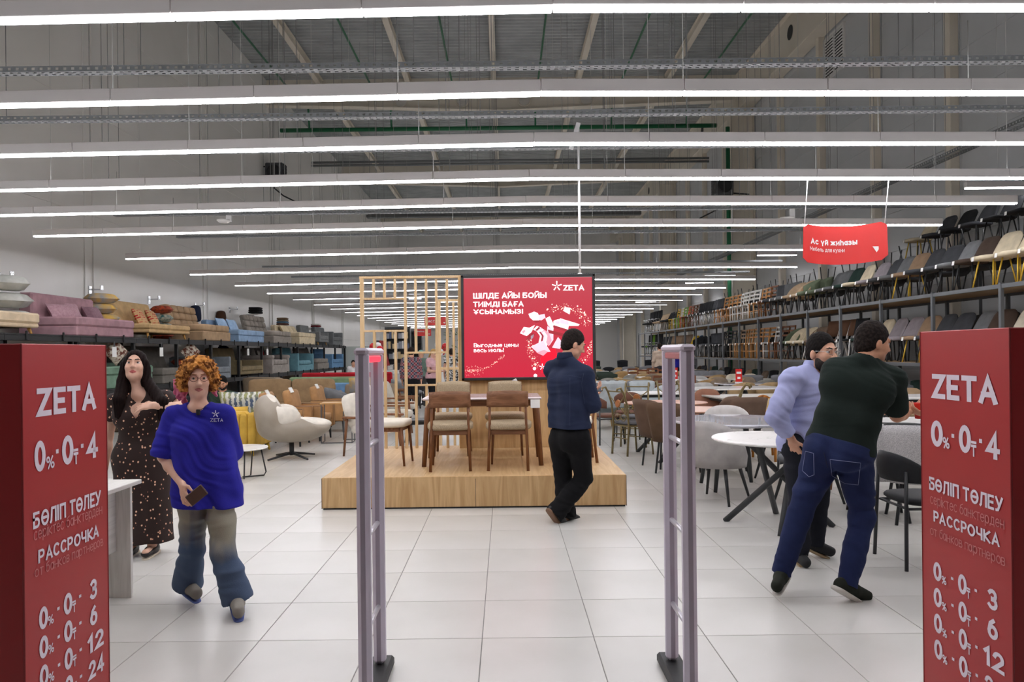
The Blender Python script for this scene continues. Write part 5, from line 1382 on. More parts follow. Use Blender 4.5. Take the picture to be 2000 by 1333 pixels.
# ------------------------------------------------------------------ lounge furniture on the left of the floor
MARB = mat('white marble', '#eeece8', .18, kind='marble', col2='#c9c6c2', scale=.9)
c = P(470, 875, 9.25)
t = round_table('small round white marble side table with black wire legs', (c.x, 9.25, 0), .33, .385, MARB, BLKL, base='none', cat='side table', thick=.02)
for k in range(3):
    w = k * 2.094 + .4; w2 = w + .7
    part('leg', MB().tube([(math.cos(w) * .24, math.sin(w) * .24, .365), (math.cos(w) * .30, math.sin(w) * .30, .06), (math.cos(w + .1) * .28, math.sin(w + .1) * .28, .012), (.02 * math.cos(w), .02 * math.sin(w), .012), (math.cos(w2) * .16, math.sin(w2) * .16, .012), (math.cos(w2) * .2, math.sin(w2) * .2, .365)], .009, 8), BLKL, t)
YEL = fab('#d3aa48', .7); YELR = YEL
t = sofa('mustard yellow sofa with ribbed back and brass legs', (-4.80, 11.62, 0), 0, 2.06, .95, YEL, seat=.42, back=.68, arm='box', arm_h=.66, arm_w=.14, leg=GOLD, leg_h=.14, lean=.0)
for i in range(17): part('rib', lambda q: q.soft((0, 0, 0), (.122, .07, .50), 5, 3), YEL, t, key='yrib', loc=(-.97 + i * .121, -.475, .40))
pillow('mustard cushion on the yellow sofa', (-4.32, 11.60, .55), (PI / 2 - .5, 0, .2), .5, .4, .16, YEL)
# swivel lounge chair
SHL = mat('greige leatherette', '#a2988a', .5, kind='fabric', col2='#9a9082', scale=4); CRS = fab('#e8e2d6')
t = thing('swivel_chair', 'cream and greige swivel lounge chair on black star base', 'armchair', (-3.18, 10.95, 0), -PI / 2 + .32)
f = Field().ell((0, .02, .46), (.42, .50, .24), None, .05).ell((0, -.30, .66), (.44, .22, .30), ((1, 0, 0), (0, .95, .3), (0, -.3, .95)), .10).ell((0, .36, .46), (.34, .20, .10), None, .08)
f.ell((0, .18, .86), (.375, .46, .40), None, .02, True).ell((0, .40, .70), (.60, .30, .20), None, .06, True).cut((0, 0, .24), (0, 0, -1), .06)
part('shell', f.mesh('shell', SHL, .012, (0, 0, 0)), None, t)
f = Field().ell((0, -.26, .70), (.385, .15, .27), ((1, 0, 0), (0, .95, .3), (0, -.3, .95)), .03).ell((0, .16, .50), (.345, .42, .105), None, .05)
for a in (-1, 1): f.ell((a * .32, -.10, .64), (.08, .22, .15), None, .06)
f.ell((0, .20, .92), (.30, .42, .36), None, .02, True)
part('cushion', f.mesh('cushion', CRS, .012, (0, 0, 0)), None, t)
part('column', MB().tube([(0, 0, .05), (0, 0, .25)], .035, 12), BLKL, t)
for k in range(4):
    w = k * PI / 2 + .55; part('base_arm', MB().tube([(0, 0, .085), (math.cos(w) * .40, math.sin(w) * .40, .02)], .022, 8, .014), BLKL, t)
# tan armchairs
TANL = fab('#b98d5f', .6); PIPE = mat('brown piping', '#7d5a3a', .6)
def club(label, loc, rz, m=TANL, tagged=True):
    t = thing('club_armchair', label, 'armchair', loc, rz, 'tan club armchairs')
    part('seat_cushion', lambda q: q.soft((0, .06, .40), (.50, .58, .16), 8, 4), m, t, key='cls')
    part('base', lambda q: q.box((0, .02, .28), (.60, .62, .12), .01), m, t, key='clb')
    part('backrest', lambda q: q.soft((0, -.30, .60), (.52, .14, .62), 7, 5, rot=Matrix.Rotation(.22, 3, 'X')), m, t, key='clk')
    for a in (-1, 1):
        ar = part('armrest', lambda q, a=a: q.box((a * .305, .0, .43), (.09, .70, .40), .012), m, t, key='cla%d' % a)
        part('piping', lambda q, a=a: q.tube([(a * .345, .352, .24), (a * .345, .352, .628), (a * .345, -.35, .628)], .006, 5).tube([(a * .265, .352, .24), (a * .265, .352, .628), (a * .265, -.30, .628)], .006, 5), PIPE, ar, key='clp%d' % a)
        for b in (-1, 1): part('leg', lambda q, a=a, b=b: q.tube([(a * .28, b * .29, 0), (a * .27, b * .28, .24)], .015, 8, .024), BLKL, t, key='cll%d%d' % (a, b))
    if tagged: part('price_tag', MB().box((.1, -.30, .90), (.12, .02, .10), rot=Matrix.Rotation(.5, 3, 'X')), TAGW, t)
    return t
club('tan leather armchair nearest the swivel chair', (-3.72, 12.58, 0), -PI / 2)
club('tan leather armchair, middle of the row, large tag on its back', (-3.55, 13.36, 0), -PI / 2 - .1)
club('tan leather armchair, farthest of the row', (-3.45, 14.8, 0), -PI / 2 - .1)
# nested C tables
def c_table(label, loc, rz, h, w=.5):
    t = thing('side_table', label, 'side table', loc, rz, 'nested oak side tables')
    part('table_top', MB().box((0, 0, h - .012), (w, .34, .024), .004), wood('#d2a872', '#b98d56', 'x'), t)
    for a in (-1, 1): part('side_frame', MB().tube([(a * (w / 2 - .02), -.15, .012), (a * (w / 2 - .02), -.15, h - .03), (a * (w / 2 - .02), .15, h - .03), (a * (w / 2 - .02), .15, .012), (a * (w / 2 - .02), -.15, .012)], .011, 4), metal('#54565a', .4), t)
    part('foot_rail', MB().tube([(-w / 2 + .02, -.15, .012), (w / 2 - .02, -.15, .012)], .011, 4), metal('#54565a', .4), t)
c_table('taller oak topped side table in front of the tan armchairs', (-2.92, 12.85, 0), .05, .70, .56)
c_table('lower oak side table nested beside the taller one', (-2.72, 13.35, 0), .05, .54, .42)
# sofas further back
SUED = fab('#a68a68')
sofa('brown suede sofa with loose back cushions behind the tan armchairs', (-5.0, 16.9, 0), PI, 2.3, 1.0, SUED, seat=.42, back=.95, style='loose', arm='box', arm_w=.14, arm_h=.68)
sofa('dark grey sofa with the seated man', (-5.75, 14.3, 0), PI, 2.6, 1.0, fab('#34363a'), seat=.40, back=.74, arm='box', arm_w=.14, arm_h=.55)
def zig_mat():
    m = mat('woven zigzag', '#dfe0d6', .9); nt = m.node_tree; N = nt.nodes; L = nt.links
    tc = N.new('ShaderNodeTexCoord'); wv = N.new('ShaderNodeTexWave'); mp = N.new('ShaderNodeMapping'); L.new(tc.outputs['Object'], mp.inputs[0]); L.new(mp.outputs[0], wv.inputs['Vector'])
    wv.inputs['Scale'].default_value = 3.2; wv.inputs['Distortion'].default_value = 3.0; wv.inputs['Detail Scale'].default_value = 6.0
    ck = N.new('ShaderNodeTexNoise'); ck.inputs['Scale'].default_value = 3.0; L.new(tc.outputs['Object'], ck.inputs['Vector'])
    c2 = N.new('ShaderNodeValToRGB'); L.new(ck.outputs[0], c2.inputs[0]); c2.color_ramp.elements[0].color = lin('#5c6c86'); c2.color_ramp.elements[1].color = lin('#a9aa72'); c2.color_ramp.elements[0].position = .42; c2.color_ramp.elements[1].position = .58
    rp = N.new('ShaderNodeValToRGB'); L.new(wv.outputs['Fac'], rp.inputs[0]); rp.color_ramp.elements[0].position = .45; rp.color_ramp.elements[1].position = .55
    mx = N.new('ShaderNodeMix'); mx.data_type = 'RGBA'; L.new(rp.outputs[0], mx.inputs[0]); L.new(c2.outputs[0], mx.inputs[6]); mx.inputs[7].default_value = lin('#e3e4da')
    L.new(mx.outputs[2], N['Principled BSDF'].inputs['Base Color']); return m
pillow('large zigzag patterned cushion beside the seated man', (-4.95, 13.9, .62), (PI / 2 + .35, 0, .05), .84, .50, .2, zig_mat())
sofa('green velvet roll-back sofa seen from behind, deep in the store', (-4.75, 20.4, 0), 0, 2.5, .95, fab('#8ba37c'), seat=.42, back=.92, arm='box', arm_w=.16, arm_h=.6)
sofa('red sofa seen from behind, deep in the store', (-4.75, 22.6, 0), 0, 2.7, .95, fab('#b5222d'), seat=.42, back=.98)
sofa('pale speckled sofa far behind the red sofa', (-4.3, 25.2, 0), 0, 2.6, .95, fab('#bfc1c4'), seat=.42, back=.90)
sofa('beige sofa with curved corner by the green sofa', (-6.7, 21.3, 0), -.5, 1.5, .9, fab('#9b8a74'), seat=.42, back=.9, style='puffy')
sofa('sky blue small sofa behind the suede sofa', (-4.4, 18.6, 0), PI, 1.2, .8, fab('#7ea6cc'), seat=.40, back=.80)
pillow('yellow and grey striped cushion behind the grey tub chair', (-3.4, 17.5, .78), (PI / 2 + .3, 0, .1), .62, .42, .18, YS1)
sofa('taupe sofa behind the striped cushion', (-3.35, 18.05, 0), PI, 1.3, .85, fab('#a08f7b'), seat=.40, back=.80, style='puffy')
g = 'tub chairs behind the partition'
for i, (x, y, rz, c, n_) in enumerate(((-3.45, 15.95, -1.4, '#7e8083', 'mid grey'), (-2.95, 16.9, -1.5, '#c9bfae', 'beige'), (-2.6, 15.2, -1.2, '#d8d2c6', 'ivory'), (-2.75, 20.7, -1.3, '#8c8f94', 'cool grey'))):
    t = shop_chair('%s tub lounge chair by the side tables, left of the stage' % n_, (x, y, 0), rz, fab(c), BLKL, 'arm', g, True, nm='tub_armchair'); t.scale = (1.45, 1.45, 1.0); t['category'] = 'armchair'
# wood-armed cream armchairs behind the slat partition
def wood_arm(label, loc, rz, m=CRS):
    t = thing('lounge_chair', label, 'armchair', loc, rz, 'wooden armed lounge chairs')
    part('seat_cushion', lambda q: q.soft((0, .05, .40), (.60, .62, .16), 5, 5), m, t, key='was')
    part('back_cushion', lambda q: q.soft((0, -.27, .66), (.62, .16, .56), 4, 5, rot=Matrix.Rotation(.3, 3, 'X')), m, t, key='wab')
    for a in (-1, 1):
        part('armrest', lambda q, a=a: q.box((a * .35, .02, .58), (.06, .66, .035), .008), WAL, t, key='waa%d' % a)
        for b in (-1, 1): part('leg', lambda q, a=a, b=b: q.tube([(a * .35, b * .30, 0), (a * .35, b * .24, .57)], .016, 8, .022), WAL, t, key='wal%d%d' % (a, b))
for i, (x, y, rz, c, n_) in enumerate(((-2.05, 11.35, -1.9, '#e8e2d6', 'nearest to the stage'), (-2.15, 13.9, -1.7, '#e4ddcf', 'second behind the slats'), (-2.3, 16.1, -1.6, '#d9d3c6', 'third behind the slats'), (-2.95, 19.3, -1.6, '#8c7d63', 'olive one behind the slats'))):
    wood_arm('cream lounge chair with wooden arms, ' + n_ if i < 3 else 'olive lounge chair with wooden arms behind the slats', (x, y, 0), rz, fab(c))
t = rect_table('black patterned metal bench behind the dining table', (-1.2, 12.6, 0), .2, 1.1, .5, .42, BLKL, BLKL)
# ------------------------------------------------------------------ chair racks along the right wall
XRK, ZR1, ZR2, ZR3, RD = 7.40, 1.26, 2.47, 3.42, 1.30
BAY0, BAY = 9.257, 1.763
NB = 18
RK = mat('rack steel', '#5d6063', .45, .3)
CHIP = mat('chipboard', '#b39877', .8)
rk = thing('chair_rack', 'long grey steel rack full of chairs along the right wall', 'rack', (XRK + RD / 2, BAY0 + BAY * NB / 2, 0))
yo = BAY0 + BAY * NB / 2
for i in range(NB + 1):
    for x in (-RD / 2, RD / 2): part('post', lambda q: q.box((0, 0, (ZR2 + .02) / 2), (.055, .055, ZR2 + .02), .004), RK, rk, key='rpost', loc=(x, BAY0 + BAY * i - yo, 0))
for i in range(NB):
    y = BAY0 + BAY * (i + .5) - yo
    for z in (ZR1, ZR2):
        part('deck', lambda q: q.box((0, 0, 0), (RD - .05, BAY - .02, .018)), CHIP, rk, key='rdeck', loc=(0, y, z - .009))
        for x in (-RD / 2, RD / 2): part('beam', lambda q: q.box((0, 0, 0), (.035, BAY - .056, .065), .003), RK, rk, key='rbeam', loc=(x, y, z - .0325))
    if i < 5:
        part('upper_deck', lambda q: q.box((0, 0, 0), (.62, BAY - .02, .02)), CHIP, rk, key='rdeck3', loc=(RD / 2 + .36, y, ZR3 - .01))
        part('beam', lambda q: q.box((0, 0, 0), (.03, BAY - .01, .05), .003), RK, rk, key='rbeam3', loc=(RD / 2 + .06, y, ZR3 - .045))
for i in range(6): part('post', lambda q: q.box((0, 0, ZR3 / 2), (.045, .045, ZR3 - .02), .004), RK, rk, key='rpost3', loc=(RD / 2 + .66, BAY0 + BAY * i - yo, 0))
C = {'cream': '#ddd0b4', 'dark brown': '#4f4138', 'grey': '#7b7d7f', 'dark grey': '#4b4d51', 'black': '#2c2d2f', 'tan': '#a68b70', 'lavender grey': '#9c9499', 'dark green': '#2f423c', 'sage green': '#6f7a63', 'beige': '#c3ab8e', 'taupe': '#857262', 'bentwood brown': '#7a4a2b', 'oak': '#b9844a', 'white': '#e6e4df', 'yellow': '#d8b431', 'lime green': '#6f9a3a', 'orange red': '#c94a2a', 'walnut brown': '#6b4429', 'ivory': '#d9d0bd', 'blue': '#34506f', 'brown': '#6b4d3a'}
LEG = {'black': BLKL, 'yellow': GOLD, 'white': WHT, 'chrome': CHR}
def run(shelf, z, spec, x, group, jit=.04):
    y = 10.05; n = 0
    for (cnt, col, lg, style, pitch) in spec:
        for _ in range(cnt):
            wd = style in ('slat',)
            cm = wood(C[col]) if wd else fab(C[col]); lm = wood(C[col]) if wd else LEG[lg]
            lab = '%s %s chair%s, %s along the %s' % (col, {'slat': 'wooden', 'office': 'office', 'sled': 'metal framed', 'tub': 'tub', 'arm': 'arm', 'square': 'square backed', 'round': 'round backed', 'scoop': 'padded'}[style], '' if wd else ' with %s legs' % lg, ordn(n), shelf)
            shop_chair(lab, (x + RNG.uniform(-jit, jit), y, z), PI / 2 + RNG.uniform(-.10, .12) + .1, cm, lm, style, group, y < 30, nm='wooden_chair' if wd else ('office_chair' if style == 'office' else 'upholstered_chair'))
            y += pitch; n += 1
XC = XRK + .29
run('upper rack shelf', ZR2, [(4, 'cream', 'yellow', 'scoop', .50), (1, 'dark brown', 'black', 'scoop', .48), (1, 'grey', 'black', 'scoop', .50), (2, 'dark grey', 'black', 'scoop', .52), (1, 'tan', 'yellow', 'scoop', .5),
    (1, 'grey', 'black', 'scoop', .5), (1, 'dark grey', 'black', 'scoop', .5), (1, 'lavender grey', 'black', 'scoop', .5), (1, 'cream', 'black', 'scoop', .5), (1, 'dark green', 'black', 'scoop', .5), (2, 'grey', 'black', 'scoop', .5),
    (2, 'sage green', 'black', 'arm', .52), (2, 'beige', 'black', 'tub', .52), (2, 'grey', 'black', 'square', .5), (1, 'dark grey', 'black', 'square', .5), (1, 'bentwood brown', 'black', 'slat', .5), (2, 'oak', 'black', 'slat', .48), (4, 'white', 'black', 'slat', .46), (4, 'oak', 'black', 'slat', .46),
    (4, 'dark grey', 'chrome', 'sled', .42), (4, 'black', 'chrome', 'sled', .42), (3, 'walnut brown', 'black', 'slat', .42), (1, 'orange red', 'black', 'slat', .42), (2, 'lime green', 'black', 'slat', .42), (1, 'white', 'black', 'slat', .42), (2, 'yellow', 'black', 'slat', .42), (4, 'black', 'black', 'scoop', .45), (4, 'beige', 'white', 'scoop', .48), (5, 'black', 'chrome', 'office', .55)], XC, 'chairs on the upper rack shelf')
run('lower rack shelf', ZR1, [(2, 'cream', 'black', 'scoop', .54), (1, 'ivory', 'black', 'scoop', .54), (1, 'dark brown', 'black', 'scoop', .54), (1, 'grey', 'black', 'scoop', .52), (2, 'dark grey', 'black', 'scoop', .52), (1, 'tan', 'yellow', 'scoop', .52),
    (2, 'lavender grey', 'black', 'scoop', .52), (1, 'cream', 'black', 'scoop', .52), (1, 'dark green', 'black', 'scoop', .52), (1, 'black', 'white', 'sled', .5), (3, 'brown', 'white', 'sled', .5), (1, 'taupe', 'white', 'tub', .5), (2, 'cream', 'black', 'tub', .5), (1, 'sage green', 'black', 'tub', .5),
    (2, 'bentwood brown', 'black', 'slat', .5), (1, 'white', 'black', 'slat', .48), (6, 'oak', 'black', 'slat', .45), (1, 'tan', 'black', 'slat', .45), (5, 'black', 'black', 'slat', .45), (3, 'dark grey', 'black', 'square', .5), (3, 'black', 'black', 'arm', .5), (1, 'blue', 'black', 'scoop', .46), (2, 'yellow', 'white', 'scoop', .46), (4, 'taupe', 'white', 'sled', .46), (4, 'tan', 'white', 'sled', .46), (4, 'dark grey', 'white', 'sled', .5), (3, 'black', 'chrome', 'office', .6), (1, 'lime green', 'chrome', 'office', .6), (2, 'black', 'chrome', 'office', .6)], XC, 'chairs on the lower rack shelf')
# back row on the high shelf by the wall, near end only
y = 10.2
for i, (col, lg) in enumerate([('cream', 'yellow'), ('cream', 'yellow'), ('black', 'black'), ('black', 'yellow'), ('black', 'black'), ('black', 'black'), ('dark grey', 'black'), ('black', 'black'), ('dark grey', 'black'), ('cream', 'yellow')]):
    shop_chair('%s padded chair with %s legs, %s along the high shelf by the wall' % (col, lg, ordn(i)), (XRK + RD + .36, y, ZR3), PI / 2 + .1, fab(C[col]), LEG[lg], 'scoop', 'chairs on the high shelf'); y += .66
# chairs turned over and stacked on the seats of the second row
y = 12.0; i = 0
while y < 29:
    shop_chair('upturned dark chair with legs in the air, %s along the upper shelf back row' % ordn(i), (XRK + 1.0, y, ZR2 + .32), PI / 2, fab('#3a3a3c'), BLKL, 'scoop', 'upturned chairs', False, True)
    shop_chair('grey padded chair in the back row of the upper shelf, %s' % ordn(i), (XRK + 1.0, y, ZR2), PI / 2, fab('#606265'), BLKL, 'scoop', 'upper back row', False)
    y += 1.05 if y < 16 else 1.6; i += 1
y = 11.0; i = 0
while y < 24:
    shop_chair('dark padded chair in the back row of the lower shelf, %s' % ordn(i), (XRK + 1.0, y, ZR1), PI / 2, fab('#3d3a38'), BLKL, 'scoop', 'lower back row', False); y += .85; i += 1
y = 10.4; i = 0
while y < 34:
    col = ('tan', 'dark grey', 'dark brown', 'black', 'taupe', 'dark green')[i % 6]
    shop_chair('%s padded chair on the floor under the rack, %s from the front' % (col, ordn(i)), (XRK + .35, y, 0), PI / 2 + .1, fab(C[col]), BLKL, ('scoop', 'square')[i % 2], 'chairs on the floor under the rack', False); y += .78; i += 1

# ------------------------------------------------------------------ tables and chairs on the right of the floor
GTUB = fab('#b4afac'); CHARC = metal('#35383a', .5)
c = P(1518, 858, 6.5)
round_table('round white marble table with crossed black legs beside the blue shirt', (c.x, 6.5, 0), .56, .76, MARB, CHARC, 'cross')
c = P(1400, 860, 7.55)
shop_chair('grey tub chair with black legs, back turned, nearest the gate', (c.x, 7.55, 0), -.75, GTUB, BLKL, 'tub', None, False, nm='tub_chair')
shop_chair('dark grey padded chair under the round marble table', (3.0, 7.35, 0), 2.2, fab('#75777b'), BLKL, 'tub', None, False, nm='tub_chair')
SMK = mat('smoked glass', '#d9d9e0', .08, kind='marble', col2='#c2c2cc', scale=.8, coat=.5)
c = P(1432, 823, 8.25); TC3 = c.copy()
t = round_table('round grey-white glass table behind the grey tub chair', (c.x, 8.25, 0), .66, .76, SMK, CHARC, 'cone', thick=.045)
shop_chair('pale grey tub chair on the far side of the glass table', (c.x + .20, 9.15, 0), 2.9, fab('#cdc9c5'), BLKL, 'tub', None, False, nm='tub_chair')
shop_chair('light grey tub chair right of the glass table, by the blue shirt', (c.x + .75, 8.75, 0), 2.2, fab('#bdb9b6'), BLKL, 'tub', None, False, nm='tub_chair')
BRV = fab('#6a5547', .8)
c = P(1268, 850, 9.85)
shop_chair('brown velvet chair with channelled tall back beside the gate', (c.x + .18, 9.8, 0), -1.15, BRV, BLKL, 'square', None, False)
shop_chair('brown velvet chair with buttoned back behind the gate post', (P(1322, 850, 9.3).x, 9.25, 0), -.75, fab('#64503f', .8), BLKL, 'square', None, False)
shop_chair('brown buttoned chair seen from behind, at the terracotta table', (P(1440, 810, 10.2).x, 10.2, 0), .25, BRV, BLKL, 'square', None, False)
shop_chair('brown velvet chair with gold piping beside the bronze chair', (P(1392, 790, 10.9).x, 10.85, 0), .6, fab('#7a6556', .8), GOLD, 'scoop', None, True)
shop_chair('terracotta brown chair at the far side of the oval table', (P(1372, 770, 12.3).x, 12.35, 0), 2.6, fab('#8e6350', .8), BLKL, 'scoop', None, False)
TER = mat('terracotta top', '#b9856a', .35, kind='plain', col2='#b07c62', scale=3); PKT = mat('rose wood top', '#c59b83', .35, kind='plain', col2='#bd9079', scale=3)
c = P(1305, 786, 10.9); round_table('terracotta oval dining table behind the right gate', (c.x, 11.08, 0), .54, .76, TER, CHARC, 'cross', 1.15)
c = P(1350, 800, 10.1); round_table('rose brown oval table in front of the terracotta one', (c.x - .06, 9.98, 0), .50, .745, PKT, CHARC, 'cross', 1.15)
# ornate bronze chairs
def ornate(label, loc, rz):
    t = thing('bronze_chair', label, 'chair', loc, rz, 'ornate bronze chairs')
    part('seat', lambda q: q.soft((0, .02, .475), (.44, .43, .05), 6, 4), fab('#6b6c70'), t, key='ors')
    part('seat_frame', lambda q: q.box((0, .02, .435), (.42, .41, .03), .006), BRZ, t, key='orf')
    for a in (-1, 1):
        part('leg', lambda q, a=a: q.tube([(a * .19, -.22, 0), (a * .19, -.19, .44), (a * .19, -.22, .75), (a * .19, -.28, .92), (a * .19, -.33, 1.0), (a * .19, -.39, .985), (a * .19, -.40, .94)], .016, 8), BRZ, t, key='orr%d' % a)
        part('leg', lambda q, a=a: q.tube([(a * .20, .24, 0), (a * .19, .20, .42)], .015, 8), BRZ, t, key='orl%d' % a)
        part('back_brace', lambda q, a=a: q.tube([(a * .19, -.20, .58), (0, -.235, .72), (-a * .19, -.27, .88)], .009, 6), BRZ, t, key='orb%d' % a)
        part('scroll', lambda q, a=a: q.tube([(a * (.02 + .07 * (1 - i / 14)) * math.cos(i * .7) + a * .08, -.20, .55 + (.02 + .05 * (1 - i / 14)) * math.sin(i * .7)) for i in range(14)], .007, 5), BRZ, t, key='orc%d' % a)
    part('medallion', lambda q: q.lathe([(.055, -.012), (.06, 0), (.05, .012)], 16), mat('amber wood', '#a5683a', .4), t, key='orm', loc=(0, -.245, .76), rot=(PI / 2 - .15, 0, 0))
    part('top_rail', lambda q: q.tube([(-.19, -.29, .94), (.19, -.29, .94)], .011, 6), BRZ, t, key='ort')
    part('stretcher', lambda q: q.tube([(-.19, -.20, .25), (.19, -.20, .25)], .008, 6).tube([(-.19, -.20, .30), (-.195, .22, .25)], .008, 6).tube([(.19, -.20, .30), (.195, .22, .25)], .008, 6), BRZ, t, key='orst')
c = G(1206, 892); ornate('ornate bronze metal chair nearest the stage with scrolled back', (c.x + .25, 11.0, 0), -1.1)
ornate('ornate bronze metal chair facing the viewer past the white table', (P(1240, 800, 12.0).x, 12.0, 0), PI - .3)
ornate('ornate bronze metal chair partly behind the gate', (P(1316, 790, 12.6).x, 12.6, 0), PI + .1)
ornate('ornate bronze metal chair beyond the terracotta table', (P(1412, 790, 11.6).x, 11.55, 0), 1.2)
shop_chair('brown round backed chair with black frame next to the stage', (P(1185, 830, 12.3).x, 12.3, 0), -1.3, fab('#6d4a3c', .6), BLKL, 'round', None, False)
shop_chair('brown round backed chair behind the bronze chair', (P(1228, 830, 12.9).x, 13.0, 0), 2.9, fab('#6d4a3c', .6), BLKL, 'round', None, False)
WTOP = mat('white gloss top', '#e9e8e5', .2)
rect_table('white gloss table behind the bronze chairs', (P(1285, 770, 13.8).x, 13.8, 0), 0, 1.3, .75, .76, WTOP, BLKL)
LB = fab('#b9c1c4')
sofa('pale blue-grey upholstered bench beside the stage wall', (P(1180, 790, 14.6).x, 14.75, 0), .3, .75, .6, LB, seat=.46, back=.95, leg=wood('#d9b47a'), leg_h=.2, lean=.15, style='channel', nm='armchair', cat='armchair')
shop_chair('pale blue-grey channelled armchair facing the viewer', (P(1262, 755, 15.4).x, 15.4, 0), PI + .1, LB, GOLD, 'square', None, True)
shop_chair('pale blue-grey tub chair by the gate top', (P(1292, 760, 15.0).x, 15.0, 0), 2.4, LB, GOLD, 'tub', None, False)
# cane back chairs
CANE = mat('cane weave', '#dcc695', .8, kind='boucle', col2='#c4a870', scale=120, bump=.3); HON = wood('#b9772f', '#9a5c20')
def cane(label, loc, rz):
    t = thing('cane_chair', label, 'chair', loc, rz, 'cane back chairs')
    part('seat', lambda q: q.soft((0, .02, .46), (.46, .46, .06), 6, 4), CANE, t, key='cns')
    for a in (-1, 1):
        part('back_panel', lambda q, a=a: q.box((a * .095, -.235, .68), (.13, .008, .30)), CANE, t, key='cnp%d' % a)
        part('back_frame', lambda q, a=a: q.tube([(a * .19 * math.sin(w), -.235 - .03 * math.cos(w), .68 - .18 * math.cos(w) * 1.05) for w in [PI * k / 10 for k in range(11)]], .022, 8, flat=.7), HON, t, key='cnf%d' % a)
        for b in (-1, 1): part('leg', lambda q, a=a, b=b: q.tube([(a * .19, b * .20, 0), (a * .18, b * .19, .44)], .018, 8, .024), HON, t, key='cnl%d%d' % (a, b))
    part('splat', lambda q: q.box((0, -.24, .66), (.05, .02, .40), .006), HON, t, key='cnm')
cane('honey wood cane back chair, left of the pair by the blue shirt', (P(1469, 795, 10.8).x, 10.8, 0), .45)
cane('honey wood cane back chair, right of the pair by the blue shirt', (P(1520, 797, 10.3).x, 10.3, 0), .25)
GMB = mat('grey stone top', '#bab6ae', .3, kind='marble', col2='#8e8981', scale=2)
rect_table('grey stone table behind the cane chairs', (P(1475, 780, 12.4).x, 12.3, 0), .1, 1.6, .9, .77, GMB, CHARC)
rect_table('large white marble table in the middle of the chair area', (P(1430, 757, 15.0).x, 15.0, 0), .15, 1.9, 1.0, .77, MARB, CHARC, base='x')
# right: chairs by the standing men
SPK = mat('speckled grey wool', '#c6c3c2', .95, kind='boucle', col2='#a5a2a2', scale=160, bump=.3)
def wing(label, loc, rz):
    t = thing('wing_chair', label, 'chair', loc, rz, 'speckled grey chairs')
    part('seat', lambda q: q.soft((0, .04, .46), (.50, .50, .10), 5, 4), SPK, t, key='wgs')
    b = part('backrest', lambda q: q.wrap(.45, .62, .36, .88, .03, .05, .09, -.26, 10, 6, 4.0, -.25), SPK, t, key='wgb')
    part('piping', lambda q: q.tube([((.45 + .09) * math.sin(w), -.26 + .45 - .54 * math.cos(w), .885 - .03 * (abs(w) / .775) ** 4) for w in [-.775 + 1.55 * k / 12 for k in range(13)]] , .007, 5), BLKL, b, key='wgp')
    legs4(t, BLKL, .42, .17, .17, .23, .23, .014)
wing('speckled grey wing chair beside the green shirted man', (P(1712, 880, 6.75).x, 6.75, 0), -.35)
wing('speckled grey wing chair behind the black chair', (P(1795, 880, 6.55).x, 6.55, 0), -.3)
shop_chair('black round backed chair with metal frame beside the red totem', (2.96, 5.3, 0), -PI / 2, fab('#2e3032', .6), metal('#2c2e30', .4), 'round', None, False)
rect_table('white table behind the speckled grey chairs', (4.25, 7.75, 0), .1, 1.5, .85, .77, WTOP, WAL)
t = rect_table('white film-wrapped table further behind on the right', (P(1790, 778, 11.0).x, 11.0, 0), 0, 1.5, .8, .82, WTOP, BLKL)
shop_chair('tan padded chair at the film-wrapped table', (P(1790, 770, 12.0).x, 11.9, 0), PI, fab('#a98f70'), BLKL, 'scoop', None, True)
shop_chair('slate padded chair behind the film-wrapped table', (P(1770, 760, 12.6).x, 12.6, 0), PI, fab('#55585c'), BLKL, 'square', None, True)

# field of tables and chairs towards the back
KIND = [('grey velvet', '#85868a', 'square', BLKL), ('dark green', '#39443c', 'square', BLKL), ('light grey', '#c4c2bf', 'tub', BLKL), ('taupe', '#8f7f6e', 'scoop', BLKL), ('sand', '#b79b72', 'arm', GOLD), ('tan', '#ab9068', 'tub', GOLD), ('ivory', '#cfc6b2', 'scoop', GOLD), ('gold framed grey', '#9d9b92', 'round', GOLD), ('chestnut', '#7c4a2c', 'slat', None)]
TOPS = [('white marble', MARB), ('grey stone', GMB), ('white', WTOP), ('walnut', WALX), ('pale grey', SMK)]
rowsY = [(14.9, (6.35,)), (17.0, (2.6, 4.05, 5.5)), (19.3, (3.1, 4.9, 6.5)), (21.8, (2.7, 4.5, 6.3)), (24.4, (2.9, 4.7, 6.4)), (27.2, (3.2, 5.0, 6.4)), (30.5, (3.4, 5.2, 6.5))]
RG = random.Random(11)
for r, (y, xs) in enumerate(rowsY):
    for ci, x in enumerate(xs):
        tn, tm = TOPS[(r * 2 + ci) % 5]
        where = '%s row table %s' % (ORD[r], ('by the aisle', 'in the middle', 'by the racks')[ci] if len(xs) == 3 else 'by the racks')
        rect_table('%s dining table, the %s' % (tn, where), (x, y, 0), RG.uniform(-.1, .1), 1.2, .75, .76, tm, CHARC if ci % 2 else BLKL, 'back dining tables')
        kn, kc, ks, kl = KIND[(r * 3 + ci * 4 + 1) % 9]; k2 = KIND[(r * 5 + ci * 2 + 4) % 9]
        for j, (dx, dy, rz) in enumerate(((-.3, -.62, 0), (.3, -.62, 0), (-.3, .62, PI), (.3, .62, PI))):
            kn_, kc_, ks_, kl_ = (kn, kc, ks, kl) if j > 1 else k2
            shop_chair('%s chair, %s %s of the %s' % (kn_, ('near', 'near', 'far', 'far')[j], ('left', 'right', 'left', 'right')[j], where), (x + dx + RG.uniform(-.05, .05), y + dy, 0), rz + RG.uniform(-.3, .3), wood(kc_) if ks_ == 'slat' else fab(kc_), kl_ if kl_ else wood(kc_), ks_, 'back dining chairs', y < 24 and j > 1)
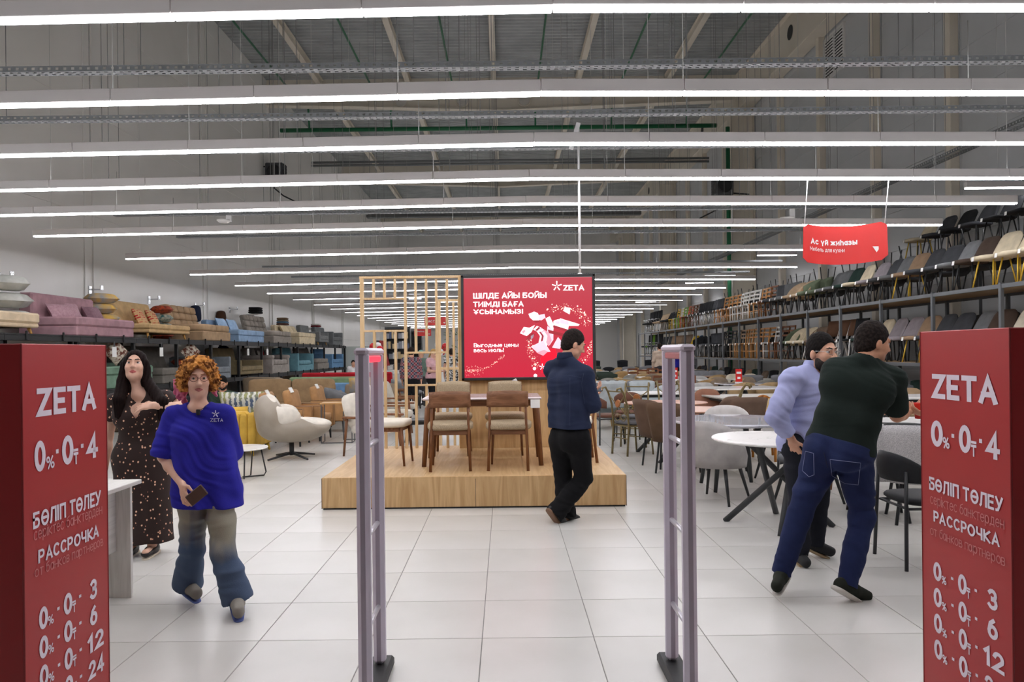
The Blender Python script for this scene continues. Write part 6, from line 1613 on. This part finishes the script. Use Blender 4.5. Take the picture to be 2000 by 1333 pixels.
for i, (px, py, D) in enumerate(((1318, 740, 19.3), (1443, 735, 17.3))):
    c = P(px, py, D); t = thing('table_sign', 'small red discount sign on a table, %s' % ('nearer the gate', 'nearer the racks')[i], 'sign', (c.x, D, .76))
    part('card', MB().box((0, 0, .17), (.15, .012, .30), .003), mat('sign red'), t); part('foot', MB().box((0, 0, .01), (.16, .08, .02), .003), TAGW, t)
    part('print', MB().box((0, -.008, .23), (.11, .002, .05)).box((0, -.008, .11), (.07, .002, .05)), TAGW, t)

# rows of gold framed banquet chairs between the tables
GB = [('tan', '#b08f62', 'arm'), ('beige', '#c2a679', 'round'), ('grey', '#97958d', 'round'), ('sand', '#bda37c', 'tub')]
n = 0
for r, y in enumerate((18.2, 20.6, 23.1, 25.8, 28.8)):
    x = 2.15 + .18 * r
    while x < 6.9:
        cn, cc, st = GB[(n * 3 + r) % 4]
        shop_chair('%s gold framed banquet chair, %s from the aisle in the %s loose row' % (cn, ORD[int((x - 2.15) / .68)], ORD[r]), (x, y, 0), RG.choice((0, PI, PI, .5)) + RG.uniform(-.3, .3), fab(cc), GOLD, st, 'gold framed banquet chairs', r < 3); x += .70; n += 1
for i in range(6):
    shop_chair('black chair at the back of the dining area, %s from the aisle' % ORD[i], (3.4 + .62 * i, 33.0, 0), PI, fab('#26272a'), BLKL, ('arm', 'office')[i % 2], 'black chairs at the back', False)
# ------------------------------------------------------------------ the people in the photograph
def pj(D, **k):
    """joints from pixels: name=(px, py[, offset in depth])"""
    return {n: P(v[0], v[1], D + (v[2] if len(v) > 2 else 0.0)) for n, v in k.items()}
SK1, SK2, SK3 = ('#d8a78c', '#cf9a7e'), ('#e0b7a0', '#d8a88f'), ('#cf9b7c', '#c48d6e')
def jeans_mat():
    m = mat('faded jeans', '#3d4c66', .85, kind='fabric', col2='#34425a', scale=9, bump=.15); nt = m.node_tree; N = nt.nodes; L = nt.links
    b = N['Principled BSDF']; tc = N.new('ShaderNodeTexCoord'); nz = N.new('ShaderNodeTexNoise'); mp = N.new('ShaderNodeMapping'); mp.inputs['Scale'].default_value = (9, 9, 1.6); L.new(tc.outputs['Object'], mp.inputs[0]); L.new(mp.outputs[0], nz.inputs['Vector']); nz.inputs['Scale'].default_value = .9
    sp = N.new('ShaderNodeSeparateXYZ'); L.new(tc.outputs['Object'], sp.inputs[0])
    mr = N.new('ShaderNodeMapRange'); L.new(sp.outputs['Z'], mr.inputs[0]); mr.inputs[1].default_value = .18; mr.inputs[2].default_value = .60
    ad = N.new('ShaderNodeMath'); ad.operation = 'MULTIPLY'; L.new(mr.outputs[0], ad.inputs[0]); L.new(nz.outputs[0], ad.inputs[1])
    rp = N.new('ShaderNodeValToRGB'); L.new(ad.outputs[0], rp.inputs[0]); rp.color_ramp.elements[0].position = .18; rp.color_ramp.elements[1].position = .42; rp.color_ramp.elements[0].color = lin('#42536d'); rp.color_ramp.elements[1].color = lin('#8d8878')
    L.new(rp.outputs[0], b.inputs['Base Color']); return m
def print_mat():
    m = mat('brown dress print', '#2a1915', .85); nt = m.node_tree; N = nt.nodes; L = nt.links
    tc = N.new('ShaderNodeTexCoord'); vo = N.new('ShaderNodeTexVoronoi'); mp = N.new('ShaderNodeMapping'); mp.inputs['Scale'].default_value = (33, 33, 27); L.new(tc.outputs['Object'], mp.inputs[0]); L.new(mp.outputs[0], vo.inputs['Vector']); vo.inputs['Scale'].default_value = 1.0
    nz = N.new('ShaderNodeTexNoise'); nz.inputs['Scale'].default_value = 60; L.new(tc.outputs['Object'], nz.inputs['Vector'])
    ma = N.new('ShaderNodeMath'); ma.operation = 'ADD'; L.new(vo.outputs['Distance'], ma.inputs[0]); sc_ = N.new('ShaderNodeMath'); sc_.operation = 'MULTIPLY'; sc_.inputs[1].default_value = .22; L.new(nz.outputs[0], sc_.inputs[0]); L.new(sc_.outputs[0], ma.inputs[1])
    rp = N.new('ShaderNodeValToRGB'); L.new(ma.outputs[0], rp.inputs[0]); e = rp.color_ramp.elements; e[0].position = .31; e[0].color = lin('#d98a6c'); e[1].position = .33; e[1].color = lin('#291814'); k = e.new(.24); k.color = lin('#e8c9a8')
    L.new(rp.outputs[0], N['Principled BSDF'].inputs['Base Color']); return m

# employee in the blue T-shirt
J = pj(4.55, pel=(404, 955), neck=(388, 791), head=(387, 738), shL=(436, 812), shR=(342, 815), elR=(320, 892, -.04), wrR=(356, 946, -.16), elL=(450, 890, .14), wrL=(438, 940, .26),
       hipL=(430, 965), hipR=(378, 968), knL=(436, 1078, -.10), anL=(463, 1166, -.10), toL=(466, 1196, -.28), knR=(375, 1078, .02), anR=(366, 1138, .12), toR=(384, 1160, -.02))
hem = P(404, 987, 4.55)
BLUE = fab('#2c2a9c', .85, '#27258c')
t, L = person('curly orange-haired person in a royal blue T-shirt and faded flared jeans', J, dict(step=.0055, female=True, flat=True, hs=.96, fwd=(.30, -.95, 0), hfwd=(.42, -.9, -.03), skin=SK2, brow='#8a5a3a', hair='curly', haircol='#d0904a', hair2='#6a4022', lips='#a8605a', glasses='#6e3038',
    hairtips=('#c25a78', [(P(352, 745, 4.60), P(350, 778, 4.58)), (P(357, 750, 4.58), P(360, 790, 4.56)), (P(347, 748, 4.62), P(343, 770, 4.62)), (P(416, 750, 4.62), P(420, 772, 4.62))]), wide=.94,
    handR=((.35, -.5, -.8), (.7, .6, -.2), (.3, -1, .2), .45), handL=((0, .3, -1), (-1, 0, 0), (0, -1, 0), .4), shoe=(fab('#8f8a82'), mat('sole blue', '#4f5f9a', .7)),
    clothes=[('shirt', BLUE, dict(name='t_shirt', g=.012, sleeve=.92, sg=.026, sfl=.016, hem=hem, boxy=.104, sk=.014, fold=.7, neckr=.066, vfold=.007, hemn=(-.06, 0, -1))), ('pants', jeans_mat(), dict(name='jeans', g=.008, flare=.036, ext=.0, top=P(404, 940, 4.55)))]))
org = t.location
F_ = FIELDS['t_shirt']
part('pendant', MB().box((0, 0, 0), (.026, .006, .036), .003), BLKL, t, loc=hit(F_, 387, 806, .006) - org)
part('neck_cord', MB().tube([h_ - org for h_ in trail(F_, ((370, 793), (376, 797), (382, 801), (387, 804), (392, 801), (398, 797), (404, 793)), .003)], .0018, 5), BLKL, t)
TPRINT = mat('white shirt print', '#c9c6e6', .8)
for k in range(5):
    w = PI / 2 + k * 2 * PI / 5; a = (421, 809)
    part('shirt_logo', MB().tube([h_ - org for h_ in trail(F_, [(a[0] + r * math.cos(w), a[1] - r * math.sin(w)) for r in (1.5, 4, 7)])], .0035, 4), TPRINT, t)
for s_, x0 in (('Z', 411), ('E', 418), ('T', 424), ('A', 430.5)):
    w_, st_ = GL[s_]
    q = MB()
    for ln in st_: q.tube([h_ - org for h_ in trail(F_, [(x0 + x * 4.8, 824 - y * 6) for x, y in ln])], .0024, 4)
    part('shirt_lettering', q, TPRINT, t)
c = P(384, 968, 4.31); o_ = part('phone', MB().box((0, 0, 0), (.07, .012, .12), .004, rot=Matrix.Rotation(.9, 3, 'Y')), mat('brown case', '#4a3226', .5), None, loc=c); tag(o_, 'brown object held in the blue-shirted person\'s hand', 'phone')

# woman in the printed dress
J = pj(5.75, pel=(278, 892), neck=(270, 765), head=(264, 714), shL=(324, 780), shR=(224, 786), elL=(364, 800, -.05), wrL=(300, 792, -.22), elR=(210, 852, .06), wrR=(204, 915, .0),
       hipL=(302, 905), hipR=(252, 905), knL=(303, 1000), anL=(297, 1068, -.02), toL=(284, 1080, -.16), knR=(256, 1000), anR=(258, 1068, .02), toR=(248, 1080, -.13))
person('long-haired woman in a dark brown printed maxi dress looking up', J, dict(step=.006, female=True, hs=1.0, wide=1.14, arm=1.15, fwd=(.25, -.95, 0), hfwd=(.30, -.92, .26), hup=(-.05, .25, 1), gaze=(.2, -.8, .45), skin=SK2, brow='#2a1c18', hair='long', haircol='#1f1412', hair2='#130b0a', lips='#b85a58',
    hairlow={1: P(232, 782, 5.60), -1: P(316, 786, 5.58)}, handL=((-.95, -.1, -.1), (0, .6, -.8), (0, -.3, 1), .35), handR=((0, -.2, -1), (1, 0, 0), (0, -1, 0), .3),
    shoe=(metal('#1d1a1a', .5), mat('cream sole', '#d9cdb8', .7)), lowshoe=True,
    clothes=[('dress', print_mat(), dict(hem=(P(278, 1056, 5.75).x + .02, 5.75, P(278, 1058, 5.75).z)))]))

# man in the navy shirt, walking with a phone
NAVY = fab('#272f47', .85, '#222a40')
J = pj(6.70, pel=(1113, 850), neck=(1104, 697), head=(1121, 672, .03), shL=(1078, 722, .20), shR=(1143, 732, -.12), elR=(1158, 792, -.10), wrR=(1153, 766, .12), elL=(1110, 790, .42), wrL=(1148, 775, .45),
       hipL=(1096, 862, .08), hipR=(1130, 862, -.06), knL=(1100, 935, .12), anL=(1106, 1003, .06), toL=(1126, 1014, .14), knR=(1140, 936, .06), anR=(1087, 1000, -.06), toR=(1110, 1034, .02))
person('man in a navy shirt and black trousers walking past the stage with a phone', J, dict(step=.006, hs=1.02, wide=1.08, fwd=(.80, .55, 0), hfwd=(.88, .20, -.36), hup=(.3, .1, 1), skin=SK1, brow='#2a1f1a', hair='short', haircol='#2a2320', hair2='#1d1816',
    handR=((.75, .3, .35), (-.2, .2, 1), (0, .8, .4), .5), handL=((.9, 0, .2), (0, 0, 1), (.3, -.6, .4), .4), shoe=(metal('#1f1f20', .5), mat('brown gum sole', '#7a5a44', .7)),
    clothes=[('pants', fab('#141416', .9), dict(name='trousers', g=.016, flare=.022, ext=.06, top=P(1113, 822, 6.7))), ('shirt', NAVY, dict(g=.016, sleeve=1.62, sg=.022, hem=P(1113, 836, 6.7), boxy=.112, sk=.03, neckr=.064, vdepth=-.01, vfold=.002)), ('collar', NAVY, dict())]))
F_ = FIELDS['shirt']; sm_ = mat('navy seam', '#39425c', .85); t_ = [o for o in bpy.data.objects if o.name.startswith('person') and 'navy' in o.get('label', '')][0]
for pts in (((1072, 742), (1090, 735), (1112, 734), (1135, 738)), ((1113, 738), (1113, 770), (1113, 800), (1113, 832)), ((1140, 730), (1136, 750), (1139, 770), (1142, 790))):
    fine = [(a[0] + (b[0] - a[0]) * k / 6, a[1] + (b[1] - a[1]) * k / 6) for a, b in zip(pts[:-1], pts[1:]) for k in range(6)] + [pts[-1]]
    part('seam', MB().tube([h_ - t_.location for h_ in trail(F_, fine, .001)], .0018, 4), sm_, t_)
c = P(1166, 757, 6.98); o_ = part('phone', MB().box((0, 0, 0), (.075, .15, .009), .003, rot=Matrix.Rotation(.5, 3, 'X')), metal('#3a3d44', .3), None, loc=c); tag(o_, 'smartphone held by the man in the navy shirt', 'phone')

# man in the light blue shirt
LBL = fab('#adb2da', .85, '#a2a7d0')
J = pj(5.40, pel=(1578, 862), neck=(1590, 716), head=(1606, 687, -.05), shR=(1548, 740, -.16), shL=(1640, 735, .14), elR=(1516, 812, -.22), wrR=(1546, 858, -.20), elL=(1650, 810, .15), wrL=(1640, 860, .0),
       hipR=(1562, 872, -.08), hipL=(1600, 872, .08), knR=(1562, 978, -.10), anR=(1562, 1082, -.14), toR=(1574, 1100, -.22), knL=(1596, 978, .05), anL=(1592, 1062, .06), toL=(1622, 1078, .02))
person('bearded man in glasses and a light blue shirt, hand in pocket', J, dict(step=.006, hs=1.08, wide=1.22, belly=1.12, fwd=(.50, -.86, 0), hfwd=(.40, -.91, -.04), skin=SK1, brow='#221a16', hair='short', haircol='#201c1a', hair2='#161312', beard='#2b211c', glasses='#c9c6c2', lips='#b4665e',
    handR=((.35, .15, -.9), (.6, .5, 0), (.5, -.8, .2), .35), handL=((0, -.3, -1), (-1, 0, 0), (.5, -1, 0), .4), shoe=(metal('#1b1b1d', .7), mat('rope sole', '#b39b78', .8)),
    clothes=[('pants', fab('#23252d', .9), dict(name='trousers', g=.014, ext=.02, top=P(1578, 838, 5.4))), ('shirt', LBL, dict(g=.018, sleeve=1.72, sg=.026, hem=P(1578, 880, 5.4), boxy=.128, sk=.03, neckr=.066, vdepth=.02, vneck=.03, fold=1.7)), ('collar', LBL, dict())]))

# man in the dark green shirt, seen from behind
DGR = fab('#1f2925', .9, '#1b2420')
J = pj(4.58, pel=(1640, 872), neck=(1690, 700), head=(1706, 668, .03), shL=(1632, 724, .12), shR=(1744, 742, -.02), elR=(1752, 812, .10), wrR=(1776, 803, .34), elL=(1700, 800, .30), wrL=(1768, 795, .42),
       hipL=(1608, 888, .03), hipR=(1668, 890, -.02), knL=(1562, 1005, .06), anL=(1527, 1118, .06), toL=(1522, 1150, .12), knR=(1684, 1010, .02), anR=(1655, 1142, -.10), toR=(1692, 1165, -.04))
J['toL'] = P(1517, 1146, 4.50)
DEN = fab('#232d52', .85, '#1c2547')
t, L = person('man in a dark green knit shirt and blue jeans leaning forward, back turned', J, dict(step=.0055, hs=1.0, wide=1.16, fwd=(.62, .75, -.1), hfwd=(.98, .10, -.20), skin=SK3, brow='#2a1f1a', hair='short', haircol='#2d2623', hair2='#1f1a18',
    handR=((.9, .35, .1), (-.1, .3, .9), (0, .5, .6), .55), handL=((.95, .1, 0), (0, -.3, 1), (.2, -.6, .4), .5), shoe=(fab('#2a2d26'), mat('pale sole', '#c9c5bd', .7)),
    clothes=[('pants', DEN, dict(name='jeans', g=.010, ext=.02, top=P(1650, 862, 4.58))), ('shirt', DGR, dict(name='knit_shirt', g=.018, sleeve=.80, sg=.020, sfl=.006, hem=P(1648, 880, 4.58), hemn=(-.25, 0, -1), neckr=.062, vdepth=-.012, fold=.5))]))
org = t.location
PK = mat('pocket stitch', '#7b83a8', .8); F_ = FIELDS['jeans']
for nm, pts in (('pocket', ((1621, 898), (1625, 930), (1650, 945), (1676, 948), (1681, 905), (1621, 898))), ('pocket', ((1573, 882), (1567, 920), (1580, 932), (1590, 928), (1589, 886), (1573, 882)))):
    fine = [(a[0] + (b[0] - a[0]) * k / 5, a[1] + (b[1] - a[1]) * k / 5) for a, b in zip(pts[:-1], pts[1:]) for k in range(5)] + [pts[-1]]
    part(nm, MB().tube([h_ - org for h_ in trail(F_, fine, .0015)], .0016, 4), PK, t)
part('seam', MB().tube([h_ - org for h_ in trail(F_, [(1609 + 1.5 * k, 884 + 6 * k) for k in range(6)], .001)], .0018, 4), mat('dark seam', '#141a34', .8), t)
# person behind the right totem, only hair, a hand and a red cup in view
J = pj(5.0, pel=(1905, 900), neck=(1895, 716), head=(1890, 683), shL=(1850, 745, .05), shR=(1950, 745, .0), elL=(1832, 830, -.05), wrL=(1812, 812, -.12), elR=(1960, 840, 0), wrR=(1965, 900, -.1),
       hipL=(1885, 912), hipR=(1930, 912), knL=(1885, 1020), anL=(1885, 1112), toL=(1870, 1128, -.1), knR=(1930, 1020), anR=(1930, 1112), toR=(1915, 1128, -.1))
person('person with short brown hair almost hidden behind the red totem', J, dict(step=.008, hs=1.0, fwd=(-.8, -.4, 0), hfwd=(-.9, -.3, -.1), skin=SK1, brow='#3a2a20', hair='short', haircol='#5c4738', hair2='#40302a',
    handL=((-.9, .1, .3), (0, .3, 1), (0, -.7, .5), .6), handR=((0, 0, -1), (-1, 0, 0), (0, -1, 0), .4), shoe=(BLKL, BLKL),
    clothes=[('pants', fab('#3a3d48', .9), dict(name='trousers', step=.012, top=P(1905, 880, 5.0))), ('shirt', fab('#8d8f96', .9), dict(step=.012, sleeve=.6, hem=P(1905, 910, 5.0)))]))
c = P(1796, 802, 4.92)
cup = thing('cup', 'red cup held between the two men by the right totem', 'cup', (c.x, c.y, c.z - .055))
part('cup_body', MB().lathe([(.028, 0), (.036, .10), (.037, .105), (.034, .105), (.027, .01)], 20), mat('cup red', '#d42a1e', .4), cup)

# ---- people further back
def stand(base, h, yaw, arms='down'):
    s = h / 1.72; b = Vector(base); F = Vector((math.sin(yaw), -math.cos(yaw), 0)); R = Vector((-F.y, F.x, 0)) * -1.0
    R = F.cross(Vector((0, 0, 1)))
    at = lambda r, f, u: b + (R * r + F * f + Vector((0, 0, u))) * s
    J = dict(pel=at(0, 0, .93), neck=at(0, 0, 1.46), head=at(0, .02, 1.60))
    for a, k in (('L', -1), ('R', 1)):
        J['sh' + a] = at(k * .18, 0, 1.39); J['hip' + a] = at(k * .085, 0, .90); J['kn' + a] = at(k * .09, .02, .49); J['an' + a] = at(k * .095, 0, .09); J['to' + a] = at(k * .11, .16, .035)
        if arms == 'down': J['el' + a] = at(k * .23, -.03, 1.12); J['wr' + a] = at(k * .24, .05, .88)
        else: J['el' + a] = at(k * .22, .02, 1.12); J['wr' + a] = at(k * .10, .24, 1.10)
    return J, F, R
def extra(label, px, D, h, yaw, top, bot, hair, sk, arms='down', hm='short', female=False, sleeve=.6, dress=False, head_down=-.2, beard=None, **k):
    b = P(px, 700, D); J, F, R = stand((b.x, D, 0), h, yaw, arms)
    hd = (tuple(F * .2 + Vector((0, 0, -1))), tuple(-R), tuple(F), .4) if arms == 'down' else (tuple(F), (0, 0, 1), (0, 0, 1), .5)
    hd2 = (hd[0], tuple(R) if arms == 'down' else hd[1], hd[2], .4)
    cl = [('pants', bot, dict(name='trousers', top=J['pel'] + Vector((0, 0, .12)))), ('shirt', top, dict(sleeve=sleeve, hem=J['pel'] + Vector((0, 0, -.02)), g=.022, hem_flare=.01))]
    if dress: cl = [('dress', top, dict(hem=J['pel'] + Vector((0, 0, -.62))))]
    return person(label, J, dict(step=.013, female=female, hs=h / 1.72, fwd=tuple(F), hfwd=tuple(F + Vector((0, 0, head_down))), skin=sk, brow='#2a1f1a', hair=hm, haircol=hair, handL=hd2, handR=hd, shoe=(BLKL, BLKL), clothes=cl, beard=beard, **k))
def plaid_mat():
    m = mat('plaid flannel', '#7a2a32', .9); nt = m.node_tree; N = nt.nodes; L = nt.links; tc = N.new('ShaderNodeTexCoord'); ck = N.new('ShaderNodeTexChecker'); L.new(tc.outputs['Object'], ck.inputs['Vector']); ck.inputs['Scale'].default_value = 13
    ck.inputs['Color1'].default_value = lin('#8d2630'); ck.inputs['Color2'].default_value = lin('#2c344c'); c2 = N.new('ShaderNodeTexChecker'); L.new(tc.outputs['Object'], c2.inputs['Vector']); c2.inputs['Scale'].default_value = 26; c2.inputs['Color1'].default_value = lin('#c9c6c4'); c2.inputs['Color2'].default_value = lin('#3c3440')
    mx = N.new('ShaderNodeMix'); mx.data_type = 'RGBA'; mx.inputs[0].default_value = .3; L.new(ck.outputs[0], mx.inputs[6]); L.new(c2.outputs[0], mx.inputs[7]); L.new(mx.outputs[2], N['Principled BSDF'].inputs['Base Color']); return m
extra('shopper in a red plaid shirt seen from behind through the slats', 803, 18.2, 1.68, PI, plaid_mat(), fab('#1b1c1f'), '#2a211d', SK1, sleeve=1.8, belly=1.2, wide=1.1)
extra('blonde woman in a pink blouse with a white bag, behind the slats', 846, 19.6, 1.64, .9, fab('#dfb3b8'), fab('#1d1d20'), '#b8945f', SK2, arms='hold', hm='tail', female=True, head_down=-.4, wide=1.15)
extra('shopper in a teal cap behind the plaid shirt', 822, 21.5, 1.62, PI - .4, fab('#6f8478'), fab('#3f3f40'), '#7fa8a0', SK1, hm='cap', sleeve=1.7)
BW = mat('black and white print', '#d9d9d6', .9, kind='boucle', col2='#1d1d1d', scale=22)
extra('woman in a black and white patterned dress beside the screen wall', 882, 22.5, 1.66, PI, BW, BW, '#2a211d', SK1, female=True, dress=True, hm='short')
extra('store worker in a royal blue T-shirt among the chair racks', 1321, 26.2, 1.68, PI + .6, BLUE, fab('#2b2c33'), '#241d1a', SK1)
extra('shopper in a beige top beside the chair racks', 1289, 26.25, 1.78, PI, fab('#cbb7a4'), fab('#3b3b40'), '#241d1a', SK1, sleeve=1.8)
# seated man with a phone
J = pj(14.0, pel=(432, 800), neck=(436, 763), head=(435, 750, -.04), shL=(454, 772), shR=(416, 773), elL=(452, 795, -.12), wrL=(438, 797, -.32), elR=(414, 797, -.12), wrR=(428, 798, -.32),
       hipL=(443, 803), hipR=(423, 803), knL=(448, 806, -.45), anL=(447, 845, -.50), toL=(448, 852, -.66), knR=(419, 806, -.45), anR=(420, 845, -.50), toR=(419, 852, -.66))
for k_ in ('pel', 'hipL', 'hipR'): J[k_].z = .50
for k_ in ('knL', 'knR'): J[k_].z = .50
for k_ in ('anL', 'anR'): J[k_].z = .09
for k_ in ('toL', 'toR'): J[k_].z = .035
J['head'].z += .02
person('bearded man in a dark green T-shirt sitting on the dark sofa', J, dict(step=.011, fwd=(0, -1, 0), hfwd=(.1, -1, -.45), hup=(0, -.3, 1), skin=SK3, brow='#1a1412', hair='short', haircol='#161312', beard='#1d1714', wide=1.0,
    handL=((-.6, -.7, .2), (0, .2, 1), (0, -.5, .5), .5), handR=((.6, -.7, .2), (0, .2, 1), (0, -.5, .5), .5), shoe=(BLKL, BLKL),
    clothes=[('pants', fab('#1b1c20'), dict(name='trousers', top=P(432, 792, 14.0))), ('shirt', fab('#2f4034'), dict(name='t_shirt', sleeve=.75, hem=Vector((J['pel'].x, 14.0, .44))))]))
c = P(690, 722, 30.0); J, F, R = stand((c.x, 30.0, -.35), 1.62, .3)
person('woman in a white blouse at a table far behind the red sofa', J, dict(step=.014, female=True, fwd=tuple(F), hfwd=tuple(F), skin=SK1, brow='#1a1412', hair='short', haircol='#161312', handL=((0, 0, -1), (1, 0, 0), (0, -1, 0), .4), handR=((0, 0, -1), (-1, 0, 0), (0, -1, 0), .4), clothes=[('shirt', fab('#e4e2e2'), dict(sleeve=.8, hem=J['pel'])), ('pants', fab('#2a2a2c'), dict(name='trousers', top=J['pel'] + Vector((0, 0, .1))))]))
# ------------------------------------------------------------------ the far end of the store
def far_sign(label, px0, py0, px1, py1, D, words):
    a, b = P(px0, py1, D), P(px1, py0, D); w, h_ = b.x - a.x, b.z - a.z
    t = thing('hanging_sign', label, 'sign', ((a.x + b.x) / 2, D, a.z))
    part('panel', MB().box((0, 0, h_ / 2), (w, .02, h_), .006), mat('sign red'), t)
    F3 = Matrix(((1, 0, 0, 0), (0, 0, -1, -.011), (0, 1, 0, 0), (0, 0, 0, 1)))
    for (s, x0, x1, y0, y1, bo) in words: lettering(s, TAGW, t, -w / 2 + w * x0, -w / 2 + w * x1, h_ * y0, h_ * y1, F3, bo)
    part('arrow_print', MB().add([(w * .32, -.013, h_ * .35), (w * .38, -.013, h_ * .18), (w * .44, -.013, h_ * .35)], [(0, 1, 2)]), TAGW, t)
    for s in (-1, 1): part('suspension_cable', MB().tube([(s * w * .45, 0, h_), (s * w * .45, 0, 3.75 - a.z)], .006, 5), CABLE, t)
far_sign('red hanging cash desk sign behind the slats', 829, 619, 873, 636, 28.0, [('КАССА', .06, .58, .32, .66, .17)])
far_sign('smaller red hanging sign far behind the slats', 809, 643, 842, 657, 37.09, [('Мебель', .2, .6, .55, .8, .14)] if 'М' in GL else [])
# tall shelving with boxed goods
c = P(778, 700, 38.0)
t = thing('goods_shelf', 'tall dark shelving with boxed goods at the far left', 'shelf', (c.x, 38.0, 0))
part('frame', MB().box((-.62, 0, 1.45), (.05, .5, 2.9)).box((.62, 0, 1.45), (.05, .5, 2.9)).box((0, .24, 1.45), (1.24, .02, 2.9)), BLKL, t)
for k in range(6): part('shelf_board', MB().box((0, 0, .2 + k * .52), (1.22, .5, .03)), BLKL, t)
RG2 = random.Random(5)
n = 0
for k in range(5):
    x = -.56; n = 0
    while x < .48:
        w = RG2.uniform(.08, .2); hh_ = RG2.uniform(.2, .4)
        cn, ch = RG2.choice([('off-white', '#d9d6d0'), ('black', '#3b3b3e'), ('grey', '#8c8f96'), ('tan', '#c9b38c'), ('pale grey', '#b8bcc4'), ('slate blue', '#55607a')])
        o_ = part('goods_box', MB().box((0, 0, hh_ / 2), (w - .01, .3, hh_)), fab(ch), None, loc=(c.x + x + w / 2, 37.9, .2 + k * .52 + .015))
        tag(o_, '%s goods box, %s from the left on the %s far shelf up' % (cn, ORD[n], ORD[k]), 'box', 'goods boxes on the far shelving'); x += w; n += 1
c2 = P(810, 700, 41.0)
t = thing('goods_shelf', 'second dark shelving with black goods further right', 'shelf', (c2.x - .2, 41.0, 0))
part('frame', MB().box((-.6, 0, 1.4), (.05, .5, 2.8)).box((.6, 0, 1.4), (.05, .5, 2.8)).box((0, .24, 1.4), (1.2, .02, 2.8)), BLKL, t)
for k in range(5): part('shelf_board', MB().box((0, 0, .3 + k * .6), (1.2, .5, .03)), BLKL, t)
# white counters and tables
for i, (px, D, w, lab) in enumerate(((768, 27.0, 1.6, 'white counter with goods behind the plaid shopper'), (868, 32.0, 2.0, 'white cash desk counter below the cash desk sign'))):
    c = P(px, 720, D); t = thing('counter', lab, 'counter', (c.x, D, 0)); part('carcass', MB().box((0, 0, .45), (w, .6, .9), .01), WTOP, t); part('worktop', MB().box((0, 0, .915), (w + .06, .66, .03), .004), mat('pale grey top', '#c9c9c8', .4), t)
for i, (dx, col, s) in enumerate(((-.5, '#2f56b8', .25), (-.1, '#c4c1bb', .2), (.3, '#35353a', .3), (.6, '#d8a9ad', .22))):
    c = P(768, 720, 27.0); o_ = part('goods_bin', MB().box((0, 0, s * .4), (s, s, s * .8), .02), fab(col), None, loc=(c.x + dx, 27.0, .93)); tag(o_, '%s bin on the white counter' % ('blue', 'pale', 'black', 'pink')[i], 'bin')
# balloons
for i, (px, py, D, col, nm) in enumerate(((855, 676, 33, '#f0eeee', 'white'), (857, 684, 33.2, '#d42a30', 'red'), (860, 689, 32.8, '#f0eeee', 'white lower'), (869, 678, 34, '#c9232b', 'deep red'), (865, 687, 34.2, '#d42a30', 'red lower'), (728, 679, 31, '#d42a30', 'red left'), (738, 677, 31.2, '#f0eeee', 'white left'), (742, 684, 31, '#c9232b', 'deep red left'))):
    c = P(px, py, D); t = thing('balloon', '%s balloon in the far cluster behind the slats' % nm, 'balloon', c, 0, 'balloons')
    part('envelope', MB().lathe([(.02, -.17), (.09, -.12), (.15, 0), (.13, .11), (.06, .17), (.005, .18)], 14), mat('balloon ' + col, col, .2), t); part('string', MB().tube([(0, 0, -.17), (.02, 0, -c.z + .0)], .004, 4), WHT, t)
# leaning panels, glass partition and a tall plant
c = P(745, 700, 36.0)
for i in range(3):
    o_ = part('leaning_panel', MB().box((0, 0, 1.1), (.06, .9, 2.2), rot=Matrix.Rotation(-.25, 3, 'Y')), fab(('#c9c6c4', '#4a4a4e', '#a33a3a')[i]), None, loc=(c.x + i * .12, 36 + i * .1, .0)); tag(o_, '%s sample panel leaning by the far shelving' % ('pale', 'dark', 'red')[i], 'panel', 'leaning panels')
c = P(674, 720, 33.5)
t = thing('glass_screen', 'pale glass screen at the far end of the sofa rack', 'screen', (c.x, 36.2, 0)); part('pane', MB().box((0, 0, .95), (1.4, .02, 1.9)), mat('pale glass', '#bdc3bd', .15), t); part('post', MB().box((-.72, 0, 1.0), (.04, .04, 2.0)).box((.72, 0, 1.0), (.04, .04, 2.0)), CHR, t)
c = P(886, 700, 26.0); t = thing('potted_plant', 'tall leafy potted plant beside the screen wall', 'plant', (c.x, 26.0, 0))
part('pot', MB().lathe([(.16, 0), (.22, .4), (.2, .4), (.15, .05)], 16), WHT, t); part('stem', MB().tube([(0, 0, .35), (.03, 0, 1.2), (0, 0, 2.0)], .02, 6), WAL, t)
q = MB()
for i in range(60):
    z = RG2.uniform(.9, 2.3); w = RG2.uniform(0, 6.28); r = RG2.uniform(.05, .28); M = Matrix.Rotation(w, 3, 'Z') @ Matrix.Rotation(RG2.uniform(-.6, .6), 3, 'Y')
    q.add([M @ Vector(v) + Vector((0, 0, z)) for v in ((r, 0, 0), (r + .07, .035, .02), (r + .16, 0, 0), (r + .07, -.035, .02))], [(0, 1, 2, 3)])
o_ = part('foliage', q, mat('leaf green', '#4f6b3a', .6), t); o_['kind'] = 'stuff'
